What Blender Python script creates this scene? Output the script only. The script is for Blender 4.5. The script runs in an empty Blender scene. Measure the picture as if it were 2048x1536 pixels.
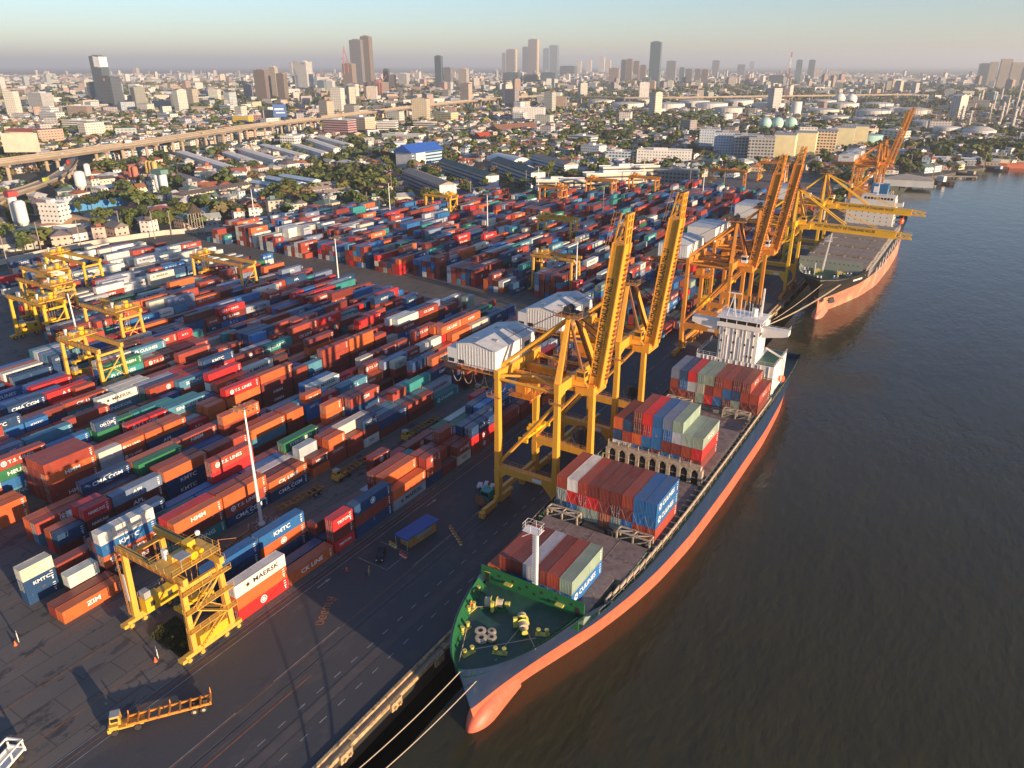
import bpy, bmesh, math, random
from mathutils import Vector, Matrix
import numpy as np
R = random.Random(7)
C = bpy.context.scene.collection
rad = math.radians
sc = bpy.context.scene
# ------------------------------------------------------------ camera, sky, sun
F, PIT, YAW, HC = 1498.85, 23.088, 31.828, 97.54
cd = bpy.data.cameras.new('camera'); cam = bpy.data.objects.new('camera', cd); C.objects.link(cam)
cam.location = (0, 0, HC); cam.rotation_euler = (rad(90-PIT), 0, rad(YAW))
cd.sensor_width = 36; cd.lens = F/2048*36; cd.clip_start = 1; cd.clip_end = 90000
sc.camera = cam
SUN = Vector((0.972, -0.20, 0.165)).normalized()
SUN_EL = math.asin(SUN.z); SUN_AZ = math.atan2(SUN.x, SUN.y)
w = bpy.data.worlds.new('World'); sc.world = w; w.use_nodes = True
nt = w.node_tree; sky = nt.nodes.new('ShaderNodeTexSky'); sky.sky_type = 'NISHITA'
sky.sun_disc = False; sky.sun_elevation = SUN_EL; sky.sun_rotation = SUN_AZ
sky.air_density = 1.0; sky.dust_density = 0.3; sky.ozone_density = 4.0
bg = nt.nodes['Background']; bg.inputs[1].default_value = 0.118
tint = nt.nodes.new('ShaderNodeMix'); tint.data_type = 'RGBA'; tint.blend_type = 'MULTIPLY'; tint.inputs[0].default_value = 1; tint.inputs[7].default_value = (1.08, 0.94, 0.94, 1)
nt.links.new(sky.outputs[0], tint.inputs[6]); nt.links.new(tint.outputs[2], bg.inputs[0])
sd = bpy.data.lights.new('sun', 'SUN'); sun = bpy.data.objects.new('sun', sd); C.objects.link(sun)
sd.energy = 5.0; sd.angle = rad(0.6); sd.color = (1.0, 0.73, 0.47)
sun.rotation_euler = SUN.to_track_quat('Z', 'Y').to_euler()
sun.location = (0, 0, 300)
vs = sc.view_settings; vs.view_transform = 'Standard'; vs.look = 'None'; vs.gamma = 1
vs.exposure = 1.05
sc.cycles.max_bounces = 6; sc.cycles.volume_bounces = 0; sc.cycles.diffuse_bounces = 3; sc.cycles.transparent_max_bounces = 8
sc.cycles.use_denoising = True
# ------------------------------------------------------------ helpers
_ca, _sa = math.cos(rad(YAW)), math.sin(rad(YAW))
_fw = Vector((-_sa, _ca, 0)); _rt = Vector((_ca, _sa, 0)); _cp, _sp = math.cos(rad(PIT)), math.sin(rad(PIT))
_F = _fw*_cp - Vector((0, 0, _sp)); _U = _fw*_sp + Vector((0, 0, _cp))
def G(px, py, z=0.0):
    """point on the plane z seen at photo pixel px,py (used to survey real positions)"""
    d = _F + _rt*((px-1024)/F) - _U*((py-768)/F)
    t = (z-HC)/d.z
    return Vector((d.x*t, d.y*t, z))
def PX(p):
    d = Vector(p)-Vector((0, 0, HC)); zz = d.dot(_F)
    if zz < 1: return (-9e3, -9e3, zz)
    return (1024+F*d.dot(_rt)/zz, 768-F*d.dot(_U)/zz, zz)

def _set(b, k, v):
    s = b.inputs.get(k)
    if s is not None: s.default_value = v
def mat(name, col, rough=0.6, metal=0.0, var=0.15, sc_=1.0, bump=0.0, bsc=8.0, obj=False, spec=None, dirt=None, dsc=0.6, dth=0.55, coord='Object', streak=False, emis=None, attr=None):
    m = bpy.data.materials.new(name); m.use_nodes = True
    n = m.node_tree.nodes; L = m.node_tree.links; b = n['Principled BSDF']
    _set(b, 'Roughness', rough); _set(b, 'Metallic', metal)
    if spec is not None: _set(b, 'Specular IOR Level', spec)
    tc = n.new('ShaderNodeTexCoord'); src = tc.outputs[coord]
    mp = n.new('ShaderNodeMapping'); L.new(src, mp.inputs[0])
    if streak: mp.inputs['Scale'].default_value = (3, 3, 0.35)
    if obj:
        oi = n.new('ShaderNodeObjectInfo'); base = oi.outputs['Color']
        av = n.new('ShaderNodeVectorMath'); av.operation = 'ADD'; L.new(mp.outputs[0], av.inputs[0])
        ml = n.new('ShaderNodeMath'); ml.operation = 'MULTIPLY'; ml.inputs[1].default_value = 500; L.new(oi.outputs['Random'], ml.inputs[0])
        L.new(ml.outputs[0], av.inputs[1]); vec = av.outputs[0]
    elif attr:
        at = n.new('ShaderNodeAttribute'); at.attribute_name = attr; base = at.outputs['Color']; vec = mp.outputs[0]
    else:
        rg = n.new('ShaderNodeRGB'); rg.outputs[0].default_value = (*col, 1); base = rg.outputs[0]; vec = mp.outputs[0]
    ns = n.new('ShaderNodeTexNoise'); ns.inputs['Scale'].default_value = sc_; ns.inputs['Detail'].default_value = 6; L.new(vec, ns.inputs['Vector'])
    mr = n.new('ShaderNodeMapRange'); mr.inputs[1].default_value = 0.25; mr.inputs[2].default_value = 0.75
    mr.inputs[3].default_value = 1-var; mr.inputs[4].default_value = 1+var; L.new(ns.outputs[0], mr.inputs[0])
    mu = n.new('ShaderNodeMix'); mu.data_type = 'RGBA'; mu.blend_type = 'MULTIPLY'; mu.inputs[0].default_value = 1
    L.new(base, mu.inputs[6]); L.new(mr.outputs[0], mu.inputs[7]); out = mu.outputs[2]
    if dirt:
        n2 = n.new('ShaderNodeTexNoise'); n2.inputs['Scale'].default_value = dsc; n2.inputs['Detail'].default_value = 8; n2.inputs['Roughness'].default_value = .65; L.new(vec, n2.inputs['Vector'])
        r2 = n.new('ShaderNodeMapRange'); r2.inputs[1].default_value = dth; r2.inputs[2].default_value = dth+.12; L.new(n2.outputs[0], r2.inputs[0])
        mx = n.new('ShaderNodeMix'); mx.data_type = 'RGBA'; L.new(r2.outputs[0], mx.inputs[0]); L.new(out, mx.inputs[6]); mx.inputs[7].default_value = (*dirt, 1); out = mx.outputs[2]
    L.new(out, b.inputs['Base Color'])
    if emis: b.inputs['Emission Color'].default_value = (*emis, 1); b.inputs['Emission Strength'].default_value = 1
    if bump:
        nb = n.new('ShaderNodeTexNoise'); nb.inputs['Scale'].default_value = bsc; nb.inputs['Detail'].default_value = 5; L.new(vec, nb.inputs['Vector'])
        bp = n.new('ShaderNodeBump'); bp.inputs['Strength'].default_value = bump; bp.inputs['Distance'].default_value = 0.1
        L.new(nb.outputs[0], bp.inputs['Height']); L.new(bp.outputs[0], b.inputs['Normal'])
    return m

class MB:
    def __init__(s): s.v = []; s.f = []; s.m = []; s.c = []; s.k = 0; s.col = None
    def face(s, pts, col=None):
        i = len(s.v); s.v += [tuple(p) for p in pts]; s.f.append(tuple(range(i, i+len(pts)))); s.m.append(s.k); s.c.append(col or s.col)
        return s
    def hexa(s, a, b):
        """a: 4 bottom points ccw, b: 4 top points"""
        i = len(s.v); s.v += [tuple(p) for p in a]+[tuple(p) for p in b]
        for f in ((3, 2, 1, 0), (4, 5, 6, 7), (0, 1, 5, 4), (1, 2, 6, 5), (2, 3, 7, 6), (3, 0, 4, 7)):
            s.f.append(tuple(i+j for j in f)); s.m.append(s.k); s.c.append(s.col)
        return s
    def mm(s, x0, y0, z0, x1, y1, z1):
        return s.hexa([(x0, y0, z0), (x1, y0, z0), (x1, y1, z0), (x0, y1, z0)], [(x0, y0, z1), (x1, y0, z1), (x1, y1, z1), (x0, y1, z1)])
    def box(s, cx, cy, cz, sx, sy, sz, rot=0.0):
        c, q = math.cos(rot), math.sin(rot)
        def t(x, y, z): return (cx+x*c-y*q, cy+x*q+y*c, cz+z)
        x, y, z = sx/2, sy/2, sz/2
        return s.hexa([t(-x, -y, -z), t(x, -y, -z), t(x, y, -z), t(-x, y, -z)], [t(-x, -y, z), t(x, -y, z), t(x, y, z), t(-x, y, z)])
    def beam(s, p, q, w, h=None, w2=None, h2=None):
        h = h or w; w2 = w2 or w; h2 = h2 or h
        p = Vector(p); q = Vector(q); d = (q-p).normalized()
        up = Vector((0, 0, 1)) if abs(d.z) < 0.9 else Vector((0, 1, 0))
        r = d.cross(up).normalized(); u = r.cross(d).normalized()
        def ring(o, ww, hh): return [o-r*ww/2-u*hh/2, o+r*ww/2-u*hh/2, o+r*ww/2+u*hh/2, o-r*ww/2+u*hh/2]
        return s.hexa(ring(p, w, h), ring(q, w2, h2))
    def cyl(s, p, q, r0, r1=None, n=12, caps=True):
        r1 = r0 if r1 is None else r1
        p = Vector(p); q = Vector(q); d = (q-p).normalized()
        up = Vector((0, 0, 1)) if abs(d.z) < 0.9 else Vector((1, 0, 0))
        a = d.cross(up).normalized(); b = a.cross(d).normalized(); i = len(s.v)
        for o, r in ((p, r0), (q, r1)):
            for k in range(n):
                t = 2*math.pi*k/n; s.v.append(tuple(o+a*math.cos(t)*r+b*math.sin(t)*r))
        for k in range(n):
            k2 = (k+1) % n; s.f.append((i+k, i+k2, i+n+k2, i+n+k)); s.m.append(s.k); s.c.append(s.col)
        if caps:
            s.f.append(tuple(i+k for k in range(n))[::-1]); s.f.append(tuple(i+n+k for k in range(n))); s.m += [s.k]*2; s.c += [s.col]*2
        return s
    def lathe(s, cx, cy, prof, n=20):
        i = len(s.v)
        for r, z in prof:
            for k in range(n):
                t = 2*math.pi*k/n; s.v.append((cx+r*math.cos(t), cy+r*math.sin(t), z))
        for j in range(len(prof)-1):
            for k in range(n):
                k2 = (k+1) % n; a = i+j*n
                s.f.append((a+k, a+k2, a+n+k2, a+n+k)); s.m.append(s.k); s.c.append(s.col)
        return s
    def gable(s, cx, cy, z0, sx, sy, h, rise, rot=0.0, over=0.4, th=0.15, hip=False):
        """roof only, ridge along local y"""
        c, q = math.cos(rot), math.sin(rot)
        def t(x, y, z): return (cx+x*c-y*q, cy+x*q+y*c, z0+z)
        x, y = sx/2+over, sy/2+over; yr = y-(sx/2 if hip else 0)
        e = h-over*rise/(sx/2)
        if hip: yr = max(yr, 0.3)
        A = [t(-x, -y, e), t(x, -y, e), t(x, y, e), t(-x, y, e)]; r0 = t(0, -yr, h+rise); r1 = t(0, yr, h+rise)
        s.face([A[0], r0, r1, A[3]]); s.face([A[1], A[2], r1, r0]); s.face([A[0], A[1], r0]); s.face([A[2], A[3], r1]); s.face(A[::-1])
        return s
    def build(s, name, mats, parent=None, loc=None, colors=False, smooth=False):
        me = bpy.data.meshes.new(name); me.from_pydata(s.v, [], s.f)
        if not isinstance(mats, (list, tuple)): mats = [mats]
        for m in mats: me.materials.append(m)
        if len(mats) > 1: me.polygons.foreach_set('material_index', s.m)
        if colors:
            a = me.color_attributes.new('col', 'FLOAT_COLOR', 'CORNER')
            out = []
            for f, c in zip(s.f, s.c): out += list((*(c or (0.5, 0.5, 0.5)), 1))*len(f)
            a.data.foreach_set('color', out)
        if smooth: me.polygons.foreach_set('use_smooth', [True]*len(me.polygons))
        me.update()
        o = bpy.data.objects.new(name, me); C.objects.link(o)
        if parent is not None: o.parent = parent
        if loc is not None: o.location = loc
        return o
def tag(o, label=None, cat=None, group=None, kind=None):
    if label: o['label'] = label
    if cat: o['category'] = cat
    if group: o['group'] = group
    if kind: o['kind'] = kind
    return o
def empty(name, loc, rz=0, label=None, cat=None, group=None):
    o = bpy.data.objects.new(name, None); C.objects.link(o); o.location = loc; o.rotation_euler.z = rz
    return tag(o, label, cat, group)
KIDS = {}
def copy_tree(o, parent=None, seen=None):
    c = o.copy(); C.objects.link(c); c.parent = parent
    for ch in o.children: copy_tree(ch, c)
    return c
_txt = {}
def text_mesh(txt, height, bold=0.02, key=None, align='CENTER'):
    """flat lettering mesh in the local XZ plane, facing -Y"""
    k = (txt, height, bold, align)
    if k in _txt: return _txt[k]
    cu = bpy.data.curves.new('t', 'FONT'); cu.body = txt; cu.size = height*1.35; cu.align_x = align; cu.align_y = 'CENTER'; cu.offset = bold*height; cu.resolution_u = 2
    ob = bpy.data.objects.new('t', cu); C.objects.link(ob)
    me = bpy.data.meshes.new_from_object(ob.evaluated_get(bpy.context.evaluated_depsgraph_get()))
    bpy.data.objects.remove(ob); bpy.data.curves.remove(cu)
    me.transform(Matrix.Rotation(rad(90), 4, 'X'))
    _txt[k] = me; return me
def lettering(txt, height, material, parent, loc, rot=(0, 0, 0), name='lettering', bold=0.02, align='CENTER', sx=1.0):
    me = text_mesh(txt, height, bold, align=align).copy(); me.materials.clear(); me.materials.append(material)
    o = bpy.data.objects.new(name, me); C.objects.link(o); o.parent = parent; o.location = loc; o.rotation_euler = rot; o.scale.x = sx
    return o
ORD = ['nearest', 'second', 'third', 'fourth', 'fifth', 'sixth', 'seventh', 'eighth', 'ninth', 'tenth', 'eleventh', 'twelfth', 'thirteenth', 'fourteenth', 'fifteenth', 'sixteenth', 'seventeenth', 'eighteenth', 'nineteenth', 'twentieth'] + ['%d-th' % i for i in range(21, 400)]
M_YEL = mat('crane_yellow', (0.68, 0.32, 0.035), 0.45, var=0.12, sc_=0.25, dirt=(0.22, 0.08, 0.025), dsc=0.7, dth=0.66, streak=True)
M_ORG = mat('crane_orange', (0.60, 0.23, 0.03), 0.5, var=0.15, sc_=0.25, dirt=(0.24, 0.08, 0.02), dsc=0.7, dth=0.64, streak=True)
M_BYEL = mat('crane_bright_yellow', (0.70, 0.40, 0.025), 0.45, var=0.1, sc_=0.3, dirt=(0.28, 0.12, 0.03), dsc=0.7, dth=0.68)
M_RTG = mat('gantry_yellow', (0.64, 0.36, 0.055), 0.5, var=0.15, sc_=0.4, dirt=(0.30, 0.14, 0.05), dsc=0.8, dth=0.62, streak=True)
M_RUST = mat('rusty_steel', (0.22, 0.09, 0.04), 0.8, var=0.3, sc_=1.5)
M_DARK = mat('dark_steel', (0.035, 0.035, 0.04), 0.6, var=0.2)
M_TYRE = mat('tyre_rubber', (0.03, 0.027, 0.025), 0.8, var=0.3, dirt=(0.12, 0.09, 0.06), dsc=2, dth=.55)
M_WHITE = mat('white_paint', (0.72, 0.70, 0.66), 0.5, var=0.08, sc_=0.5, dirt=(0.40, 0.33, 0.26), dsc=0.9, dth=0.68, streak=True)
M_BLACK = mat('black_lettering', (0.02, 0.02, 0.02), 0.6, var=0.1)
M_LET = mat('white_lettering', (0.75, 0.75, 0.72), 0.6, var=0.08)
M_GLASS = mat('dark_window_glass', (0.02, 0.025, 0.03), 0.15, var=0.1)
M_CONC = mat('concrete', (0.33, 0.28, 0.23), 0.85, var=0.2, sc_=0.4, dirt=(0.18, 0.15, 0.12), dsc=0.3, dth=.58)
M_GREY = mat('grey_paint', (0.30, 0.31, 0.32), 0.6, var=0.15)
M_GALV = mat('galvanised_steel', (0.45, 0.46, 0.46), 0.45, metal=0.4, var=0.15)
# ------------------------------------------------------------ ground, quay, water
def ground_mat(name, a, b, c, s1=0.03, s2=0.25, cracks=True, stain=(0.03, 0.03, 0.035), rough=.85):
    m = bpy.data.materials.new(name); m.use_nodes = True; n = m.node_tree.nodes; L = m.node_tree.links; bs = n['Principled BSDF']; bs.inputs['Roughness'].default_value = rough
    tc = n.new('ShaderNodeTexCoord'); P = tc.outputs['Object']
    def noise(s, d=6, r=.55, off=0):
        t = n.new('ShaderNodeTexNoise'); t.inputs['Scale'].default_value = s; t.inputs['Detail'].default_value = d; t.inputs['Roughness'].default_value = r
        mp = n.new('ShaderNodeMapping'); mp.inputs['Location'].default_value = (off, off, 0); mp.inputs['Scale'].default_value = (1, .45, 1); L.new(P, mp.inputs[0]); L.new(mp.outputs[0], t.inputs['Vector']); return t.outputs[0]
    def rng(x, lo, hi):
        r = n.new('ShaderNodeMapRange'); r.inputs[1].default_value = lo; r.inputs[2].default_value = hi; L.new(x, r.inputs[0]); return r.outputs[0]
    def mix(f, x, y):
        k = n.new('ShaderNodeMix'); k.data_type = 'RGBA'; L.new(f, k.inputs[0])
        for i, q in ((6, x), (7, y)):
            if isinstance(q, tuple): k.inputs[i].default_value = (*q, 1)
            else: L.new(q, k.inputs[i])
        return k.outputs[2]
    o = mix(rng(noise(s1), .40, .60), a, b)
    o = mix(rng(noise(s2, 8, .7, 30), .56, .60), o, c)
    o = mix(rng(noise(s1*5, 8, .75, 70), .60, .72), o, stain)
    if cracks:
        br = n.new('ShaderNodeTexBrick'); br.inputs['Scale'].default_value = .1; br.inputs['Mortar Size'].default_value = .012; br.inputs['Color1'].default_value = (1, 1, 1, 1); br.inputs['Color2'].default_value = (.86, .86, .86, 1); br.inputs['Mortar'].default_value = (.55, .55, .55, 1)
        br.inputs['Brick Width'].default_value = 1.0; br.inputs['Row Height'].default_value = .5
        mp = n.new('ShaderNodeMapping'); mp.inputs['Rotation'].default_value = (0, 0, rad(90)); L.new(P, mp.inputs[0]); L.new(mp.outputs[0], br.inputs['Vector'])
        k = n.new('ShaderNodeMix'); k.data_type = 'RGBA'; k.blend_type = 'MULTIPLY'; k.inputs[0].default_value = 1; L.new(o, k.inputs[6]); L.new(br.outputs['Color'], k.inputs[7]); o = k.outputs[2]
    t = n.new('ShaderNodeTexNoise'); t.inputs['Scale'].default_value = 3; t.inputs['Detail'].default_value = 8; L.new(P, t.inputs['Vector'])
    k = n.new('ShaderNodeMix'); k.data_type = 'RGBA'; k.blend_type = 'MULTIPLY'; k.inputs[0].default_value = .5; L.new(o, k.inputs[6])
    r = n.new('ShaderNodeMapRange'); r.inputs[3].default_value = .6; r.inputs[4].default_value = 1.4; L.new(t.outputs[0], r.inputs[0]); L.new(r.outputs[0], k.inputs[7])
    L.new(k.outputs[2], bs.inputs['Base Color']); return m
M_YARD = ground_mat('yard_concrete', (0.15, 0.128, 0.112), (0.105, 0.096, 0.092), (0.055, 0.052, 0.055))
M_ASPH = ground_mat('quay_asphalt', (0.046, 0.048, 0.056), (0.058, 0.056, 0.060), (0.075, 0.068, 0.066), s1=.02, s2=.12, cracks=False, stain=(.025, .025, .03), rough=.75)
M_CITY = ground_mat('city_ground', (0.10, 0.082, 0.06), (0.05, 0.058, 0.03), (0.13, 0.11, 0.085), s1=.008, s2=.03, cracks=False, stain=(.03, .04, .02))
LAND = [(-67.8, -400), (-67.8, 716), (-79, 722), (-79, 800), (-60, 812), (-38, 850), (-20, 905), (0, 945), (30, 990), (70, 1050), (180, 1180), (420, 1400), (1100, 1900), (3500, 3200), (30000, 6000), (30000, 40000), (-40000, 40000), (-40000, -400)]
bm = bmesh.new(); vs_ = [bm.verts.new((x, y, 0)) for x, y in LAND]; top = bm.faces.new(vs_)
if top.normal.z < 0: top.normal_flip()
lo = [bm.verts.new((x, y, -6)) for x, y in LAND]
for i in range(len(LAND)-1): bm.faces.new((vs_[i], vs_[i+1], lo[i+1], lo[i]))
bmesh.ops.triangulate(bm, faces=[f for f in bm.faces if len(f.verts) > 4]); bmesh.ops.recalc_face_normals(bm, faces=bm.faces[:])
me = bpy.data.meshes.new('ground'); bm.to_mesh(me); me.materials.append(M_CITY); me.materials.append(mat('quay_wall_painted_shade', (.03, .028, .024), .9)); [setattr(f, 'material_index', 1) for f in me.polygons if abs(f.normal.z) < .5 and f.center.y < 800]; o = bpy.data.objects.new('ground', me); C.objects.link(o); tag(o, kind='structure')  # near-black side colour paints in the shade beneath the piled quay deck
def sheet(name, pts, z, m, kind='structure'):
    b = MB(); b.face([(x, y, z) for x, y in pts]); o = b.build(name, m); return tag(o, kind=kind)
sheet('yard_ground', [(-102.3, -100), (-102.3, 716), (-180, 800), (-245, 640), (-318, 530), (-345, 440), (-400, 372), (-415, 250), (-425, 120), (-330, 20), (-300, -100)], .004, M_YARD)
sheet('quay_road', [(-102.3, -100), (-68.4, -100), (-68.4, 716), (-102.3, 716)], .005, M_ASPH)
sheet('cross_road', [(-425, 252), (-102.5, 252), (-102.5, 282), (-425, 282)], .009, ground_mat('cross_road_concrete', (0.13, 0.105, 0.085), (0.10, 0.085, 0.07), (0.07, 0.06, 0.055)))
M_LW = mat('worn_white_line', (0.30, 0.29, 0.28), .8, var=.5, sc_=.6); M_LO = mat('worn_orange_line', (0.30, 0.11, 0.03), .8, var=.4, sc_=.6)
M_RAIL = mat('crane_rail', (.10, .09, .085), .5, metal=.6, var=.3); M_BAND = mat('rail_band', (0.085, 0.075, 0.075), .85, var=.25, sc_=.3)
b = MB(); 
for x in (-84.35, -83.1): b.face([(x-.18, -60, .013), (x+.18, -60, .013), (x+.18, 716, .013), (x-.18, 716, .013)])
b.face([(-77.1, -60, .010), (-75.3, -60, .010), (-75.3, 716, .010), (-77.1, 716, .010)]); tag(b.build('rail_bed', M_BAND), kind='structure')
b = MB(); b.mm(-83.93, -60, .014, -83.78, 716, .05); b.mm(-69.1, -60, .014, -68.95, 716, .05)
for x in (-77.3, -75.2): b.mm(x-.06, -60, .014, x+.06, 716, .03)
tag(b.build('crane_rail_track', M_RAIL), kind='structure')
b = MB()
def strip(x, y0, y1, w=.13, z=.017): b.face([(x-w/2, y0, z), (x+w/2, y0, z), (x+w/2, y1, z), (x-w/2, y1, z)])
y = -20
while y < 700:
    for x in (-78.5, -73.6): strip(x, y, y+1.6, .16)
    y += 4.2
for y0 in range(-20, 700, 60): strip(-86.7, y0, y0+14, .14); strip(-86.7, y0+22, y0+38, .14)
strip(-99.9, 30, 700, .12); strip(-102.0, 30, 700, .10)
for y in (84, 120, 150, 190, 230): # arrows
    strip(-98.6, y, y+2.6, .2); b.face([(-98.95, y+2.6, .017), (-98.25, y+2.6, .017), (-98.6, y+4, .017)])
for x0, y0, x1, y1 in ((-98.5, 96, -90.5, 96), (-98.5, 103, -90.5, 103)): b.face([(x0, y0, .017), (x1, y0, .017), (x1, y0+.14, .017), (x0, y0+.14, .017)])
strip(-90.5, 96, 103)
tag(b.build('white_road_markings', M_LW), kind='structure')
b = MB(); strip(-82.3, -60, 66.5, .2); strip(-86.4, -60, 716, .12); strip(-101.0, -20, 250, .12)
for x in (-119.3, -108.6): strip(x, -20, 56.5, .16)
strip(-128, 40, 250, .14); strip(-146.5, 40, 250, .14)
tag(b.build('orange_road_markings', M_LO), kind='structure')
o = lettering('\u0e2b\u0e49\u0e32\u0e21\u0e08\u0e2d\u0e14', 1.9, M_LO, None, (-92.2, 80.0, .018), (rad(-90), 0, rad(-62)), 'painted_road_words'); tag(o, kind='structure')
# quay edge
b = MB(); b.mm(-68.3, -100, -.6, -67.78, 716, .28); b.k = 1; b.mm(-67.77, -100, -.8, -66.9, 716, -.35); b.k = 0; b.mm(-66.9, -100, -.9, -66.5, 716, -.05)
for y in range(-60, 716, 24): b.mm(-67.77, y, -.6, -66.92, y+1.2, -.04)
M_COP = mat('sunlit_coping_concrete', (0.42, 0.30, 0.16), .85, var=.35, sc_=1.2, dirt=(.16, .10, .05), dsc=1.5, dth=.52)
tag(b.build('quay_edge', [M_COP, M_CONC]), 'long concrete coping with bright outer beam along the water', 'quay wall', kind='structure')
fen = None
for i, y in enumerate(range(22, 700, 12)):
    if fen is None:
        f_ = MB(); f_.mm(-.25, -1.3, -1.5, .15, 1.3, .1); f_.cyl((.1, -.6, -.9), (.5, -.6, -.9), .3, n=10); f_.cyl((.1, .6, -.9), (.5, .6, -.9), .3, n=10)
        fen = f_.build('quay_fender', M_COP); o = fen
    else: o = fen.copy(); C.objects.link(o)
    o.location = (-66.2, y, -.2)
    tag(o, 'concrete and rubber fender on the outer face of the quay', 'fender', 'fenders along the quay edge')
# water
m = bpy.data.materials.new('river_water'); m.use_nodes = True; n = m.node_tree.nodes; L = m.node_tree.links; bs = n['Principled BSDF']
bs.inputs['Roughness'].default_value = .12; bs.inputs['IOR'].default_value = 1.33
tc = n.new('ShaderNodeTexCoord'); cr = []
def wn(s, d, st, sx=1.0, rot=0):
    mp = n.new('ShaderNodeMapping'); mp.inputs['Scale'].default_value = (1, sx, 1); mp.inputs['Rotation'].default_value = (0, 0, rad(rot)); L.new(tc.outputs['Object'], mp.inputs[0])
    t = n.new('ShaderNodeTexNoise'); t.inputs['Scale'].default_value = s; t.inputs['Detail'].default_value = d; L.new(mp.outputs[0], t.inputs['Vector'])
    mm_ = n.new('ShaderNodeMath'); mm_.operation = 'MULTIPLY'; mm_.inputs[1].default_value = st; L.new(t.outputs[0], mm_.inputs[0]); return mm_.outputs[0], t.outputs[0]
a, _ = wn(.55, 4, 1.0, .45, 25); b2, _ = wn(.12, 3, 1.6, .6, -15); c2, cc = wn(.02, 5, .0)
ad = n.new('ShaderNodeMath'); L.new(a, ad.inputs[0]); L.new(b2, ad.inputs[1])
bp = n.new('ShaderNodeBump'); bp.inputs['Strength'].default_value = .5; bp.inputs['Distance'].default_value = .32; L.new(ad.outputs[0], bp.inputs['Height']); L.new(bp.outputs[0], bs.inputs['Normal'])
mx = n.new('ShaderNodeMix'); mx.data_type = 'RGBA'; L.new(cc, mx.inputs[0]); mx.inputs[6].default_value = (.034, .032, .016, 1); mx.inputs[7].default_value = (.056, .050, .024, 1); L.new(mx.outputs[2], bs.inputs['Base Color'])
b = MB(); b.face([(-60, -390, -2.5), (30000, -390, -2.5), (30000, 6400, -2.5), (-60, 6400, -2.5)]); tag(b.build('water', m), kind='structure')
# ------------------------------------------------------------ containers
COL = dict(r=(0.30, 0.050, 0.028), m=(0.17, 0.030, 0.024), o=(0.56, 0.115, 0.030), n=(0.013, 0.050, 0.13), b=(0.02, 0.13, 0.34), l=(0.07, 0.22, 0.31), t=(0.03, 0.22, 0.21), g=(0.02, 0.15, 0.065), w=(0.62, 0.60, 0.54), s=(0.36, 0.39, 0.42), p=(0.72, 0.04, 0.22), R=(0.55, 0.022, 0.022), v=(0.17, 0.21, 0.31), k=(0.55, 0.50, 0.40), e=(0.26, 0.33, 0.27), d=(0.085, 0.028, 0.025))
CNM = dict(r='rusty', m='maroon', o='orange', n='navy', b='blue', l='azure', t='teal', g='green', w='white', s='silver', p='pink', R='scarlet', v='lavender', k='cream', e='sage', d='brown')
TXT = dict(K='KMTC', M='MAERSK', C='CK LINE', T='T.S. LINES', H='HMM', U='CULINES', A='APL', G='CMA CGM', Y='HYUNDAI', X='R C L', E='EVERGREEN', N='SINOKOR', J='HEUNG-A', Z='ZIM', V='NAMSUNG', S='A S L', O='ONE', I='SIPG', Q='SHIPPING', F='\u25cb', W='TRITON', B='TEX')
def weather(m, rust=(.10, .045, .025)):
    n = m.node_tree.nodes; L = m.node_tree.links; bs = n['Principled BSDF']; src = bs.inputs['Base Color'].links[0].from_socket
    tc = n.new('ShaderNodeTexCoord'); oi = n.new('ShaderNodeObjectInfo'); ml = n.new('ShaderNodeMath'); ml.operation = 'MULTIPLY'; ml.inputs[1].default_value = 300; L.new(oi.outputs['Random'], ml.inputs[0])
    av = n.new('ShaderNodeVectorMath'); av.operation = 'ADD'; L.new(tc.outputs['Object'], av.inputs[0]); L.new(ml.outputs[0], av.inputs[1])
    def nz(sx, sy, sz, sc_, lo, hi, top):
        mp = n.new('ShaderNodeMapping'); mp.inputs['Scale'].default_value = (sx, sy, sz); L.new(av.outputs[0], mp.inputs[0]); t = n.new('ShaderNodeTexNoise'); t.inputs['Scale'].default_value = sc_; t.inputs['Detail'].default_value = 7; t.inputs['Roughness'].default_value = .65; L.new(mp.outputs[0], t.inputs['Vector'])
        r = n.new('ShaderNodeMapRange'); r.inputs[1].default_value = lo; r.inputs[2].default_value = hi; r.inputs[4].default_value = top; L.new(t.outputs[0], r.inputs[0]); return r.outputs[0]
    def mx(f, a, c):
        k = n.new('ShaderNodeMix'); k.data_type = 'RGBA'; L.new(f, k.inputs[0]); L.new(a, k.inputs[6]); k.inputs[7].default_value = (*c, 1); return k.outputs[2]
    o = mx(nz(1, 1, .12, 1.6, .58, .72, .55), src, rust); o = mx(nz(1, 1, 1, .8, .62, .70, .5), o, (.30, .26, .23))
    sn = n.new('ShaderNodeSeparateXYZ'); g = n.new('ShaderNodeNewGeometry'); L.new(g.outputs['Normal'], sn.inputs[0]); r = n.new('ShaderNodeMapRange'); r.inputs[1].default_value = .6; r.inputs[2].default_value = .9; r.inputs[4].default_value = 1; L.new(sn.outputs[2], r.inputs[0])
    q = n.new('ShaderNodeMath'); q.operation = 'MULTIPLY'; L.new(r.outputs[0], q.inputs[0]); L.new(nz(1, .3, 1, .5, .35, .75, .5), q.inputs[1]); o = mx(q.outputs[0], o, (.17, .13, .12)); L.new(o, bs.inputs['Base Color'])
M_CONT = mat('container_paint', (1, 1, 1), .5, var=.14, sc_=.35, obj=True, dirt=None); weather(M_CONT)
M_CSTUFF = mat('container_paint_far', (1, 1, 1), .5, var=.16, sc_=.3, attr='col'); weather(M_CSTUFF)
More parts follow.
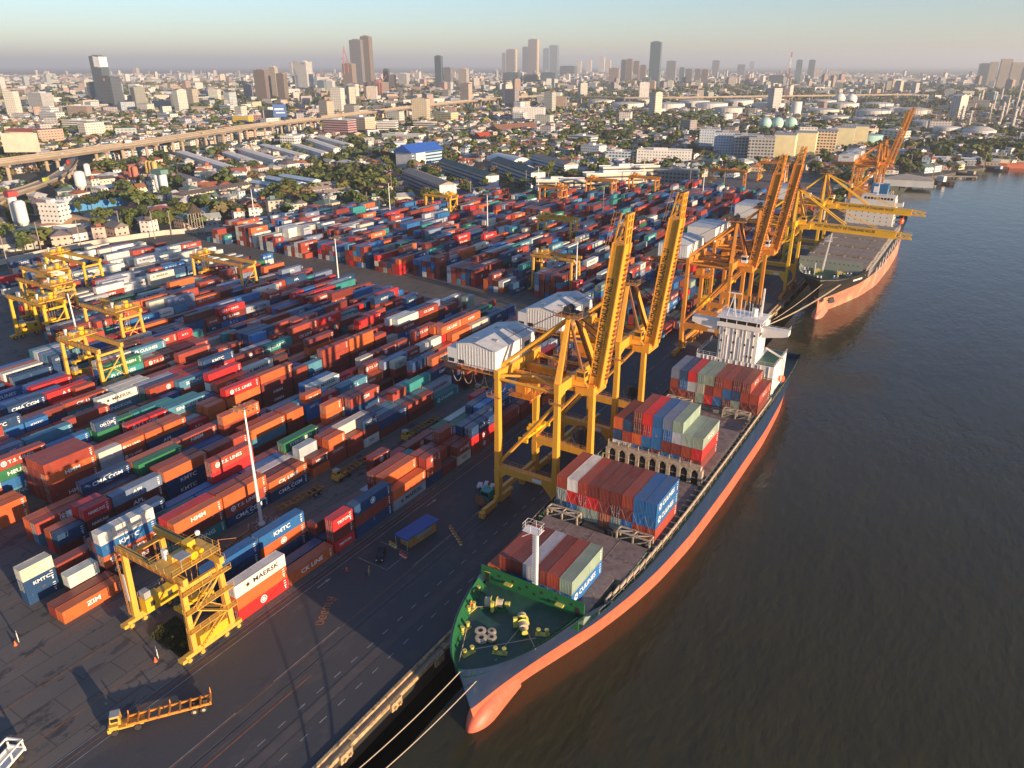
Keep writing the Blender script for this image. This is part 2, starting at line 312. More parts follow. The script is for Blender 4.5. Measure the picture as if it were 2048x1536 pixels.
def cont_mesh(Ln, name, H=2.59):
    b = MB(); W = 1.219; hl = Ln/2; fr = .11
    for sx in (-1, 1):
        for sy in (-1, 1): b.mm(min(sx*W, sx*(W-.16)), min(sy*hl, sy*(hl-.16)), 0, max(sx*W, sx*(W-.16)), max(sy*hl, sy*(hl-.16)), H)
        b.mm(min(sx*W, sx*(W-fr)), -hl+.16, 0, max(sx*W, sx*(W-fr)), hl-.16, .16); b.mm(min(sx*W, sx*(W-fr)), -hl+.16, H-.10, max(sx*W, sx*(W-fr)), hl-.16, H)
        b.mm(-W+.16, min(sx*hl, sx*(hl-fr)), 0, W-.16, max(sx*hl, sx*(hl-fr)), .16); b.mm(-W+.16, min(sx*hl, sx*(hl-fr)), H-.12, W-.16, max(sx*hl, sx*(hl-fr)), H)
    def corr(a0, a1, per, place):
        n_ = max(2, round((a1-a0)/per)); p = (a1-a0)/n_; pts = []
        for i in range(n_):
            a = a0+i*p; pts += [(a, 0), (a+p*.32, 0), (a+p*.5, 1), (a+p*.82, 1)]
        pts.append((a1, 0)); i0 = len(b.v)
        for u, d in pts: b.v += [place(u, d, .16), place(u, d, H-.10)]
        for i in range(len(pts)-1):
            j = i0+2*i; b.f.append((j, j+2, j+3, j+1)); b.m.append(0); b.c.append(None)
    dp = .05
    corr(-hl+.16, hl-.16, .34, lambda u, d, z: (W-.012-d*dp, u, z)); corr(-hl+.16, hl-.16, .34, lambda u, d, z: (-W+.012+d*dp, u, z))
    corr(-W+.16, W-.16, .30, lambda u, d, z: (u, -hl+.012+d*dp, z)); corr(-W+.16, W-.16, .30, lambda u, d, z: (u, hl-.012-d*dp, z))
    n_ = round(Ln/.6)
    b.face([(-W+fr, -hl+.1, H-.03), (W-fr, -hl+.1, H-.03), (W-fr, hl-.1, H-.03), (-W+fr, hl-.1, H-.03)])
    for i in range(1, n_): y = -hl+Ln*i/n_; b.mm(-W+.14, y-.14, H-.029, W-.14, y+.14, H-.008)
    me = b.build(name, M_CONT); return me
def door_mesh():
    out = []
    for sx in (-1, 1):
        b = MB(); x0, x1 = (.02, 1.06) if sx > 0 else (-1.06, -.02)
        b.mm(x0, -.03, .17, x1, .04, 2.46)
        b.k = 1
        for f in (.28, .72):
            x = x0+(x1-x0)*f; b.mm(x-.025, -.075, .12, x+.025, -.035, 2.52)
        b.mm(x0+.1, -.08, 1.05, x1-.1, -.045, 1.11)
        b.k = 0
        for z in (.55, 1.6, 2.1): b.mm(x0+.05, -.045, z, x1-.05, -.03, z+.05)
        out.append(b.build('door', [M_CONT, M_GALV]))
    return out
CM40 = cont_mesh(12.192, 'shipping_container'); CM20 = cont_mesh(6.058, 'shipping_container'); DOORS = door_mesh()
_proto = [CM40, CM20]+DOORS
LETM = {}
def let_for(code, ln, white=True, small=False):
    k = (code, ln, white)
    if k in LETM: return LETM[k]
    t = TXT[code]
    if code == 'F':
        b = MB(); nn = 20; r1, r2 = .78, .60
        for i in range(nn):
            a, c = 2*math.pi*i/nn, 2*math.pi*(i+1)/nn; b.face([(r2*math.cos(a), 0, r2*math.sin(a)), (r1*math.cos(a), 0, r1*math.sin(a)), (r1*math.cos(c), 0, r1*math.sin(c)), (r2*math.cos(c), 0, r2*math.sin(c))][::-1])
        b.face([(.42*math.cos(2*math.pi*i/12), 0, .42*math.sin(2*math.pi*i/12)) for i in range(12)][::-1])
        o = b.build('lettering', M_LET if white else M_BLACK); me = o.data; bpy.data.objects.remove(o)
    else:
        h = (1.0 if ln > 10 else .72) if len(t) < 9 else (.85 if ln > 10 else .6)
        bmm = bmesh.new(); src = text_mesh(t, h, .025); bmm.from_mesh(src)
        xs = [v.co.x for v in bmm.verts]; x0 = min(xs); wd = max(xs)-x0; kx = min(1.25, (ln*.62)/wd)
        for v in bmm.verts: v.co.x *= kx
        x0 *= kx
        def disc(cx, r, seg=16, hole=0):
            if hole:
                for i in range(seg):
                    a, c = 2*math.pi*i/seg, 2*math.pi*(i+1)/seg
                    bmm.faces.new([bmm.verts.new((cx+q*math.cos(w_), 0, q*math.sin(w_))) for q, w_ in ((hole, a), (r, a), (r, c), (hole, c))][::-1])
            else: bmm.faces.new([bmm.verts.new((cx+r*math.cos(2*math.pi*i/seg), 0, r*math.sin(2*math.pi*i/seg))) for i in range(seg)][::-1])
        if code == 'T': disc(x0-h*1.15, h*.8, hole=h*.5); disc(x0-h*1.15, h*.3)
        if code == 'U':
            for i in range(6): a = i*math.pi/3; cx, cz = x0-h*1.2+h*.5*math.cos(a), h*.5*math.sin(a); bmm.faces.new([bmm.verts.new((cx+h*.26*math.cos(j*math.pi/3), 0, cz+h*.26*math.sin(j*math.pi/3))) for j in range(6)][::-1])
        if code == 'M':
            pts = [(x0-h*1.3+(h*.62 if i % 2 == 0 else h*.26)*math.cos(i*math.pi/7), 0, (h*.62 if i % 2 == 0 else h*.26)*math.sin(i*math.pi/7)) for i in range(14)]; bmm.faces.new([bmm.verts.new(p) for p in pts][::-1])
        if code == 'G':
            for s in (-1, 1): bmm.faces.new([bmm.verts.new(p) for p in ((-.9, 0, s*h*.75), (.9, 0, s*h*.95), (.9, 0, s*h*.85), (-.9, 0, s*h*.68))][::-1 if s > 0 else 1])
        if code == 'Z':
            for i in range(5): disc(x0+wd*kx*(i+.5)/5, .12, 5)
            for v in bmm.verts: pass
        me = bpy.data.meshes.new('lettering'); bmm.to_mesh(me); bmm.free(); me.materials.append(M_LET if white else M_BLACK)
    LETM[k] = me; return me
def jit(c, a=.12):
    k = 1+R.uniform(-a, a); return tuple(max(0, min(1, v*k*(1+R.uniform(-.05, .05)))) for v in c)
def place_container(x, y, z, ln, code, txt, hs, label, group, door=None):
    """x = centre, y = near end"""
    base = CM40 if ln > 10 else CM20
    o = bpy.data.objects.new('shipping_container', base.data); C.objects.link(o); o.location = (x, y+ln/2, z); o.scale.z = hs
    col = jit(COL[code]); o.color = (*col, 1)
    tag(o, label, 'container', group)
    if door is None: door = R.random() < .55
    for d in DOORS:
        c = bpy.data.objects.new('door', d.data); C.objects.link(c); c.parent = o; c.color = o.color
        if door: c.location = (0, -ln/2, 0)
        else: c.location = (0, ln/2, 0); c.rotation_euler.z = math.pi
    if txt and txt != '.':
        c = bpy.data.objects.new('lettering', let_for(txt, ln, not (code in 'wske' and txt not in 'OX'))); C.objects.link(c); c.parent = o
        c.location = (1.224, (R.uniform(-.3, .3) if txt != 'M' else 1.2), 1.38); c.rotation_euler.z = rad(90)
    # side number stencil near the corner
    c = bpy.data.objects.new('stencil', STEN); C.objects.link(c); c.parent = o; c.location = (1.224, ln/2-.8, 1.3)
    return o
b = MB()
for zz in (.75, .25, -.25): b.face([(0, -.28, zz), (0, .28, zz), (0, .28, zz+.16), (0, -.28, zz+.16)])
b.face([(0, -.12, -.9), (0, .12, -.9), (0, .12, -.35), (0, -.12, -.35)])
_s = b.build('stencil', M_LET); STEN = _s.data; _proto.append(_s)
LN = {4: 12.192, 2: 6.058}
FR = [-103.6, -131.3, -152.6, -175.0, -197.6, -220, -242, -264, -286, -308, -330, -352, -374]
HT = 2.72
YS = [69, 50.5, 62.5, 42, 48, 74, 88, 129, 139, 149, 158, 167, 172]
EX = {}  # (block, lane) -> list of (y, size, spec)
def ex(bk, ln, items):
    L_ = EX.setdefault((bk, ln), [])
    for y, s_, spec in items: L_.append((y, s_, spec.split()))
ex(0, 0, [(69, 4, 'RF o wM'), (81.7, 4, 'oC'), (94.6, 2, 'RW m RW'), (101.2, 4, 'n r nF'), (114.1, 4, 'sM o'), (126.8, 2, 'n r rZ'), (133.2, 2, 'm'), (139.8, 2, 'kB rC'), (146.4, 4, 'rF RF nK'), (159.2, 4, 'm r'), (172, 4, 'm r'), (184.8, 4, 'o m'), (197.6, 4, 'm n r'), (210.4, 4, 'r m')])
ex(0, 1, [(69, 4, ''), (81.7, 4, 'n'), (94.6, 2, 'n'), (101.2, 4, 'm'), (114.1, 4, 'm r o'), (126.8, 2, 'm r r'), (133.2, 2, 'r r'), (139.8, 2, 'm rF')])
ex(0, 2, [(69, 4, ''), (81.7, 4, ''), (94.6, 4, 'n m'), (107.3, 2, 'm'), (114.1, 4, 'm m r'), (126.8, 2, 't'), (133.2, 2, 'm m'), (139.8, 2, 'm r r')])
ex(0, 3, [(69.4, 4, 'n n b'), (82.1, 4, 'n oF bK'), (94.8, 2, 'm'), (101.2, 4, 'm'), (114.1, 2, 's'), (126.8, 2, 'e t'), (133.2, 2, 'm'), (139.8, 2, 'm m')])
ex(0, 4, [(69.4, 4, ''), (82.1, 4, ''), (94.8, 4, ''), (107.5, 4, '')])
ex(1, 0, [(51.1, 4, 'oZ'), (76, 4, 'tQ m oH'), (88.6, 4, 'nG rT o'), (101.3, 4, 'nG oC'), (115.2, 2, 'o mH'), (121.5, 2, 'r rY o'), (128, 2, 'r r'), (134.5, 2, 'wB m nG'), (140.9, 4, 'm n'), (153.7, 4, 'm r'), (166.9, 4, 'tU'), (184, 4, 'm r'), (197, 4, 'n m')])
ex(1, 1, [(51.1, 4, 'm'), (76, 4, 't r R'), (88.6, 4, 'm m r'), (101.3, 4, 'm m'), (114, 2, 'n w s'), (121.5, 2, 'r m r'), (128, 4, 'm m k'), (140.9, 4, 'd lX'), (153.7, 4, 'm lX'), (166.9, 4, 's sE')])
ex(1, 2, [(56, 2, 'd w'), (63.4, 4, 'mT oT bK w'), (76, 4, 'm t'), (88.6, 4, 'm w'), (101.3, 4, 'm w'), (114, 4, 'b s'), (128, 4, 'm s'), (140.9, 4, 'm l')])
ex(1, 3, [(63.4, 4, 'm n m'), (76, 4, 'm t'), (88.6, 4, 'b b'), (101.3, 4, 'n b')])
ex(2, 0, [(62.6, 2, 'm n'), (69, 2, 's mV RV'), (75.6, 4, 'm mA vA'), (88.5, 4, 'nK nK o'), (101.2, 4, 'm m r'), (114, 4, 'm l o'), (127, 2, 'm m o'), (134.4, 2, 'r b bK oC'), (140.8, 2, 'mF n RF'), (148.2, 4, 'm r lX'), (160.8, 4, 'm'), (164.8+8.5, 2, 'm r kB'), (179.8, 4, 'nK nK'), (192.6, 4, 'm r'), (205, 4, 'r m o')])
ex(2, 1, [(62.6, 2, 'R o'), (69, 2, 'm R R'), (75.6, 4, 'n n'), (88.5, 4, 'm m r'), (101.2, 4, 'w lX'), (114, 4, 'R m r'), (127, 2, 'm m r')])
ex(2, 2, [(69, 2, 'w w'), (75.6, 4, 'n o'), (88.5, 4, 'm d'), (101.2, 4, 'm lX'), (114, 4, 'r r')])
ex(3, 0, [(42.8, 4, 'o r'), (55.5, 4, 'o o'), (73, 4, 'rH r oH r'), (86, 2, 'm s k'), (92.3, 2, 'mT rT oT'), (98.8, 4, 'm nA o'), (111.6, 2, 'mS RS'), (118.2, 2, 'mT o o'), (124.8, 4, 'm m o RT'), (137.6, 4, 'mH mH m o'), (150.4, 2, 'm m r'), (156.8, 2, 'm nX l'), (163.4, 4, 'm m r r'), (176.2, 4, 'mH mH o o'), (189, 2, 'mT m r'), (195.4, 2, 't k')])
ex(3, 1, [(55.5, 4, 'o o'), (73, 4, 'r r r r'), (86, 2, 'm m r'), (92.3, 2, 'm r r'), (98.8, 4, 'm r oT'), (111.6, 2, 'n s'), (118.2, 2, 'm o o'), (124.8, 4, 'm m'), (137.6, 4, 'm m')])
ex(3, 2, [(73, 4, 'r r r r'), (86, 4, 'm d'), (98.8, 4, 'd m'), (111.6, 2, 'm r')])
ex(3, 3, [(73, 4, 'r r r'), (86, 4, 'm r')])
ex(4, 0, [(60, 4, 'n k'), (73.5, 2, 'sM o vA'), (80, 4, 'm mF l'), (93, 2, 'rC r'), (99.5, 4, 'm mF'), (112.5, 2, 'R m'), (119, 2, 't b'), (125.4, 4, 'nN r lN'), (138.2, 2, 'wF m'), (144.8, 4, 's o'), (157.6, 4, 'm r'), (170.4, 4, 't r')])
ex(5, 0, [(74, 4, 'n g'), (86.8, 4, 'gJ'), (99.6, 2, 'nK R'), (106, 2, 'm r r'), (112.5, 4, 'm s'), (125.3, 4, 'r r'), (138.1, 2, 'n k'), (150.9, 4, 'gJ oH'), (163.7, 4, 't m r')])
ex(6, 0, [(90, 4, 'b bU'), (104, 2, 's s'), (110.4, 2, 'm s'), (118, 4, 'nN lN'), (130.8, 2, 'nK k'), (137.2, 2, 'nK nK k'), (143.8, 4, 'b tU b'), (156.6, 4, 'm r n')])
ex(7, 0, [(130, 2, 'mT r'), (136.5, 2, 'RT mT'), (143, 4, 'bF r'), (155.8, 4, 'm wF'), (168.6, 2, 'mT mT'), (175, 2, 'r r'), (181.4, 4, 'bF r'), (194.2, 2, 'w sK'), (200.6, 4, 'mT oC n')])
ex(8, 0, [(133, 2, 'n t'), (139.4, 4, 'g gE'), (152, 2, 'nG nG l'), (158.6, 4, 'm m r'), (172, 4, 'm m m')])
ex(9, 0, [(146, 4, 'm n'), (158.8, 4, 'b bU sM'), (171.6, 4, 'm nK'), (184.4, 4, 'g gE'), (197.2, 4, 'm n'), (210, 4, 'd sM')])
ex(10, 0, [(146, 4, 'R R'), (158.8, 4, 'n r'), (171.6, 4, 'm R'), (184.4, 2, 'w r'), (190.8, 4, 'w s sM'), (203.6, 2, 'RK pO'), (210, 2, 'R w'), (216.5, 4, 's sM wM'), (229.3, 2, 'n o'), (235.7, 2, 'w o')])
ex(11, 0, [(156, 4, 'w wF'), (168.8, 4, 's wA w'), (181.6, 4, 's wK wK'), (194.4, 4, 's s w'), (207.2, 4, 'r o'), (220, 4, 'w w')])
ex(12, 0, [(160, 4, 'w nK R'), (172.8, 4, 'w w'), (185.6, 4, 'p R'), (198.4, 4, 'n nK nK'), (211.2, 4, 'n w'), (224, 4, 'nK nK r'), (236.8, 2, 'w w')])
PAL = 'r'*22+'m'*17+'o'*7+'n'*13+'b'*10+'l'*5+'t'*5+'g'*3+'w'*5+'s'*4+'R'*9+'v'*2+'k'*2+'e'*1+'d'*3
LT = dict(r='THCFZ..', m='TH...F.', o='HTC..', n='KGAK..', b='UKX..', l='XUN.', t='U..N', g='EJ.', w='KMF..', s='MKG.', R='TFS..', v='A.', k='F.', e='.', d='.', p='O')
YEND = [(-400, 350), (-393, 355), (-333, 415), (-306, 505), (-237, 592), (-172, 640), (-100, 600)]
def yend(x):
    for (a, b_), (c, d) in zip(YEND, YEND[1:]):
        if a <= x <= c: return b_+(d-b_)*(x-a)/(c-a)
    return 590
stacks = []  # (block, lane, x, y, size, [specs], idx)
for bk, xf in enumerate(FR):
    for ln in range(5 if bk < 3 else 6):
        x = xf-1.22-ln*2.8
        for zone, (ya, yb) in enumerate(((YS[bk], 252), ((268 if bk < 2 else 283)+(bk % 3)*2, yend(xf)))):
            done = []
            if zone == 0:
                for y, s_, sp in EX.get((bk, ln), []):
                    stacks.append([bk, ln, x, y, s_, sp, zone]); done.append((y-.1, y+LN[s_]+.1))
            y = ya
            if zone == 0 and done: y = max([d[1] for d in done])+.35 if len(done) > 3 else ya
            while y < yb-6:
                s_ = 4 if R.random() < .78 else 2
                L_ = LN[s_]
                if any(y < d[1] and y+L_ > d[0] for d in done): y += 1.0; continue
                if y+L_ > yb: break
                rr = random.Random(bk*1000+int(y/12.8)+zone*77).random()
                base = 2.7+(rr-.5)*2.0+(.3 if bk > 4 or zone else 0)
                hgt = max(0, min(4, round(base+R.uniform(-.9, .9))))
                if R.random() < .04: hgt = 0
                sp = []; c0 = R.choice(PAL)
                if zone == 0 and bk >= 9 and y > 160 and R.random() < .6: c0 = 'W'
                if zone == 1 and bk >= 9 and y < 345 and R.random() < .5: c0 = 'W'
                for k in range(hgt):
                    c_ = (R.choice('wwwwsk') if R.random() < .85 else 'r') if c0 == 'W' else c0 if R.random() < .4 else R.choice(PAL); sp.append(c_+R.choice(LT[c_]))
                if sp: stacks.append([bk, ln, x, y, s_, sp, zone])
                y += L_+.35
# loaded ship: bays (y, across start, list of stacks from the quay side), tier height 2.9
SHIPX = -64.3; DECKZ = 9.7
ship = []
def bay(name, y, x0, cols, ln=4, z=DECKZ, pitch=2.49):
    for i, cspec in enumerate(cols):
        if cspec: ship.append((name, i, x0+1.22+i*pitch, y, ln, cspec.split(), z))
bay('foremost', 93.0+1.5, -63.9, ['o', 'n r', 'b m', 'b s', 'b m', 'b rU', 'bU e'], z=10.1)
bay('second', 121.4, -64.3, ['r n e r', 'r b R w', 'm e R r', 'm e R m', 'r o m m', 'm e m m', 'r b m r', 'm r b bU', 'rX r bU bU'][:9], z=9.5-2.75+.1)
bay('third', 152.6, -65.6, ['w n o', 'w r n', 'b o m r', 'n b R R', 'm b b b', 'b m b v', 'b m s e', 'm r e', 'm R eX'], z=10.1)
bay('fourth', 190.5, -65.2, ['m r v', 'r b n', 'm s R', 'e k e', 'R m e', 'b r r', 'm b r', 'e n mX', 'm r rX'], z=10.1)
bay('outer fourth', 190.5, -65.2+9*2.49, ['m rX'], z=10.1)
# exposure and ranking
occ = {}
for i, s_ in enumerate(stacks): occ.setdefault((s_[0], s_[1], s_[6]), []).append(i)
def hgt_at(bk, ln, zone, ym):
    for i in occ.get((bk, ln, zone), []):
        t = stacks[i]
        if t[3]-.2 <= ym <= t[3]+LN[t[4]]+.2: return len(t[5])
    return 0
cand = []
for i, (bk, ln, x, y, s_, sp, zone) in enumerate(stacks):
    L_ = LN[s_]; yc = y+L_/2
    hx = hgt_at(bk, ln-1, zone, yc) if ln > 0 else 0
    hy = hgt_at(bk, ln, zone, y-1.2)
    for k, t in enumerate(sp):
        p = PX((x, yc, k*HT+1.4)); vis = 0
        if k == len(sp)-1: vis += .8*L_/12
        if k >= hx: vis += 1.0*L_/12
        if k >= hy: vis += .3
        if -20 < p[0] < 2068 and 0 < p[1] < 1600 and vis > 0: cand.append((vis/p[2]**2*1e4, i, k))
cand.sort(reverse=True)
ship_items = []
for j, (nm, i, x, y, s_, sp, z) in enumerate(ship):
    nb = {q[1]: len(q[5]) for q in ship if q[0] == nm}
    for k, t in enumerate(sp):
        exp_ = k == len(sp)-1 or (k*1 >= nb.get(i+1, 0)) or True
        ship_items.append((j, k))
NY = 300-len(ship_items)
top_ = {(i, k) for _, i, k in cand[:NY]}
rowname = ['by quay road', 'second inland', 'third inland', 'fourth inland', 'fifth inland', 'sixth inland', 'seventh inland', 'eighth inland', 'ninth inland', 'tenth inland', 'eleventh inland', 'twelfth inland', 'thirteenth inland']
lanename = ['front', 'second', 'third', 'fourth', 'fifth', 'back']
order = {}
for key, ids in occ.items():
    for r_, i in enumerate(sorted(ids, key=lambda q: stacks[q][3])): order[i] = r_
rest = MB()
def add_rest(x, y, z, L_, code, txt, h=HT):
    c = jit(COL[code]); rest.col = c; W = 1.2
    rest.mm(x-W, y, z+.02, x+W, y+L_, z+h-.06)
    d = PX((x, y, z))[2]
    if txt not in '.' and d < 480:
        cl = (.75, .75, .72) if not (code in 'wske' and txt not in 'OX') else (.03, .03, .03)
        me = let_for(txt, L_, cl[0] > .5); i0 = len(rest.v); s_ = 1
        for v in me.vertices: rest.v.append((x+W+.006, y+L_/2+v.co.x, z+1.35+v.co.z))
        for f in me.polygons: rest.f.append(tuple(i0+q for q in f.vertices)); rest.m.append(0); rest.c.append(cl)
for i, (bk, ln, x, y, s_, sp, zone) in enumerate(stacks):
    nt_ = len(sp)
    for k, t in enumerate(sp):
        if (i, k) in top_:
            tier = 'single tier' if nt_ == 1 else 'top tier' if k == nt_-1 else 'bottom tier' if k == 0 else 'second tier' if k == 1 else 'third tier'
            lab = '%s %s container, %s, %s stack from near end, %s lane, row %s' % (CNM[t[0]], 'long' if s_ == 4 else 'short', tier, 'first' if order[i] == 0 else ORD[order[i]], lanename[ln], rowname[bk])
            place_container(x, y, k*HT+.02, LN[s_], t[0], t[1] if len(t) > 1 else '', HT/2.6, lab, 'containers stacked in the yard')
        elif not (k < len(sp)-1 and 0):
            add_rest(x, y, k*HT, LN[s_], t[0], t[1] if len(t) > 1 else '.')
tag(rest.build('distant_shipping_containers', M_CSTUFF, colors=True), 'rows of stacked red, blue, teal and white containers filling the yard', 'containers', kind='stuff')
for j, k in ship_items:
    nm, i, x, y, s_, sp, z = ship[j]; t = sp[k]; nt_ = len(sp)
    tier = 'only tier' if nt_ == 1 else 'top tier' if k == nt_-1 else 'bottom tier' if k == 0 else 'second tier' if k == 1 else 'third tier'
    acr = 'first' if i == 0 else ORD[i]
    place_container(x, y, z+k*2.9, 12.192, t[0], t[1] if len(t) > 1 else '', 2.88/2.6, '%s container in %s bay of blue ship, %s, %s across from quay' % (CNM[t[0]], nm, tier, acr), 'containers loaded on the blue-hulled ship', door=(nm != 'foremost' and R.random() < .25))
# ------------------------------------------------------------ ship-to-shore cranes
def railing(b, p, q, h=1.1, n=None, t=.05):
    p = Vector(p); q = Vector(q); d = (q-p).length; n = n or max(2, int(d/1.8)); up = Vector((0, 0, h))
    b.beam(p+up, q+up, t); b.beam(p+up*.5, q+up*.5, t*.7)
    for i in range(n+1):
        a = p+(q-p)*i/n; b.beam(a, a+up, t)
def deck(b, x0, y0, x1, y1, z, th=.12, rails='nsew', h=1.1):
    b.mm(x0, y0, z-th, x1, y1, z)
    if 's' in rails: railing(b, (x0, y0, z), (x1, y0, z), h)
    if 'n' in rails: railing(b, (x0, y1, z), (x1, y1, z), h)
    if 'w' in rails: railing(b, (x0, y0, z), (x0, y1, z), h)
    if 'e' in rails: railing(b, (x1, y0, z), (x1, y1, z), h)
M_SPR = mat('spreader_yellow', (0.80, 0.42, 0.01), .45, var=.15); M_ROPE = mat('wire_rope', (.06, .055, .05), .7, var=.1)
M_RAILP = mat('railing_paint', (0.50, 0.22, 0.06), .6, var=.2)
M_ROOF = mat('machinery_roof', (0.50, 0.50, 0.50), .5, var=.2, sc_=.6, dirt=(.35, .30, .27), dsc=.5, dth=.6)
M_LOGO = mat('faded_red_stripe', (.35, .06, .03), .6)
M_MHL = mat('machinery_house_cladding', (0.72, 0.70, 0.66), .5, var=.06, sc_=.5, dirt=(0.55, 0.48, 0.40), dsc=.9, dth=0.66, streak=True)
def bogie_set(t, x, M):
    for y in (-9, 9):
        b = MB(); b.beam((x, y-6.2, 2.1), (x, y+6.2, 2.1), .9, .9)
        for s in (-1, 1):
            b.beam((x, y+s*3.2-2.2, 1.2), (x, y+s*3.2+2.2, 1.2), .7, .7); b.beam((x, y+s*3.2, 1.3), (x, y+s*3.2, 2.1), .5)
        b.mm(x-.7, y-7.3, .7, x+.7, y-6.2, 2.0); b.mm(x-.5, y-1.1, 2.5, x+.5, y+1.1, 3.4)
        bg = b.build('bogie', M, t)
        w_ = MB()
        for s in (-1, 1):
            for q in (-1.4, 1.4): w_.cyl((x-.3, y+s*3.2+q, .45), (x+.3, y+s*3.2+q, .45), .42, n=12)
        w_.build('wheel_set', M_RUST, bg)
def sts(cy, M, txt, up=True, house='gable', label='', cabw=False, lattice=False, tdir=1, cx=-76.4, MB_=None, lean=8.0, gz=34.0, trolley=-3, reel=True, boomlen=32):
    MB_ = MB_ or M; t = empty('quay_crane', (cx, cy, 0), 0, label, 'crane', 'ship-to-shore cranes on the quay rails')
    L, Y = 7.6, 8.7; top = gz+1.2
    for sx in (-1, 1):
        for sy in (-1, 1):
            b = MB(); x = sx*L; y = sy*Y
            b.beam((x, y*1.0, 2.6), (x, y, 10.2), 1.15, 1.4, 1.4, 1.8); b.beam((x, y, 10.2), (x, y, top-2), 1.3, 1.55, 1.05, 1.2)
            b.beam((x, y, top-2), (x, y, top), 1.2, 1.4)
            lg = b.build('leg', M, t)
            b = MB()
            if sx < 0 and sy < 0: # ladder and platforms
                railing(b, (x-1.2, y-.9, 29), (x-1.2, y+1.5, 29)); b.mm(x-1.9, y-1.6, 28.9, x+1.4, y-.9, 29)
                railing(b, (x-1.9, y-1.6, 29), (x+1.4, y-1.6, 29)); b.build('platform', M_RAILP, lg)
            if sx > 0 and sy < 0:
                b.mm(x-1, y-1.9, 31.0, x+2.4, y-.9, 31.1); railing(b, (x-1, y-1.9, 31.1), (x+2.4, y-1.9, 31.1)); b.build('platform', M_RAILP, lg)
    for sy in (-1, 1):
        b = MB(); y = sy*Y; b.beam((-L+.6, y, 10.6), (L-.6, y, 10.6), 1.5, 1.7)
        b.hexa([(-L+.5, y-.6, 8), (-L+.7, y-.6, 8), (-L+.7, y+.6, 8), (-L+.5, y+.6, 8)], [(-L+.5, y-.6, 9.8), (-L+2.6, y-.6, 9.8), (-L+2.6, y+.6, 9.8), (-L+.5, y+.6, 9.8)])
        b.hexa([(L-.7, y-.6, 7), (L-.5, y-.6, 7), (L-.5, y+.6, 7), (L-.7, y+.6, 7)], [(L-3.2, y-.6, 9.8), (L-.5, y-.6, 9.8), (L-.5, y+.6, 9.8), (L-3.2, y+.6, 9.8)])
        pb = b.build('portal_beam', M, t)
        r_ = MB(); railing(r_, (-L+1, y-.7*sy*-1, 11.45), (L-1, y-.7*sy*-1, 11.45)); railing(r_, (-L+1, y+.7*sy*-1, 11.45), (L-1, y+.7*sy*-1, 11.45)); r_.build('railing', M_RAILP, pb)
        if sy < 0: r_ = MB(); r_.mm(2.0, y-.80, 10.1, 4.4, y-.76, 11.0); r_.build('notice_board', M_WHITE, pb)
        b = MB(); b.cyl((-L+.4, y, 12), (L-.2, y, gz-3.5), .42, n=10); b.build('brace', M, t)
        b = MB(); b.cyl((-L+.3, y, gz-.8), (L-.3, y, gz-1.0), .38, n=10); b.cyl((-L+.3, y, gz), (0, y*.6, gz), .3, n=8); b.cyl((0, y*.6, gz), (L-.3, y, gz), .3, n=8); b.build('tie_pipe', M, t)
    for sx in (-1, 1):
        b = MB(); x = sx*L; b.beam((x, -Y+.6, gz), (x, Y-.6, gz), 1.3, 2.3); 
        if sx > 0: b.beam((x, -Y+.4, gz-1.6), (x, -Y+4, gz), .9, 1.6)
        b.build('cross_beam', M, t)
        b = MB(); b.beam((x, -Y, 4.1), (x, Y, 4.1), .9, 1.2); b.build('sill_beam', M, t)
        bogie_set(t, x, M if sx < 0 else M_ORG)
    b = MB()
    for y in (-2.6, 2.6): b.mm(-24, y-.45, gz-2.3, 12.9, y+.45, gz-.6)
    for x in (-24, -16, -7, 2, 12): b.mm(x-.3, -2.15, gz-2, x+.3, 2.15, gz-1.3)
    for x in (-20, -12): b.beam((x, -2.6, gz-1.5), (x+5, 2.6, gz-1.5), .3)
    b.mm(9.0, -3.2, gz-2.6, 13.4, 3.2, gz-.5); g = b.build('girder', M, t)
    b = MB(); deck(b, -25.5, -6.6, -17, 7, gz-.35); deck(b, -25.5, -4.6, -19, -3, gz-2.9, rails='s')
    for x in (-25, -21): b.beam((x, -4.5, gz-3), (x, -4.5, gz-.4), .12); b.beam((x, -4.5, gz-3), (x+4, -4.5, gz-.4), .09)
    railing(b, (-17, -9.3, gz+.1), (-7.5, -9.3, gz+.1)); b.mm(-17, -9.3, gz-.2, -7.6, -8.4, gz)
    for s in (-1, 1): railing(b, (-6, s*3.3, gz-.6), (12, s*3.3, gz-.6)); b.mm(-6, s*3.3-.35, gz-.75, 12, s*3.3+.35, gz-.62)
    b.build('walkway', M_RAILP, t)
    # machinery house
    hz = gz+.6; b = MB()
    if house == 'gable':
        x0, x1, y0, y1, h, rs = -18.5, -8.0, -9.0, 8.2, 5.0, 1.1
        b.hexa([(x0, y0, hz), (x1, y0, hz), (x1, y1, hz), (x0, y1, hz)], [(x0, y0, hz+h), (x1, y0, hz+h), (x1, y1, hz+h), (x0, y1, hz+h)])
        xm = (x0+x1)/2; b.face([(x0, y0, hz+h), (x1, y0, hz+h), (xm, y0, hz+h+rs)]); b.face([(x1, y1, hz+h), (x0, y1, hz+h), (xm, y1, hz+h+rs)])
        b.mm(x0-2.6, y0, hz, x0-.003, y1-4, hz+3.6)
        for i in range(13): b.mm(x0+.4+i*.77, y0-.05, hz+.2, x0+.48+i*.77, y0-.003, hz+h-.05)
        for i in range(20): b.mm(x1+.003, y0+.4+i*.85, hz+.2, x1+.05, y0+.48+i*.85, hz+h-.05)
        ho = b.build('machinery_house', M_MHL, t)
        b = MB(); e = .35
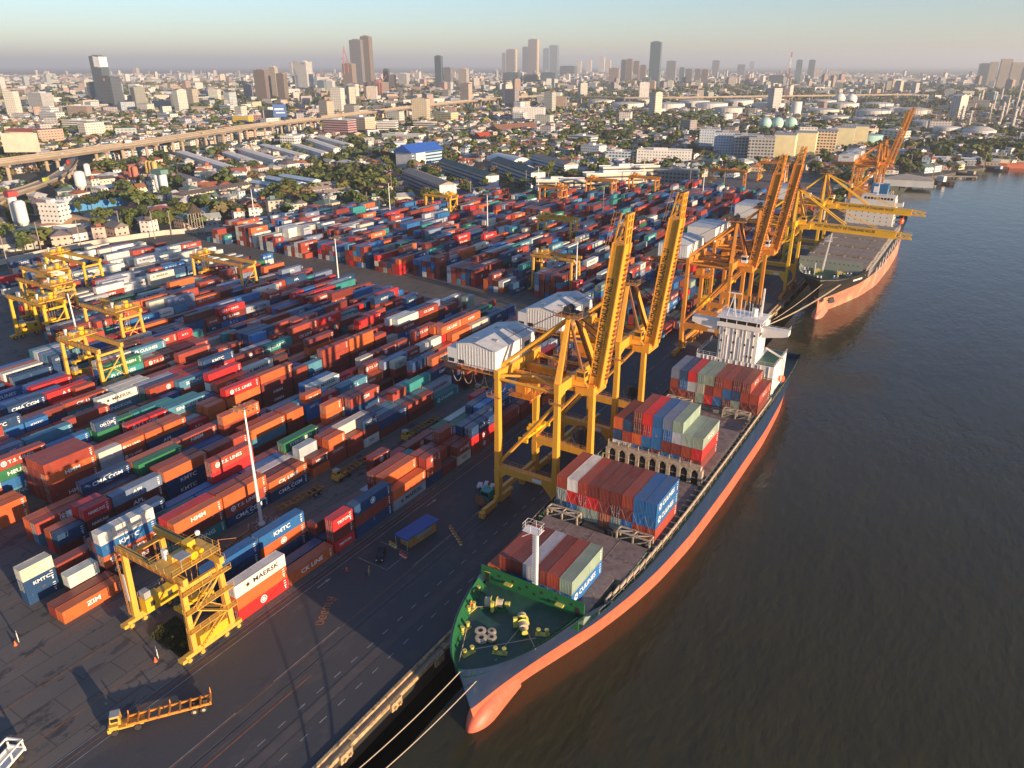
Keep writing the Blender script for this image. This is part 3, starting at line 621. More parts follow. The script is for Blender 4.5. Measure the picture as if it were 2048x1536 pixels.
        b.face([(x0-e, y0-e, hz+h-.05), (xm, y0-e, hz+h+rs+.03), (xm, y1+e, hz+h+rs+.03), (x0-e, y1+e, hz+h-.05)][::-1]); b.face([(xm, y0-e, hz+h+rs+.03), (x1+e, y0-e, hz+h-.05), (x1+e, y1+e, hz+h-.05), (xm, y1+e, hz+h+rs+.03)][::-1]); b.build('roof', M_ROOF, ho)
        b = MB()
        for fx, fy in ((.28, .2), (.28, .72), (.74, .25), (.74, .72)): xx = x0+(x1-x0)*fx; b.box(xx, y0+(y1-y0)*fy, hz+h+.75, 1.2, .9, .3)
        b.build('roof_vent', M_GREY, ho)
        b = MB(); b.mm(x1+.055, y0+9, hz+1.2, x1+.10, y0+13.5, hz+1.8); b.mm(x1+.055, y0+12.5, hz+1.0, x1+.12, y0+14.6, hz+3.4); b.build('wall_opening', M_DARK, ho)
        b = MB()
        for xx in (x0-2.2, x0+.6): b.mm(xx, y0-.09, hz+.3, xx+1.5, y0-.055, hz+1.2)
        b.build('window', M_GLASS, ho)
    elif house == 'double':
        ho = None
        for s in (0, 1):
            b = MB(); y0 = -9+s*9.2; b.mm(-19, y0, hz, -8.2, y0+8.6, hz+4.8)
            for i in range(12): b.mm(-18.8+i*.88, y0-.05, hz+.2, -18.72+i*.88, y0-.003, hz+4.7)
            ho = b.build('machinery_house', M_MHL, t); r_ = MB(); r_.gable(-13.6, y0+4.3, hz, 10.8, 8.6, 4.82, 1.0, over=.2); r_.build('roof', M_ROOF, ho)
            r_ = MB(); r_.mm(-16, y0-.10, hz+2.6, -12, y0-.055, hz+3.8); r_.build('vent_panel', M_GREY, ho)
    else:
        b.mm(-19, -8.5, hz, -8, 8.5, hz+5.6); ho = b.build('machinery_house', M_MHL, t)
        r_ = MB()
        for i in range(9): r_.mm(-19.1, -8.6+i*1.93, hz+5.6, -7.9, -8.6+i*1.93+1.85, hz+5.75)
        r_.build('roof', M_ROOF, ho); r_ = MB(); r_.mm(-18, -8.56, hz+.3, -16.8, -8.503, hz+2); r_.build('door', M_GREY, ho)
    # A-frame
    az = gz+14
    for sy in (-1, 1):
        b = MB(); b.beam((L-.2, sy*(Y-.2), top-.4), (L-1.4, sy*1.9, az), 1.25, 1.1, .75, .75); b.build('mast_leg', M, t)
        b = MB(); b.cyl((L-1.6, sy*1.7, az-.4), (-L-1.0, sy*(Y-2.2), gz+1), .42, n=10); b.build('back_stay', M, t)
    b = MB(); b.beam((L-1.6, -1.2, az-.5), (L+3.5, -2.4, gz-.5), .5, .5); b.beam((L-1.6, 1.2, az-.5), (L+3.5, 2.4, gz-.5), .5, .5); b.beam((L-2.2, 0, az-.5), (L-3.2, 0, gz), .8, .8)
    for i in range(6): z = gz+1.5+i*2; b.beam((L-2.6, -1.5+i*.1, z), (L-2.6, 1.5-i*.1, z+.8), .2)
    b.build('inner_mast', M_RUST if not lattice else M, t)
    b = MB(); deck(b, L-4.6, -3, L+1.4, 3, az+.1, rails='nsew', h=1.2); tp = b.build('top_platform', M_RAILP, t)
    b = MB()
    for y in (-1, 0, 1): b.cyl((L-2.4, y-.12, az+1.2), (L-2.4, y+.12, az+1.2), .85, n=14)
    b.mm(L-3.4, -1.6, az+.3, L-.6, 1.6, az+.7); b.build('rope_sheave', M_DARK, tp)
    # boom
    hx = 12.6
    be = empty('boom', (hx, 0, gz-.9)); be.parent = t; be.rotation_euler.y = rad(-(90-lean) if up else 1.2)
    if lattice:
        b = MB()
        for y in (-2.1, 2.1):
            b.beam((0, y, -.6), (boomlen+6, y, -.3), .7, .9); b.beam((0, y, 1.5), (boomlen+6, y, .9), .35, .4)
            n_ = 18
            for i in range(n_): x = (boomlen+6)*i/n_; b.beam((x, y, -.6), (x+(boomlen+6)/n_*.5, y, 1.4), .22); b.beam((x+(boomlen+6)/n_*.5, y, 1.4), (x+(boomlen+6)/n_, y, -.6), .22)
        for i in range(12): b.beam((i*3.4, -2.1, -.3), (i*3.4, 2.1, -.3), .3)
        b.build('boom_truss', MB_, be)
    else:
        b = MB(); b.mm(-.5, -1.45, -1.3, boomlen, 1.45, 1.3); b.build('boom_box', MB_, be)
        b = MB(); b.mm(.2, -1.52, -.62, boomlen-.2, -1.452, -.52); b.mm(.2, -1.6, 1.15, boomlen, -1.452, 1.35); b.mm(.2, -1.6, -1.35, boomlen, -1.452, -1.2)
        b.mm(.2, -1.8, -1.6, boomlen, -1.0, -1.352); b.mm(.2, 1.0, -1.6, boomlen, 1.8, -1.302); b.build('boom_flange', MB_, be)
        b = MB(); n_ = 14
        for i in range(n_):
            x = 1.5+i*(boomlen-3)/n_
            for dz in (0, .9): b.mm(x+dz, .4, -1.8, x+dz+.3, 1.5, -1.302); b.beam((x+dz+.1, .9, -1.4), (x+dz+.8, 1.4, -1.9), .10)
        b.build('rail_bracket', M_RUST if not txt or True else M, be)
        b = MB()
        for y in (-1.3, 0, 1.3): b.beam((boomlen, y, -1.2), (boomlen+6, y, -.9), .38, .4)
        for x in (1.6, 3.2, 4.8, 6.0): b.beam((boomlen+x-.01, -1.3, -1.1), (boomlen+x, 1.3, -1.1), .34)
        for y in (-1.3, 1.3): b.beam((boomlen, y, 1.0), (boomlen+6, y, .4), .3, .3); b.beam((boomlen, y, 1), (boomlen+3, y, -1), .2); b.beam((boomlen+3, y, .7), (boomlen+6, y, -1), .2)
        railing(b, (boomlen-1, -1.7, 1.5), (boomlen+6, -1.7, .8)); b.build('boom_tip_frame', MB_, be)
        tx = lettering(txt, 1.35 if up else 1.15, M_BLACK, be, (2.0+boomlen*.36, -1.79, -.05 if up else .15), (0, 0, 0), 'lettering', bold=.03)
        s_ = (boomlen*.70)/max(v.co.x*2 for v in tx.data.vertices); tx.scale.x = min(1.5, s_)
        tx.location.z = .32 if up else .3
        tx.location.y = -1.47
    b = MB(); b.cyl((hx, -2.6, gz-.9), (hx, 2.6, gz-.9), .6, n=10); b.cyl((hx+.5, -2.4, gz-2.2), (hx+.5, 2.4, gz-2.2), .4, n=8)
    for y in (-2.5, 2.5): b.mm(hx-1, y-.2, gz-2.4, hx+.6, y+.2, gz-.1)
    b.build('boom_hinge', M_ORG, t)
    if not up:
        for y in (-1.8, 1.8):
            b = MB(); b.cyl((L-1.6, y*.6, az), (hx+boomlen*.42, y, gz+.4), .28, n=8); b.cyl((L-1.6, y*.4, az), (hx+boomlen*.78, y, gz+.2), .14, n=6); b.build('fore_stay', M, t)
    else:
        b = MB()
        for y in (-1.4, 1.4): b.beam((L-1.2, y*.5, az), (hx+1.8, y, gz+9), .22); b.beam((hx+1.8, y, gz+9), (hx+2.3, y, gz+12), .18)
        b.build('folded_stay', M_RUST, t)
    b = MB()
    for y in (-1.2, -.6, .6, 1.2): b.beam((L-2.2, y, az+1.4), (-10, y*2.2, hz+5.4), .07)
    b.build('hoist_rope', M_ROPE, t)
    # cab, trolley, spreader
    b = MB(); cx_, cz = (10.3, gz+1.0); b.mm(cx_-1, -3.6, cz-.4, cx_+1, -1.8, cz+1.9); cb = b.build('operator_cab', M_WHITE if cabw else M, t)
    b = MB(); b.mm(cx_-.8, -3.64, cz+.6, cx_+.8, -3.603, cz+1.6); b.mm(cx_+1.003, -3.4, cz+.6, cx_+1.04, -2, cz+1.6); b.build('window', M_GLASS, cb)
    b = MB(); b.hexa([(L+.5, -3.6, gz-1), (hx, -3.0, gz-1), (hx, -2.4, gz-1), (L+.5, -2.9, gz-1)], [(L+.5, -3.6, gz+1.6), (L+1.6, -3.5, gz+1.8), (L+1.6, -2.9, gz+1.8), (L+.5, -2.9, gz+1.6)]); b.build('gusset', M, t)
    tx_ = trolley; b = MB(); b.mm(tx_-2.5, -3, gz-3.1, tx_+2.5, 3, gz-2.4); b.mm(tx_-3.5, -2.8, gz-6.2, tx_-1, -.2, gz-3.1); deck(b, tx_-4.5, -4.5, tx_+1.5, 3.5, gz-6.4); b.beam((tx_-3, -2, gz-6), (tx_-1.5, -2, gz-3), .3)
    for q in (-2, 0, 2): b.beam((tx_+q, -2.5, gz-3), (tx_+q-.8, -2.5, gz-6.3), .2)
    tr = b.build('trolley', M_ORG, t)
    b = MB(); sz = 17.5; b.mm(tx_-.7, -4.2, sz, tx_+.7, 4.2, sz+.6); b.mm(tx_-1.3, -1.4, sz+.6, tx_+1.3, 1.4, sz+1.5)
    for y in (-5.2, 5.2): b.mm(tx_-1.2, y-.3, sz-.5, tx_+1.2, y+.3, sz+.4)
    b.beam((tx_, -5.2, sz+.2), (tx_, 5.2, sz+.2), .5); b.cyl((tx_-.8, -1, sz+1.9), (tx_+.8, -1, sz+1.9), .5, n=10); b.cyl((tx_-.8, 1, sz+1.9), (tx_+.8, 1, sz+1.9), .5, n=10)
    for y in (-.9, .9): b.beam((tx_, y, sz+1.8), (tx_, y*1.4, gz-3), .07)
    b.build('spreader', M_SPR, t)
    b = MB()
    for i in range(5):
        x = -22+i*3.1
        pts = [Vector((x+1.4*math.cos(a)*1.0, -4.2, gz-2.6-3.6*math.sin(a))) for a in [math.pi*j/8 for j in range(9)]]
        for p, q in zip(pts, pts[1:]): b.beam(p, q, .13)
    b.build('festoon_cable', M_CONC, t)
    if reel:
        b = MB(); rx, ry, rz = L-2.6, Y+.2, 14.6
        for k in range(20):
            a, c = 2*math.pi*k/20, 2*math.pi*(k+1)/20
            for yy in (-.35, .35): b.beam((rx+2.5*math.cos(a), ry+yy, rz+2.5*math.sin(a)), (rx+2.5*math.cos(c), ry+yy, rz+2.5*math.sin(c)), .16); b.beam((rx, ry+yy, rz), (rx+2.5*math.cos(a), ry+yy, rz+2.5*math.sin(a)), .05)
        b.cyl((rx, ry-.3, rz), (rx, ry+.3, rz), 1.6, n=20); b.beam((rx, ry, rz), (rx, ry, 11.4), .4); b.build('cable_reel', M_DARK, t)
    return t
PA = 'PORT AUTHORITY OF THAILAND '
sts(138, M_YEL, PA+'No. 22', label='yellow-orange quay crane nearest the camera, raised boom numbered 22', lean=7)
sts(169, M_YEL, PA+'No. 21', label='yellow-orange quay crane with raised boom numbered 21, behind crane 22', lean=7)
sts(261.5, M_ORG, PA+'No. 28', label='orange quay crane numbered 28, boom raised, beside the ship bridge', house='double', cabw=True, lean=8)
sts(291, M_ORG, PA+'No. 27', label='orange quay crane numbered 27 with raised boom, behind crane 28', house='flat', cabw=True, lean=8)
sts(354, M_BYEL, PA+'NO.30', up=False, label='bright yellow quay crane with lowered boom over the dark ship bow', house='flat', boomlen=35, lean=0, gz=33)
sts(415, M_BYEL, PA+'NO.29', up=False, label='bright yellow quay crane with lowered boom before the white ship bridge', house='flat', boomlen=35, lean=0, gz=33)
sts(606, M_ORG, '', label='orange lattice-boom quay crane, boom raised, nearer of the far pair', lattice=True, house='double', lean=12, gz=33)
sts(636, M_ORG, '', label='orange lattice-boom quay crane, farthest one along the quay', lattice=True, house='double', lean=12, gz=33)
# ------------------------------------------------------------ rubber-tyred gantry cranes
def rtg(x0, x1, y, M, label, near=False, trol='right', flip=False):
    cx = (x0+x1)/2; W = (x1-x0)/2; t = empty('yard_gantry_crane', (cx, y, 0), 0, label, 'gantry crane', 'rubber-tyred gantry cranes over the container rows')
    hy = 3.7; H = 16.2
    for sx in (-1, 1):
        x = sx*W; b = MB(); b.beam((x, -6, 1.75), (x, 6, 1.75), .9, .75); b.mm(x-.4, -4.4, 1.9, x+.4, 4.4, 2.7); b.mm(x-.7, -6.9, 1.2, x+.7, -6, 1.9); b.build('sill_beam', M, t)
        for y_ in (-5.3, -2.6, 2.6, 5.3):
            b = MB(); b.cyl((x-.3, y_, .8), (x+.3, y_, .8), .8, n=16); wh = b.build('wheel', M_TYRE, t)
            b = MB(); b.cyl((x-.34, y_, .8), (x+.34, y_, .8), .42, n=12); b.build('hub', M, wh)
        for sy in (-1, 1):
            b = MB(); b.beam((x, sy*(hy+.35), 2.4), (x-sx*.25, sy*hy, H), 1.0, 1.05, .75, .9); lg = b.build('leg', M, t)
            if near:
                b = MB(); xx = x+sx*.75; yy = sy*hy-.9
                b.beam((xx, yy, 2.4), (xx, yy, H), .07); b.beam((xx-.45, yy, 2.4), (xx-.45, yy, H), .07)
                for i in range(30): b.beam((xx, yy, 2.6+i*.45), (xx-.45, yy, 2.6+i*.45), .05)
                b.build('ladder', M_RAILP, lg)
        b = MB(); b.beam((x, -hy+.4, H-1.0), (x, hy-.4, H-1.0), .5, .7)
        if sx > 0: b.beam((x, -hy, 6.5), (x, hy, H-2.2), .28); b.beam((x, hy, 6.5), (x, hy*.0, 10), .22); b.beam((x, -hy+.4, 6.2), (x, hy-.4, 6.2), .4); b.beam((x, -hy+.4, 10.4), (x, hy-.4, 10.4), .3)
        b.build('end_frame', M, t)
    for sy in (-1, 1):
        b = MB(); b.mm(-W-1.1, sy*hy-.45, H, W+1.1, sy*hy+.45, H+1.35); gd = b.build('girder', M, t)
        r_ = MB(); railing(r_, (-W-1, sy*(hy+.75), H+.5), (W+1, sy*(hy+.75), H+.5)); r_.mm(-W-1, sy*(hy+.6)-.2, H+.38, W+1, sy*(hy+.6)+.2, H+.46); r_.build('walkway', M_RAILP, gd)
        r_ = MB(); r_.mm(-W-1, sy*hy-.06, H+1.352, W+1, sy*hy+.06, H+1.45); r_.build('trolley_rail', M_DARK, gd)
    tx = W-3.6 if trol == 'right' else -W+3.6 if trol == 'left' else 0
    b = MB(); b.mm(tx-2.6, -hy-.6, H+1.5, tx+2.6, hy+.6, H+1.85); deck(b, tx-3.2, -hy-1.2, tx+3.2, hy+1.2, H+1.95)
    b.mm(tx-1.4, -2.4, H+2, tx-.2, -.2, H+3.1); tr = b.build('trolley', M, t)
    b = MB(); b.cyl((tx+.3, .4, H+2.8), (tx+2.2, .4, H+2.8), .75, n=14); b.cyl((tx+.3, 2.2, H+2.5), (tx+1.6, 2.2, H+2.5), .45, n=12); b.build('hoist_drum', M_SPR, tr)
    b = MB(); b.mm(tx-2.4, 1.2, H+2.0, tx-.8, 2.8, H+3.7); b.build('electrical_cabinet', M_BYEL, tr); b = MB(); b.mm(tx-2.8, -2.6, H+2, tx-1.9, -1.9, H+3.9); b.build('electrical_cabinet', M_WHITE, tr)
    b = MB(); b.mm(tx+.2, -2.6, H+3.6, tx+2.6, -.4, H+3.75); b.beam((tx+.3, -.5, H+2), (tx+.3, -.5, H+3.6), .1); b.beam((tx+2.5, -2.5, H+2), (tx+2.5, -2.5, H+3.6), .1); b.build('sun_shelter', M_GREY, tr)
    b = MB(); z = 8.8 if near else 9.5; b.mm(tx-.6, -3.2, z, tx+.6, 3.2, z+.5); b.mm(tx-1.1, -1, z+.5, tx+1.1, 1, z+1.2)
    for y_ in (-3.2, 3.2): b.mm(tx-1.15, y_-.2, z-.35, tx+1.15, y_+.2, z+.35)
    for q in (-.8, .8):
        for y_ in (-.8, .8): b.beam((tx+q, y_, z+1.2), (tx+q*1.3, y_*1.5, H+1.5), .05)
    b.build('spreader', M_SPR, t)
    b = MB(); b.mm(tx-2.3, -hy+.6, H-2.2, tx-.6, -hy+2.2, H-.2); cb = b.build('operator_cab', M_BYEL, tr)
    b = MB(); b.mm(tx-2.1, -hy+.56, H-1.6, tx-.8, -hy+.597, H-.6); b.build('window', M_GLASS, cb)
    # engine house on the left sill
    x = -W+.6; b = MB(); b.mm(x-.2, -3.1, 3.0, x+1.9, .2, 6.0); b.mm(x-.2, .25, 3.0, x+1.9, 3.6, 5.6); eh = b.build('engine_house', M_BYEL, t)
    b = MB(); b.mm(x+1.903, -2.2, 4.1, x+1.93, -1.3, 5.2); b.mm(x+1.903, 1.4, 4.0, x+1.93, 2.4, 5.1); b.build('window', M_DARK, eh)
    b = MB(); b.mm(x, -2.9, 6.003, x+1.6, -1.6, 7.4); railing(b, (x-.2, -3.1, 6.0), (x-.2, 3.6, 6.0)); b.build('air_conditioner', M_GREY, eh)
    x = W+.1; b = MB(); b.mm(x-.9, -3.0, 2.8, x+.75, 2.9, 4.7); b.build('power_unit', M_BYEL, t)
    if near:
        b = MB()
        for z0, z1, ya, yb in ((2.8, 6.8, -3, 2.6), (6.8, 10.8, 2.6, -3), (10.8, 14.8, -3, 2.6)):
            for dx in (.15, .95): b.beam((W+.5+dx, ya, z0), (W+.5+dx, yb, z1), .09, .2); b.beam((W+.5+dx, ya, z0+1), (W+.5+dx, yb, z1+1), .05)
            for i in range(10): a = ya+(yb-ya)*i/10; q = z0+(z1-z0)*i/10; b.mm(W+.65, a-.12, q, W+1.45, a+.12, q+.04)
        for z0 in (6.8, 10.8, 14.8): deck(b, W+.5, -hy-1.2, W+1.6, hy+1.2, z0, rails='se')
        b.build('stairway', M_RTG, t)
        b = MB(); b.beam((W+1, hy, H+2), (W+1, hy, H+5), .1); b.beam((W+1, hy, H+5), (W+4.5, hy+1.2, H+6), .1); b.build('davit', M_RAILP, t)
        b = MB(); b.cyl((tx-2, hy+.6, H+3.0), (tx-2, hy+.6, H+3.05), .02); b.lathe(tx-2.4, hy+.8, [(0, H+3), (.4, H+3.15), (.5, H+3.5), (.4, H+3.85), (0, H+4)], 12); b.build('lamp_globe', M_WHITE, tr)
        b = MB(); b.mm(-W-.4, -hy-.95, 6, -W+.3, -hy-.9, 12); b.build('sign_plate', M_WHITE, t)
    return t
rtg(-119.4, -102.5, 62.4, M_RTG, 'large yellow yard gantry crane by the grass patch, nearest the camera', near=True)
RT = [((121, 675), (192, 699), M_RTG, 'pale yellow yard gantry crane at the front of the left cluster', 'left'),
      ((170, 606), (234, 628), M_RTG, 'yellow yard gantry crane over the grey lettered containers, right of its cluster', 'right'),
      ((24, 588), (78, 611), M_BYEL, 'yellow yard gantry crane nearest the empty left pavement', 'right'),
      ((48, 554), (97, 577), M_RTG, 'yellow yard gantry crane second from the left pavement', 'right'),
      ((50, 531), (94, 548), M_RTG, 'yellow yard gantry crane third from the left pavement', 'right'),
      ((94, 506), (160, 525), M_BYEL, 'yellow yard gantry crane farthest back in the left cluster', 'left'),
      ((390, 508), (473, 530), M_RTG, 'yellow yard gantry crane alone above the white container stacks', 'left'),
      ((848, 388), (903, 392), M_BYEL, 'yellow yard gantry crane below the long dark roofed school block', 'right'),
      ((1060, 510), (1150, 516), M_RTG, 'brownish yellow yard gantry crane above the white machinery house', 'left'),
      ((1072, 433), (1146, 438), M_BYEL, 'yellow yard gantry crane in the middle of the far container field', 'left'),
      ((1075, 372), (1128, 374), M_ORG, 'orange yard gantry crane at the left end of the cream apartment blocks', 'right'),
      ((1172, 357), (1225, 361), M_ORG, 'orange yard gantry crane in the middle before the cream apartment blocks', 'left'),
      ((1258, 352), (1312, 356), M_ORG, 'orange yard gantry crane at the right end of the cream apartment blocks', 'left'),
      ((1420, 338), (1488, 343), M_ORG, 'heavy orange yard gantry crane below the grey and cream flats', 'left'),
      ((1520, 323), (1573, 327), M_ORG, 'farthest orange yard gantry crane behind the boom numbered 27', 'left')]
for p0, p1, M, lab, tr in RT:
    a = G(*p0, 17.5); c = G(*p1, 17.5); rtg(a.x, max(c.x, a.x+17), (a.y+c.y)/2+3.7, M, lab, trol=tr)
# ------------------------------------------------------------ ships
M_BLUEH = mat('hull_blue', (0.012, 0.030, 0.075), .6, spec=.25, var=.2, sc_=.12, dirt=(.03, .045, .08), dsc=.25, dth=.56, streak=True)
M_REDH = mat('hull_red', (0.56, 0.13, 0.07), .5, var=.12, sc_=.2, dirt=(0.46, 0.17, 0.10), dsc=.35, dth=.55, streak=True)
M_BLKH = mat('hull_black', (0.028, 0.026, 0.026), .45, var=.2, sc_=.2)
M_PINKH = mat('hull_faded_red', (0.55, 0.20, 0.13), .5, var=.12, sc_=.2, dirt=(0.55, .36, .22), dsc=.12, dth=.50)
M_GDK = mat('green_deck', (0.018, 0.075, 0.055), .5, var=.25, sc_=.8, dirt=(.05, .05, .04), dsc=.5, dth=.56)
M_GBW = mat('green_bulwark', (0.015, 0.13, 0.040), .5, var=.12, sc_=.5)
M_HATCH = mat('weathered_hatch', (0.22, 0.16, 0.145), .75, var=.25, sc_=.5, dirt=(.12, .09, .08), dsc=.7, dth=.52)
M_HATCH2 = mat('tan_hatch', (0.27, 0.22, 0.18), .8, var=.2, sc_=.5, dirt=(.17, .11, .08), dsc=.5, dth=.55)
M_LASH = mat('lashing_steel', (0.42, 0.36, 0.28), .6, var=.25, sc_=1.5, dirt=(.28, .15, .07), dsc=1.4, dth=.52)
M_SHW = mat('ship_white', (0.78, 0.75, 0.70), .45, var=.06, sc_=.5)
M_SHC = mat('ship_cream_white', (0.68, 0.62, 0.54), .5, var=.06, sc_=.5)
M_CHROME_Y = mat('bollard_yellow', (0.55, 0.48, 0.10), .5, var=.2); M_ROPE2 = mat('mooring_rope', (0.50, 0.40, 0.28), .8, var=.15)
M_GG = mat('grey_green_paint', (0.23, 0.26, 0.22), .6, var=.12); M_LB = mat('lifeboat_orange', (.75, .13, .04), .4); M_FUN = mat('funnel_blue', (.02, .13, .28), .45, var=.1)
M_RW = mat('ship_rail_brown', (.30, .17, .08), .7, var=.3)
def interp(xs, ys, x):
    return float(np.interp(x, xs, ys))
def hull(t, cx, ys, deck, zd, wl, zwl, zb, Mtop, Mbot, bulb=None, flare=1.5, stern=None, name='hull'):
    """loft: station list ys with deck half width, deck height, waterline half width; zb = paint boundary"""
    fine = []
    a = np.array(ys, float); n = 70
    tt = np.linspace(0, 1, n)**1.35*(a[-1]-a[0])+a[0]
    def sm(v):
        v = np.array(v, float); return np.interp(tt, a, v)
    D, Z, W_ = sm(deck), sm(zd), sm(wl)
    for k in range(2):
        for q in (D, W_): q[1:-1] = (q[:-2]+2*q[1:-1]+q[2:])/4
    NP = 9; b = MB(); rows = []
    for i in range(n):
        y = tt[i]; row = []
        zs = list(np.linspace(Z[i], zb, NP-4))+[(zb+zwl)/2, zwl, zwl-2.5, zwl-5.5]
        for z in zs:
            f = (z-zwl)/(Z[i]-zwl); 
            w = W_[i]+(D[i]-W_[i])*(max(0, f)**flare)
            if z < zwl: w = W_[i]*(1-.12*((zwl-z)/5.5)**2)
            rake = 0
            if i < 26: rake = max(0., (1-max(0, f)))*(1-i/26)*4.2
            row.append((w, y+rake, z))
        rows.append(row)
    for sgn in (-1, 1):
        base = len(b.v)
        for row in rows:
            for w, y, z in row: b.v.append((sgn*w, y, z))
        m_ = len(rows[0])
        for i in range(n-1):
            for j in range(m_-1):
                q = (base+i*m_+j, base+(i+1)*m_+j, base+(i+1)*m_+j+1, base+i*m_+j+1)
                b.f.append(q if sgn < 0 else q[::-1]); b.m.append(0 if j < NP-5 else 1); b.c.append(None)
    # transom
    last = rows[-1]
    for j in range(len(last)-1):
        (w0, y0, z0), (w1, y1, z1) = last[j], last[j+1]; b.k = 0 if j < NP-5 else 1
        b.face([(-w0, y0, z0), (w0, y0, z0), (w1, y1, z1), (-w1, y1, z1)])
    h = b.build(name, [Mtop, Mbot], t, smooth=True)
    if bulb:
        y0, L_, r = bulb; b = MB(); prof = []; seg = 14
        for i in range(11):
            f = (i/10)**1.6; yy = y0+f*L_; rr = r*math.sin(min(1, f*2.6+.004)*math.pi/2)**.55; prof.append((yy, rr, zwl+.2-(.0)*f+.5*math.sin(f*2.2)))
        i0 = 0
        for yy, rr, zc in prof:
            for k in range(seg): a_ = 2*math.pi*k/seg; b.v.append((rr*.78*math.cos(a_), yy, zc-.4+rr*1.05*math.sin(a_)))
        for i in range(len(prof)-1):
            for k in range(seg): k2 = (k+1) % seg; b.f.append((i*seg+k, i*seg+k2, (i+1)*seg+k2, (i+1)*seg+k)); b.m.append(0); b.c.append(None)
        b.f.append(tuple(range(seg))[::-1]); b.m.append(0); b.c.append(None)
        b.build('bulbous_bow', Mbot, t, smooth=True)
    return tt, D, Z, D-W_
def deckplate(t, cx, tt, D, y0, y1, z, M, name='deck', inset=.12, DW=0, k=.17):
    D = D-DW*k
    b = MB(); L_ = [(float(y), float(d)-inset) for y, d in zip(tt, D) if y0 <= y <= y1 and d > .3]
    L_ = [(y0, interp(tt, D, y0)-inset)]+L_+[(y1, interp(tt, D, y1)-inset)] if y0 > tt[0] else L_+[(y1, interp(tt, D, y1)-inset)]
    for (ya, a), (yb, c) in zip(L_, L_[1:]): b.face([(-a, ya, z), (a, ya, z), (c, yb, z), (-c, yb, z)])
    return b.build(name, M, t)
def bulwark(t, tt, D, y0, y1, z0, z1, M, name='bulwark', stays=True, th=.16, out=.0, DW=0, k=.2):
    DL = D-DW*k; L_ = [(float(y), max(.1, float(d)+out), max(.1, float(e)+out), float(y)+max(0, .9*(1-i/26))) for i, (y, d, e) in enumerate(zip(tt, D, DL)) if y0 <= y <= y1]
    for s in (-1, 1):
        b = MB()
        for (ya, a, a2, ra), (yb, c, c2, rb) in zip(L_, L_[1:]):
            b.hexa([(s*a2, ra, z0), (s*(a2-th), ra, z0), (s*(c2-th), rb, z0), (s*c2, rb, z0)][::1 if s < 0 else -1], [(s*a, ya, z1), (s*(a-th), ya, z1), (s*(c-th), yb, z1), (s*c, yb, z1)][::1 if s < 0 else -1])
        if stays:
            yy = y0+1.5
            while yy < y1-1:
                w_ = interp(tt, D, yy); w2 = interp(tt, DL, yy); b.hexa([(s*(w2-.2), yy, z0), (s*max(.1, w2-.9), yy, z0), (s*max(.1, w2-.9), yy+.1, z0), (s*(w2-.2), yy+.1, z0)][::-1 if s > 0 else 1], [(s*(w_-.2), yy, z1-.1), (s*(w_-.45), yy, z1-.1), (s*(w_-.45), yy+.1, z1-.1), (s*(w_-.2), yy+.1, z1-.1)][::-1 if s > 0 else 1]); yy += .9
        b.build(name, M, t)
def bollard_pair(t, x, y, z, rot=0, M=None):
    b = MB(); c, s_ = math.cos(rot), math.sin(rot)
    b.box(x, y, z+.08, 2.4, .9, .16, rot)
    for q in (-.7, .7): b.cyl((x+q*c, y+q*s_, z), (x+q*c, y+q*s_, z+1.0), .28, n=12); b.cyl((x+q*c, y+q*s_, z+1.0), (x+q*c, y+q*s_, z+1.15), .38, n=12)
    return b.build('mooring_bollard', M or M_CHROME_Y, t)
def winch(t, x, y, z, rot=0):
    w_ = empty('mooring_winch', (x, y, z)); w_.parent = t; w_.rotation_euler.z = rot
    b = MB(); b.mm(-2.2, -.9, 0, 2.2, .9, .3); b.mm(-.4, -.6, .3, .5, .6, 1.7); b.mm(-1.9, -.2, .3, -1.6, .2, 1.4); b.mm(1.6, -.2, .3, 1.9, .2, 1.4); b.build('winch_frame', M_GBW, w_)
    b = MB(); b.cyl((.6, 0, 1.2), (1.6, 0, 1.2), .75, n=14); b.cyl((-1.5, 0, 1.2), (-.5, 0, 1.2), .8, n=14); b.build('rope_drum', M_ROPE2, w_)
    b = MB(); b.cyl((2.0, 0, 1.2), (2.8, 0, 1.2), .45, .5, 12); b.cyl((.5, 0, 1.2), (.6, 0, 1.2), 1.05, n=14); b.cyl((-.5, 0, 1.2), (-.4, 0, 1.2), 1.05, n=14); b.mm(-.2, -1.6, .3, .3, -.9, 2.2); b.build('winch_head', M_CHROME_Y, w_)
s1x = -53.5
S1 = empty('container_ship', (s1x, 0, 0), 0, 'blue-hulled container ship with green foredeck and white bridge, loaded with four container bays', 'ship')
ys = [70.5, 72, 74, 77, 82, 88, 94, 102, 112, 124, 140, 165, 200, 225, 238, 246]
tt1, D1, Z1, DW1 = hull(S1, 0, ys, [0.05, 2.4, 4.2, 6.0, 8.2, 9.8, 11.0, 12.3, 13.3, 14.0, 14.3, 14.4, 14.4, 14.2, 13.6, 12.6], [12.75, 12.7, 12.6, 12.5, 12.45, 12.4, 11.9, 9.6, 9.2, 9.15, 9.15, 9.15, 9.25, 9.4, 9.6, 9.8], [0.02, .05, .1, .35, 1.3, 2.9, 4.8, 7.2, 9.6, 11.8, 13.4, 14.0, 14.0, 12.6, 10.8, 9.0], -2.5, 1.9, M_BLUEH, M_REDH, bulb=(72.6, 13, 2.9))
deckplate(S1, 0, tt1, D1, 70.5, 92.5, 10.9, M_GDK, 'foredeck', DW=DW1, k=.18); deckplate(S1, 0, tt1, D1, 92.5, 246, 8.0, M_GDK, 'main_deck', DW=DW1, k=.16)
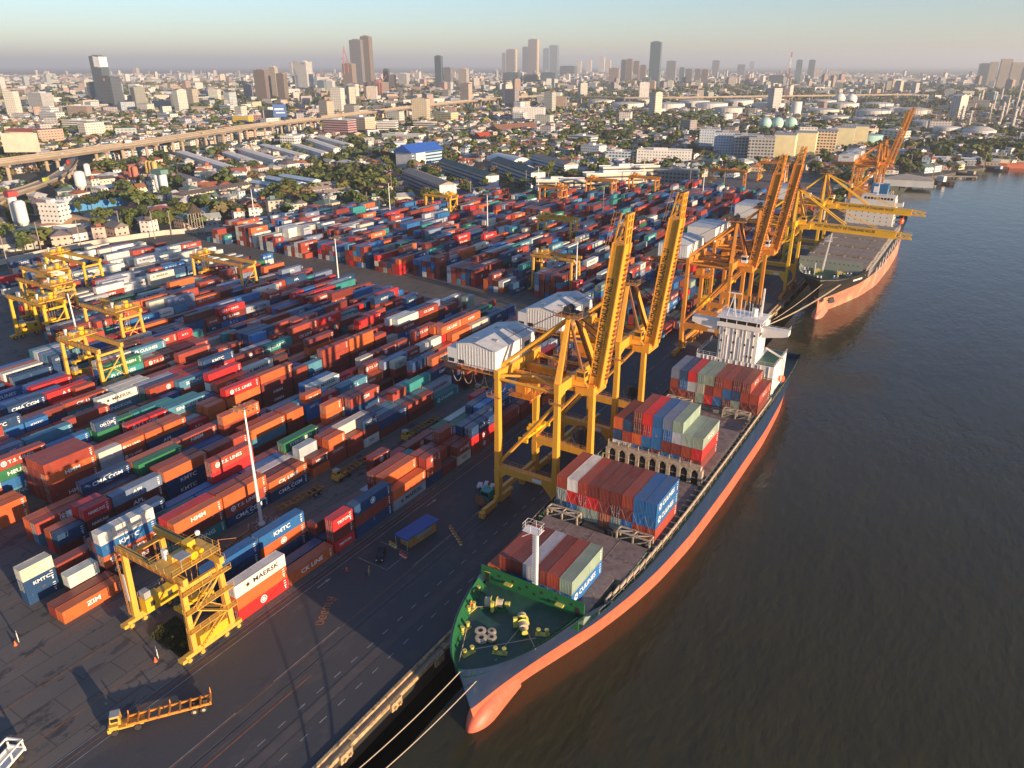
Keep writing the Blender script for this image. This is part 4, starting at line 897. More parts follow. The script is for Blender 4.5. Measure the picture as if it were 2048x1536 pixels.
bulwark(S1, tt1, D1, 70.5, 92.6, 10.6, 12.35, M_GBW, 'bow_bulwark', out=-.22, DW=DW1, k=.22); bulwark(S1, tt1, D1, 98, 245, 7.9, 9.05, M_GBW, 'side_bulwark', stays=False, out=-.2, DW=DW1, k=.17)
b = MB(); w_ = interp(tt1, D1, 92.5); b.mm(-w_+.25, 92.4, 10.7, w_-.25, 92.65, 14.1); b.mm(-w_+1.2, 92.4, 8.0, w_-1.2, 92.65, 10.7); b.mm(w_-3, 92.7, 8.0, w_-2.8, 95, 11.5); bw = b.build('breakwater', M_GBW, S1)
b = MB()
for i in range(14): b.cyl((-w_+1.2+i*(2*w_-2.4)/13, 92.39, 13.1-(i % 2)*.9), (-w_+1.2+i*(2*w_-2.4)/13, 92.37, 13.1-(i % 2)*.9), .3, n=10)
for x in (-w_+1.2, w_-1.9): b.mm(x, 92.36, 10.95, x+.8, 92.39, 12.9)
b.build('breakwater_opening', M_BLACK, bw)
b = MB()
for x in (-w_+5.5, w_-5.5): b.mm(x, 91.7, 12.2, x+1.5, 92.39, 12.5)
b.mm(-w_+1.0, 92.33, 12.95, -w_+2.2, 92.39, 13.1); b.build('floodlight_bracket', M_CHROME_Y, bw)
for x, y, r_ in ((-9.0, 88.5, 1.4), (-5.2, 79.8, 1.5), (-1.6, 75.6, 1.2), (2.6, 78.3, .4), (6.3, 85.6, .45), (-7.2, 84.5, 1.5)): bollard_pair(S1, x, y, 10.9, r_)
winch(S1, -4.2, 87, 10.9, .35); winch(S1, 2.6, 85.4, 10.9, -.9)
b = MB(); R2 = random.Random(3)
for x, y, r_ in ((-2.6, 80.5, .95), (-1.6, 79.2, 1.0), (-.2, 80.2, .8), (-.9, 81.4, .7)):
    for k in range(4): b.lathe(x+R2.uniform(-.1, .1), y, [(r_*.45, 10.92+k*.16), (r_, 10.95+k*.16), (r_*1.02, 11.05+k*.16), (r_*.45, 11.08+k*.16)], 14)
b.build('rope_coil', M_ROPE2, S1)
b = MB()
for p, q in (((-9, 84, 11.0), (-4, 86.5, 11.6)), ((-5, 80, 11.3), (-1.2, 72.5, 12.0)), ((4, 84.5, 11.4), (7.6, 81, 12.1)), ((-1.6, 76, 11.4), (6, 84, 11.3)), ((2.6, 85, 11.5), (2.6, 79, 11.2))): b.cyl(p, q, .06, n=6)
b.build('deck_rope', M_ROPE2, S1)
# foremast
b = MB(); mx_ = .2; b.beam((mx_, 93.6, 12), (mx_, 93.6, 24.5), .75); b.beam((mx_-.5, 93.6, 14), (mx_-.5, 93.6, 24), .08); b.beam((mx_+.5, 93.1, 14), (mx_+.5, 93.1, 24), .08)
for i in range(24): b.beam((mx_-.4, 93.1, 12.5+i*.5), (mx_+.5, 93.1, 12.5+i*.5), .06)
deck(b, mx_-2.0, 92.4, mx_+1.2, 94.4, 24.6, rails='nsew', h=1.3); b.beam((mx_-2.6, 93.4, 22.5), (mx_, 93.4, 24.5), .15); b.lathe(mx_, 93.6, [(1.0, 12), (.4, 13.2)], 10); b.build('foremast', M_SHW, S1)
# hatch covers / cross decks
def hatch(t, y0, y1, w, z, M):
    b = MB(); b.mm(-w, y0, 7.5, w, y1, z-.5); b.build('hatch_coaming', M_GG, t)
    n_ = max(1, int((y1-y0)/6.5)); 
    for i in range(n_):
        b = MB(); a, c = y0+(y1-y0)*i/n_+.12, y0+(y1-y0)*(i+1)/n_-.12; b.mm(-w-.2, a, z-.48, w+.2, c, z)
        for k in range(9): b.mm(-w+2.49*k+.4, (a+c)/2-.12, z, -w+2.49*k+.65, (a+c)/2+.12, z+.13)
        for k in range(3): b.mm(-w+w*.5*(k+1)-.04, a, z, -w+w*.5*(k+1)+.04, c, z+.04)
        b.build('hatch_cover', M, t)
hatch(S1, 94.2, 106.4, 9.6, 10.0, M_HATCH); hatch(S1, 106.4, 118.5, 11.2, 10.0, M_HATCH); hatch(S1, 121.1, 147.5, 11.6, 9.6, M_HATCH); hatch(S1, 152.0, 178.8, 11.8, 10.0, M_HATCH); hatch(S1, 190, 203.2, 11.8, 10.0, M_HATCH); hatch(S1, 181, 189, 11.8, 9.0, M_HATCH)
def lash_frame(t, y, z0, x0, x1, h):
    for xa, xb in ((x0, x0+7), (x1-7, x1)) if h < 4 else ((x0, x1),):
        b = MB()
        for yy in (y-.9, y+.9): b.beam((xa, yy, z0+h), (xb, yy, z0+h), .3); 
        n_ = int((xb-xa)/3.4)
        for i in range(n_+1):
            x = xa+(xb-xa)*i/n_
            for yy in (y-.9, y+.9): b.beam((x, yy, z0), (x, yy, z0+h), .3)
            b.beam((x, y-.9, z0+h), (x, y+.9, z0+h), .25)
            if i < n_: b.beam((x, y-.9, z0+.3), (x+(xb-xa)/n_, y-.9, z0+h-.2), .16); b.beam((x, y-.9, z0+h), (x+(xb-xa)/n_, y+.9, z0+h), .18)
        b.build('lashing_bridge', M_LASH, t)
lash_frame(S1, 119.8, 9.2, -11.5, 11.5, 2.3)
b = MB(); b.mm(-3.4, 119.1, 8.6, 1.6, 120.5, 10.0); b.cyl((-4.6, 119.8, 8.6), (-4.6, 119.8, 10.4), .75, n=12); b.cyl((2.6, 119.8, 8.6), (2.6, 119.8, 10.4), .75, n=12); b.cyl((10.2, 119.8, 8.6), (10.2, 119.8, 10.2), .7, n=12); b.build('vent_housing', M_DARK, S1)
# arched crossdeck wall in front of third bay
b = MB(); ya, yb, z0, z1, x0, x1 = 150.3, 151.6, 8, 12.6, -12.3, 11.0; n_ = 9; pw = (x1-x0)/n_
b.mm(x0, ya, z1-.9, x1, yb, z1)
for i in range(n_+1): x = x0+pw*i; b.mm(x-.45, ya, z0, x+.45, yb, z1-.9)
for i in range(n_):
    x = x0+pw*(i+.5)
    for s_ in (-1, 1): b.hexa([(x+s_*(pw/2-.45), ya+.05, z1-1.9), (x+s_*(pw/2-.46), ya+.05, z1-1.9), (x+s_*(pw/2-.46), yb-.05, z1-1.9), (x+s_*(pw/2-.45), yb-.05, z1-1.9)], [(x+s_*(pw/2-.45), ya+.05, z1-.9), (x+s_*(pw/2-1.1), ya+.05, z1-.9), (x+s_*(pw/2-1.1), yb-.05, z1-.9), (x+s_*(pw/2-.45), yb-.05, z1-.9)])
    b.beam((x0+pw*i, ya+.2, z0+1.6), (x0+pw*(i+1), ya+.2, z0+1.6), .1)
    b.mm(x0+pw*i-.1, ya+.3, z1, x0+pw*i+.1, ya+.5, z1+1.1)
cw = b.build('crossdeck_wall', M_LASH, S1)
b = MB()
for i in range(n_): b.cyl((x0+pw*(i+.5), yb-.2, z0), (x0+pw*(i+.5), yb-.2, z0+2.7), .75, n=12)
b.mm(x0, yb+.01, z0, x1, yb+.1, z1-1); b.build('vent_housing', M_DARK, S1)
lash_frame(S1, 179.6+8.6, 8.6, -11.5, 11.8, 2.6)
# side stanchions on the starboard and port walkway
b = MB()
for s_ in (-1, 1):
    y = 100
    while y < 203:
        w_ = interp(tt1, D1, y)-1.0; b.beam((s_*w_, y, 8), (s_*w_, y, 9.9), .22); b.beam((s_*w_, y, 9.9), (s_*11.6, y, 9.8), .2)
        if (y*10) % 50 < 26 and s_ > 0: b.mm(w_-.1, y, 9.3, w_+.1, y+2.6, 10.1)
        y += 2.5
b.build('walkway_stanchion', M_LASH, S1)
b = MB()
for s_ in (-1, 1):
    y = 97
    while y < 240:
        w_ = interp(tt1, D1, y); w2 = interp(tt1, D1, y+4); b.beam((s_*(w_-.3), y, 9.0), (s_*(w_-.3), y, 10.0), .06); b.beam((s_*(w_-.3), y, 10), (s_*(w2-.3), y+4, 10), .05); y += 4
b.build('side_rail', M_LASH, S1)
# lashing rods on container fronts
def rods(t, y, z, x0, n_, pitch=2.49, h=5.6):
    b = MB()
    for i in range(0, n_):
        x = x0+pitch*i-s1x; b.beam((x+.1, y, z-.3), (x+pitch*.95, y-.02, z+h), .03); b.beam((x+pitch*.95, y, z-.3), (x+.1, y-.05, z+h), .03)
    b.build('lashing_rod', M_GALV, t)
rods(S1, 94.38, 10.3, -63.9, 7, h=2.7); rods(S1, 121.28, 9.6, -64.3, 9, h=5.6); rods(S1, 152.48, 10.1, -65.6, 9, h=3); rods(S1, 190.38, 10.1, -65.2, 10, h=2.8)
# accommodation
Y0 = 209.0; X = lambda v: v-s1x
def accom(name, x0, y0, z0, x1, y1, z1, M, ribs=True, step=1.5):
    b = MB(); b.mm(x0, y0, z0, x1, y1, z1); o = b.build(name, M, S1)
    if ribs:
        r_ = MB(); x = x0+.5; i = 0; q = random.Random(int(x0*7))
        while x < x1-.2: r_.mm(x, y0-.16, z0+.1, x+.16, y0-.003, z1-.1 if i % 3 else z1-2.5); x += step*q.uniform(.4, 1.1); i += 1
        r_.build('stiffener', M, o)
    return o
lo_ = accom('lower_house', X(-64.2), Y0, 8.0, X(-41.3), Y0+15, 17.6, M_SHW)
tw = accom('bridge_tower', X(-58.2), Y0+.0, 17.6, X(-46.9), Y0+9.5, 27.4, M_SHW, step=1.3)
b = MB(); b.mm(X(-59), Y0-.5, 27.4, X(-46.2), Y0+9.5, 28.6); b.mm(X(-58.6), Y0-.2, 28.6, X(-46.6), Y0+8.5, 30.0); b.mm(X(-59.2), Y0-.8, 30.0, X(-46.0), Y0+9, 30.3); br_ = b.build('wheelhouse', M_SHW, S1)
b = MB(); b.mm(X(-58.4), Y0-.24, 28.75, X(-46.8), Y0-.203, 29.8); b.mm(X(-46.597), Y0+.2, 28.75, X(-46.56), Y0+6, 29.8); b.build('window', M_GLASS, br_)
b = MB()
for i in range(4): x = X(-58.4)+2.9*(i+1)-.9; b.mm(x, Y0-.30, 28.6, x+.22, Y0-.245, 30)
b.build('window_mullion', M_SHW, br_)
for s_ in (-1, 1):
    xa = X(-46.2) if s_ > 0 else X(-59); xb = X(-38.9) if s_ > 0 else X(-66.8); b = MB()
    P4 = [(xa, 25.6), (xa, 28.6), (xb, 28.6), (xb, 27.2), (xb-(xb-xa)*.2, 26.7)]
    b.face([(x, Y0+.5, z) for x, z in P4][::1 if s_ > 0 else -1]); b.face([(x, Y0+3.0, z) for x, z in P4][::-1 if s_ > 0 else 1])
    for (x_, z_), (x2_, z2_) in zip(P4, P4[1:]+P4[:1]): b.face([(x_, Y0+.5, z_), (x2_, Y0+.5, z2_), (x2_, Y0+3, z2_), (x_, Y0+3, z_)])
    railing(b, (xa, Y0+.5, 28.6), (xb, Y0+.5, 28.6)); railing(b, (xb, Y0+.5, 28.6), (xb, Y0+3, 28.6)); b.build('bridge_wing', M_SHW, S1)
b = MB()
wins = [(-56.5, 26.2), (-53.4, 26), (-47.9, 26), (-57.2, 23), (-53.7, 23), (-50.4, 22.8), (-47.9, 22.6), (-57.3, 19.8), (-53.9, 19.8), (-49.4, 19.4), (-48.2, 19.4), (-62.2, 15.6), (-57.4, 16.6), (-52.6, 16), (-48.3, 16), (-44.2, 15.6), (-62.4, 12.4), (-53, 12.4), (-49, 12.2), (-43.9, 12.2), (-44.2, 9.5), (-50, 9.3), (-57.5, 13.4)]
for x, z in wins: b.mm(X(x)-.22, Y0-.21, z-.3, X(x)+.22, Y0-.165, z+.35)
for z in (20, 23, 25.6):
    for y in (Y0+2, Y0+5, Y0+7.5): b.mm(X(-46.897), y-.2, z-.3, X(-46.86), y+.2, z+.3)
b.build('window', M_GLASS, S1)
b = MB()
for x0, x1, y0, y1, z in ((-64.2, -58.3, Y0, Y0+15, 17.6), (-46.8, -41.3, Y0, Y0+15, 17.6)):
    b.k = 1; b.mm(X(x0)+.2, y0+.2, z, X(x1)-.2, y1-.2, z+.03); b.k = 0
    railing(b, (X(x0)+.1, y0+.1, z), (X(x1)-.1, y0+.1, z)); railing(b, (X(x0 if x0 < -60 else x1), y0+.1, z), (X(x0 if x0 < -60 else x1), y1, z))
b.build('boat_deck', [M_SHW, M_GDK], S1)
b = MB(); railing(b, (X(-59.2), Y0-.8, 30.3), (X(-46), Y0-.8, 30.3)); railing(b, (X(-46), Y0-.8, 30.3), (X(-46), Y0+9, 30.3)); railing(b, (X(-59.2), Y0-.8, 30.3), (X(-59.2), Y0+9, 30.3))
for dx, dy in ((-1.3, -1), (1.3, -1), (0, 1.2)): b.beam((X(-55.6)+dx, Y0+2.5+dy, 30.3), (X(-55.6), Y0+2.5, 36.5), .2)
b.mm(X(-55.6)-1.9, Y0+2.3, 36.8, X(-55.6)+1.9, Y0+2.7, 37.1); b.beam((X(-55.6), Y0+2.5, 36), (X(-55.6), Y0+2.5, 36.9), .25)
for x in (-53.5, -52.4, -51, -50.2, -48): b.beam((X(x), Y0+3, 30.3), (X(x), Y0+3, 30.3+3.5+((x*7) % 2)), .1)
b.beam((X(-48.2), Y0+6, 30.3), (X(-48.2), Y0+6, 38.5), .45); b.build('radar_mast', M_SHW, S1)
b = MB(); b.cyl((X(-49.8), Y0+5, 30.3), (X(-49.8), Y0+5, 32.6), .8, n=12); b.build('radome', M_SHW, S1)
b = MB(); b.mm(X(-55), Y0+13, 17, X(-50.5), Y0+18, 30)
for q in (0, 1.1, 2.2, 3.2): b.cyl((X(-54.4)+q, Y0+15, 30), (X(-54.4)+q, Y0+15, 33.0), .3, n=8)
b.build('funnel', M_DARK, S1)
b = MB(); y = 206.6
for i in range(11): x = X(-66)+i*2.5; b.beam((x, y, 8.0), (x, y, 14.5), .3)
for z in (11.2, 14.5): b.beam((X(-66), y, z), (X(-41), y, z), .28); b.beam((X(-66), y+1.2, z), (X(-41), y+1.2, z), .2)
b.build('lashing_frame', M_RW, S1)
b = MB(); b.beam((X(-46.5), Y0+10, 19.5), (X(-40.2), Y0+6, 18.5), .45); b.beam((X(-40.2), Y0+6, 18.5), (X(-40.0), Y0+5, 12), .25); b.beam((X(-41.2), Y0+1, 8), (X(-40.2), Y0+5, 17), .25); b.beam((X(-41), Y0+12, 8), (X(-40.4), Y0+8, 18), .25); b.build('provision_crane', M_SHW, S1)
b = MB(); b.lathe(X(-40.2), Y0+7, [(0, 11), (.8, 11.2), (1.0, 12), (.9, 12.7), (0, 13.2)], 10); b.build('lifeboat', M_LB, S1)
b = MB(); y_ = 226
for s_ in (-1, 1): b.mm(s_*8-2, 226, 8, s_*8+2, 231, 10.5)
b.mm(-9, 224.2, 8, 9, 236, 9.6); b.build('stern_house', M_GG, S1)
for x in (-8, 8): bollard_pair(S1, x, 240, 8.0, 0)
# ship name panel strokes on the bow are unreadable in the photo: a pale weathered scuff band
# mooring lines
def line(p, q, sag, r, label, n=14):
    p = Vector(p); q = Vector(q); b = MB(); pts = [p.lerp(q, i/n)-Vector((0, 0, sag*4*(i/n)*(1-i/n))) for i in range(n+1)]
    for a, c in zip(pts, pts[1:]): b.cyl(a, c, r, n=6, caps=False)
    return tag(b.build('mooring_line', M_ROPE2), label, 'mooring rope', 'mooring lines of the two ships')
line((-53.2, 71.0, 12.2), tuple(G(640, 1600, .3)), 1.0, .09, 'upper pale mooring line from the tip of the near bow to the quay')
line((-50.6, 76.9, 11.0), tuple(G(672, 1620, .3)), 1.2, .09, 'lower pale mooring line from the starboard bow, crossing below the bulb')
# ------------------------------------------------------------ second ship
S2X = -51.2
S2 = empty('container_ship', (S2X, 0, 0), 0, 'dark-hulled empty ship with faded pink bottom and cream white bridge behind', 'ship')
ys = [325.5, 327, 330, 335, 342, 350, 362, 378, 400, 440, 480, 505, 515]
tt2, D2, Z2, DW2 = hull(S2, 0, ys, [.05, 4.2, 7.5, 10.3, 12.6, 13.9, 14.9, 15.4, 15.6, 15.6, 15.5, 14.6, 13.4], [15.9, 15.8, 15.7, 15.5, 15.3, 15.0, 13.2, 13.0, 13, 13, 13, 13.2, 13.4], [.02, .05, .1, .6, 2.0, 4.2, 7.6, 11.2, 14.4, 15.4, 15, 12.5, 10], -2.5, 6.6, M_BLKH, M_PINKH, bulb=(327.5, 15, 3.2))
deckplate(S2, 0, tt2, D2, 325.5, 351, 13.6, M_GDK, 'foredeck', DW=DW2, k=.18); deckplate(S2, 0, tt2, D2, 351, 515, 11.6, M_GG, 'main_deck', DW=DW2, k=.16)
bulwark(S2, tt2, D2, 325.5, 352, 13.3, 15.1, M_GG, 'bow_bulwark', stays=False, out=-.3, DW=DW2, k=.2)
b = MB(); b.mm(-14.2, 351, 11.6, 12.0, 351.4, 18.6); bw = b.build('breakwater', M_GG, S2)
b = MB()
for i in range(13): b.cyl((-12.5+i*1.9, 350.99, 16.8), (-12.5+i*1.9, 350.96, 16.8), .28, n=8)
b.build('breakwater_opening', M_BLACK, bw)
for i, y in enumerate((356, 378, 400, 422, 444)):
    for k in range(2):
        for j in range(4):
            b = MB(); x0 = -13.4+j*6.75; ya = y+k*9.0; b.mm(x0, ya, 14.6, x0+6.6, ya+8.3, 15.4); b.mm(x0+.2, ya+.3, 11.6, x0+6.4, ya+8, 14.6)
            for q in range(5): b.mm(x0+.4+q*1.4, ya+.05, 15.4, x0+.7+q*1.4, ya+.4, 15.75)
            b.build('hatch_cover', M_HATCH2, S2)
    b = MB()
    for q in range(12): b.mm(-13.2+q*2.3, y+18.1, 11.6, -12.4+q*2.3, y+19.6, 15.6-(q % 3)*.5)
    b.mm(-13.4, y+20.2, 13.5, 13.6, y+20.5, 14.6); b.build('crossdeck_fitting', M_LASH, S2)
b = MB()
for s_ in (-1, 1):
    y = 356
    while y < 470: b.beam((s_*14.6, y, 11.6), (s_*14.6, y, 15), .35); b.beam((s_*14.6, y, 15), (s_*13.4, y, 15), .3); y += 3.4
b.build('walkway_stanchion', M_SHC, S2)
b = MB()
for i in range(9): y = 372+i*11.5; b.beam((15.66, y, 8.2), (15.66, y+3.2, 11.8), .3, .9)
b.beam((10.6, 341.6, 12.6), (13.2, 347.6, 12.8), .12, .7); b.build('hull_marking', M_SHC, S2)
b = MB(); b.beam((-3, 345.5, 13.6), (-1.5, 345.5, 31), .7, .7, .35, .35); deck(b, -4, 344.5, -1, 346.5, 27.5); b.beam((-4, 345.5, 29), (1, 345.5, 29.3), .15); b.beam((-5, 339, 13.6), (-5, 339, 19), .3); b.build('foremast', M_SHW, S2)
for x, y in ((-8, 340), (-2, 334), (4, 338), (8, 346), (-10, 347)): bollard_pair(S2, x, y, 13.6, .3, M_SHW)
winch(S2, -5, 343, 13.6, 0); winch(S2, 4, 343, 13.6, 0)
b = MB(); b.mm(-15.2, 472, 11.6, 9.6, 486, 24.6); b.mm(-14.2, 472.5, 24.6, 9.2, 484, 27.2); ac = b.build('accommodation_block', M_SHC, S2)
b = MB(); b.mm(-17.0, 473, 24.4, 13.2, 477.5, 25.6); b.mm(-17, 473, 25.6, -16.8, 477.5, 26.8); b.mm(13.0, 473, 25.6, 13.2, 477.5, 26.8); b.mm(-17, 472.9, 25.5, 13.2, 473.1, 26.5); b.build('bridge_wing', M_SHC, S2)
b = MB(); b.mm(-8.5, 472.5, 27.2, 9.0, 482, 29.6); wh = b.build('wheelhouse', M_SHC, S2); b = MB()
for i in range(9): b.mm(-7.0+i*1.7, 472.45, 27.7, -5.8+i*1.7, 472.497, 28.9)
b.build('window', M_GLASS, wh)
b = MB()
for r_ in range(5):
    for i in range(7): b.mm(-13.5+i*3.3, 471.95, 13.2+r_*2.3, -13.0+i*3.3, 471.997, 13.75+r_*2.3)
for r_ in range(4): b.mm(-17.5, 475, 13.5+r_*2.6, -15.2, 483, 13.7+r_*2.6); b.mm(9.6, 475, 13.5+r_*2.6, 12.0, 483, 13.7+r_*2.6)
b.build('window', M_GLASS, ac)
b = MB(); railing(b, (-8.5, 472.5, 29.6), (9, 472.5, 29.6)); b.beam((-1, 477, 29.6), (-1, 477, 41), .6, .6, .3, .3); b.beam((-3, 477, 36), (1, 477, 36), .3); b.beam((-2.6, 477, 39), (.6, 477, 39), .25); b.beam((4, 477, 29.6), (4, 477, 33), .2); b.beam((7, 477, 29.6), (7, 477, 32), .2); b.build('radar_mast', M_SHW, S2)
b = MB(); b.mm(-6.5, 490, 12, 2.5, 498, 33.5); b.build('funnel', M_FUN, S2); b = MB(); b.mm(-5, 489.95, 29, -2, 489.997, 32.5); b.build('funnel_emblem', M_SHW, S2)
b = MB(); b.lathe(13.4, 480, [(0, 14), (1.2, 14.4), (1.5, 15.6), (1.3, 16.8), (0, 17.4)], 10); b.beam((13, 476, 11.6), (14.2, 478, 18), .3); b.beam((13, 485, 11.6), (14.2, 482, 18), .3); b.build('lifeboat', M_LB, S2)
b = MB(); b.beam((4.2, 327.9, 6.2), (5.9, 329.2, 6.6), .8, 2.2); b.beam((3.6, 327.4, 6.4), (6.4, 329.8, 6.0), .3, .5); b.build('anchor', M_BLACK, S2)
line((S2X+1.0, 325.9, 13.4), tuple(G(1533, 648, .6)), .8, .12, 'left mooring line from the dark bow down to the quay edge')
line((S2X+7.2, 329.5, 13.2), tuple(G(1530, 652, .6)), 1.2, .12, 'right mooring line passing the anchor of the dark bow')
line((S2X+7.6, 330.2, 13.2), tuple(G(1536, 650, .6)), 1.3, .12, 'outermost mooring line of the dark bow, beside the anchor')
# ------------------------------------------------------------ city
def facade(name, fl=3.2, bay=3.4, wz=(.32, .80), wx=(.18, .82), glass=(.035, .045, .055), attr=None, mode='grid', gr=.25, rot=0):
    m = bpy.data.materials.new(name); m.use_nodes = True; n = m.node_tree.nodes; L = m.node_tree.links; bs = n['Principled BSDF']; bs.inputs['Roughness'].default_value = .7
    tc = n.new('ShaderNodeTexCoord'); sp = n.new('ShaderNodeSeparateXYZ'); L.new(tc.outputs['Object'], sp.inputs[0])
    def M_(op, a, b_=None, c_=None):
        q = n.new('ShaderNodeMath'); q.operation = op
        for i, v in enumerate((a, b_, c_)):
            if v is None: continue
            if isinstance(v, (int, float)): q.inputs[i].default_value = v
            else: L.new(v, q.inputs[i])
        return q.outputs[0]
    sn = n.new('ShaderNodeSeparateXYZ'); L.new(tc.outputs['Normal'], sn.inputs[0])
    ax = M_('ABSOLUTE', sn.outputs[0]); az = M_('ABSOLUTE', sn.outputs[2]); isx = M_('GREATER_THAN', ax, .5)
    u = M_('ADD', M_('MULTIPLY', sp.outputs[0], M_('SUBTRACT', 1, isx)), M_('MULTIPLY', sp.outputs[1], isx))
    fu = M_('FRACT', M_('DIVIDE', M_('ADD', u, 1000*bay), bay)); fz = M_('FRACT', M_('DIVIDE', sp.outputs[2], fl))
    def inside(v, lo, hi): return M_('MULTIPLY', M_('GREATER_THAN', v, lo), M_('LESS_THAN', v, hi))
    if mode == 'grid': w_ = M_('MULTIPLY', inside(fu, *wx), inside(fz, *wz))
    elif mode == 'band': w_ = inside(fz, *wz)
    else: w_ = inside(fu, *wx)
    w_ = M_('MULTIPLY', w_, M_('LESS_THAN', az, .5))
    if attr: c = n.new('ShaderNodeAttribute'); c.attribute_name = attr; col = c.outputs['Color']
    else: c = n.new('ShaderNodeObjectInfo'); col = c.outputs['Color']
    ns = n.new('ShaderNodeTexNoise'); ns.inputs['Scale'].default_value = .15; ns.inputs['Detail'].default_value = 6; L.new(tc.outputs['Object'], ns.inputs['Vector'])
    mr = n.new('ShaderNodeMapRange'); mr.inputs[3].default_value = .75; mr.inputs[4].default_value = 1.2; L.new(ns.outputs[0], mr.inputs[0])
    mu = n.new('ShaderNodeMix'); mu.data_type = 'RGBA'; mu.blend_type = 'MULTIPLY'; mu.inputs[0].default_value = 1; L.new(col, mu.inputs[6]); L.new(mr.outputs[0], mu.inputs[7])
    mx = n.new('ShaderNodeMix'); mx.data_type = 'RGBA'; L.new(w_, mx.inputs[0]); L.new(mu.outputs[2], mx.inputs[6]); mx.inputs[7].default_value = (*glass, 1); L.new(mx.outputs[2], bs.inputs['Base Color'])
    rr = n.new('ShaderNodeMapRange'); rr.inputs[3].default_value = .8; rr.inputs[4].default_value = gr; L.new(w_, rr.inputs[0]); L.new(rr.outputs[0], bs.inputs['Roughness'])
    return m
F_GRID = facade('window_grid_wall'); F_BAND = facade('banded_wall', mode='band', wz=(.38, .78)); F_FIN = facade('finned_wall', mode='fin', bay=2.6, wx=(.3, .8), glass=(.05, .055, .06))
F_SMALL = facade('small_window_wall', fl=3.0, bay=3.0, wz=(.4, .72), wx=(.3, .7)); F_GLS = facade('glass_wall', fl=3.6, bay=4.5, wz=(.12, .95), wx=(.05, .95), glass=(.06, .09, .11), gr=.12)
F_ATTR = facade('far_town_wall', attr='col', fl=3.2, bay=4.0, wz=(.4, .75), wx=(.25, .75), gr=.5)
M_PLAIN = mat('plain_wall_paint', (1, 1, 1), .8, var=.10, sc_=.15, obj=True); M_ROOFC = mat('roof_sheet', (1, 1, 1), .75, var=.2, sc_=.35, obj=True)
M_LEAF = mat('tree_foliage', (1, 1, 1), .9, var=.45, sc_=.6, obj=True, spec=.1); M_LEAFA = mat('foliage_mass', (1, 1, 1), .9, var=.4, sc_=.3, attr='col', spec=.1); M_TRUNK = mat('tree_bark', (.07, .05, .035), .9)
OCC = []   # (x, y, r)
def occupy(x, y, r): OCC.append((x, y, r))
LM = []    # landmarks (x, y, phrase)
def part_box(name, parent, M, col, *bxs):
    b = MB()
    for q in bxs: b.mm(*q)
    o = b.build(name, M, parent)
    if col: o.color = (*col, 1)
    return o
RC = dict(wwhite=(.84, .74, .60), blue=(.02, .10, .42), green=(.06, .10, .08), tan=(.33, .25, .19), grey=(.30, .31, .32), white=(.62, .61, .58), red=(.30, .07, .04), rust=(.20, .09, .06), lblue=(.18, .36, .55), cream=(.62, .53, .36), pink=(.50, .27, .25), pale=(.45, .55, .60), brown=(.16, .12, .10), navy=(.05, .08, .22))
def building(name, cx, cy, w, d, h, rot, wall, roofc, label, cat='building', M=None, roof='flat', rise=3, over=.6, group=None, extra=None, occ=True):
    t = empty(name, (cx, cy, 0), rot, label, cat, group)
    part_box('wall', t, M or F_GRID, wall, (-w/2, -d/2, 0, w/2, d/2, h))
    b = MB()
    if roof == 'flat':
        b.mm(-w/2-.15, -d/2-.15, h, w/2+.15, d/2+.15, h+.35); b.mm(-w*.2, -d*.2, h+.35, w*.05, d*.15, h+2.6)
        for s in (-1, 1): b.mm(-w/2-.15, s*d/2-.12 if s < 0 else d/2-.12, h+.35, w/2+.15, s*d/2+.12 if s < 0 else d/2+.12, h+1.0)
    elif roof == 'gable': b.gable(0, 0, 0, w, d, h, rise, over=over); 
    elif roof == 'gablex': b.gable(0, 0, 0, d, w, h, rise, rot=math.pi/2, over=over)
    elif roof == 'hip': b.gable(0, 0, 0, w, d, h, rise, over=over, hip=True)
    elif roof == 'arch':
        n_ = 14; pts = [(-w/2-.5+(w+1)*i/n_, h+rise*math.sin(math.pi*i/n_)) for i in range(n_+1)]
        for (x0, z0), (x1, z1) in zip(pts, pts[1:]): b.face([(x0, -d/2-.5, z0), (x1, -d/2-.5, z1), (x1, d/2+.5, z1), (x0, d/2+.5, z0)])
        for s in (-1, 1): b.face([(x, s*(d/2), z) for x, z in pts][::1 if s < 0 else -1])
    r_ = b.build('roof', M_ROOFC, t); r_.color = (*roofc, 1)
    if roof in ('gable', 'gablex') and w > 6:
        pass
    if occ: occupy(cx, cy, math.hypot(w, d)/2)
    if extra: extra(t)
    return t
def long_b(name, p0, p1, depth, h, wall, roofc, label, zb=0, **k):
    """building whose near long wall runs between two surveyed photo points at ground level"""
    a, c = G(*p0), G(*p1); v = c-a; L_ = v.length; rot = math.atan2(v.y, v.x); nrm = Vector((-v.y, v.x, 0))/L_
    if nrm.dot(a) < 0: nrm = -nrm
    m_ = (a+c)/2+nrm*depth/2
    for i in range(int(L_/12)+1): q = a+v*(i+.5)/(int(L_/12)+1)+nrm*depth/2; occupy(q.x, q.y, depth/2+5)
    return building(name, m_.x, m_.y, L_, depth, h, rot, wall, roofc, label, occ=False, **k)
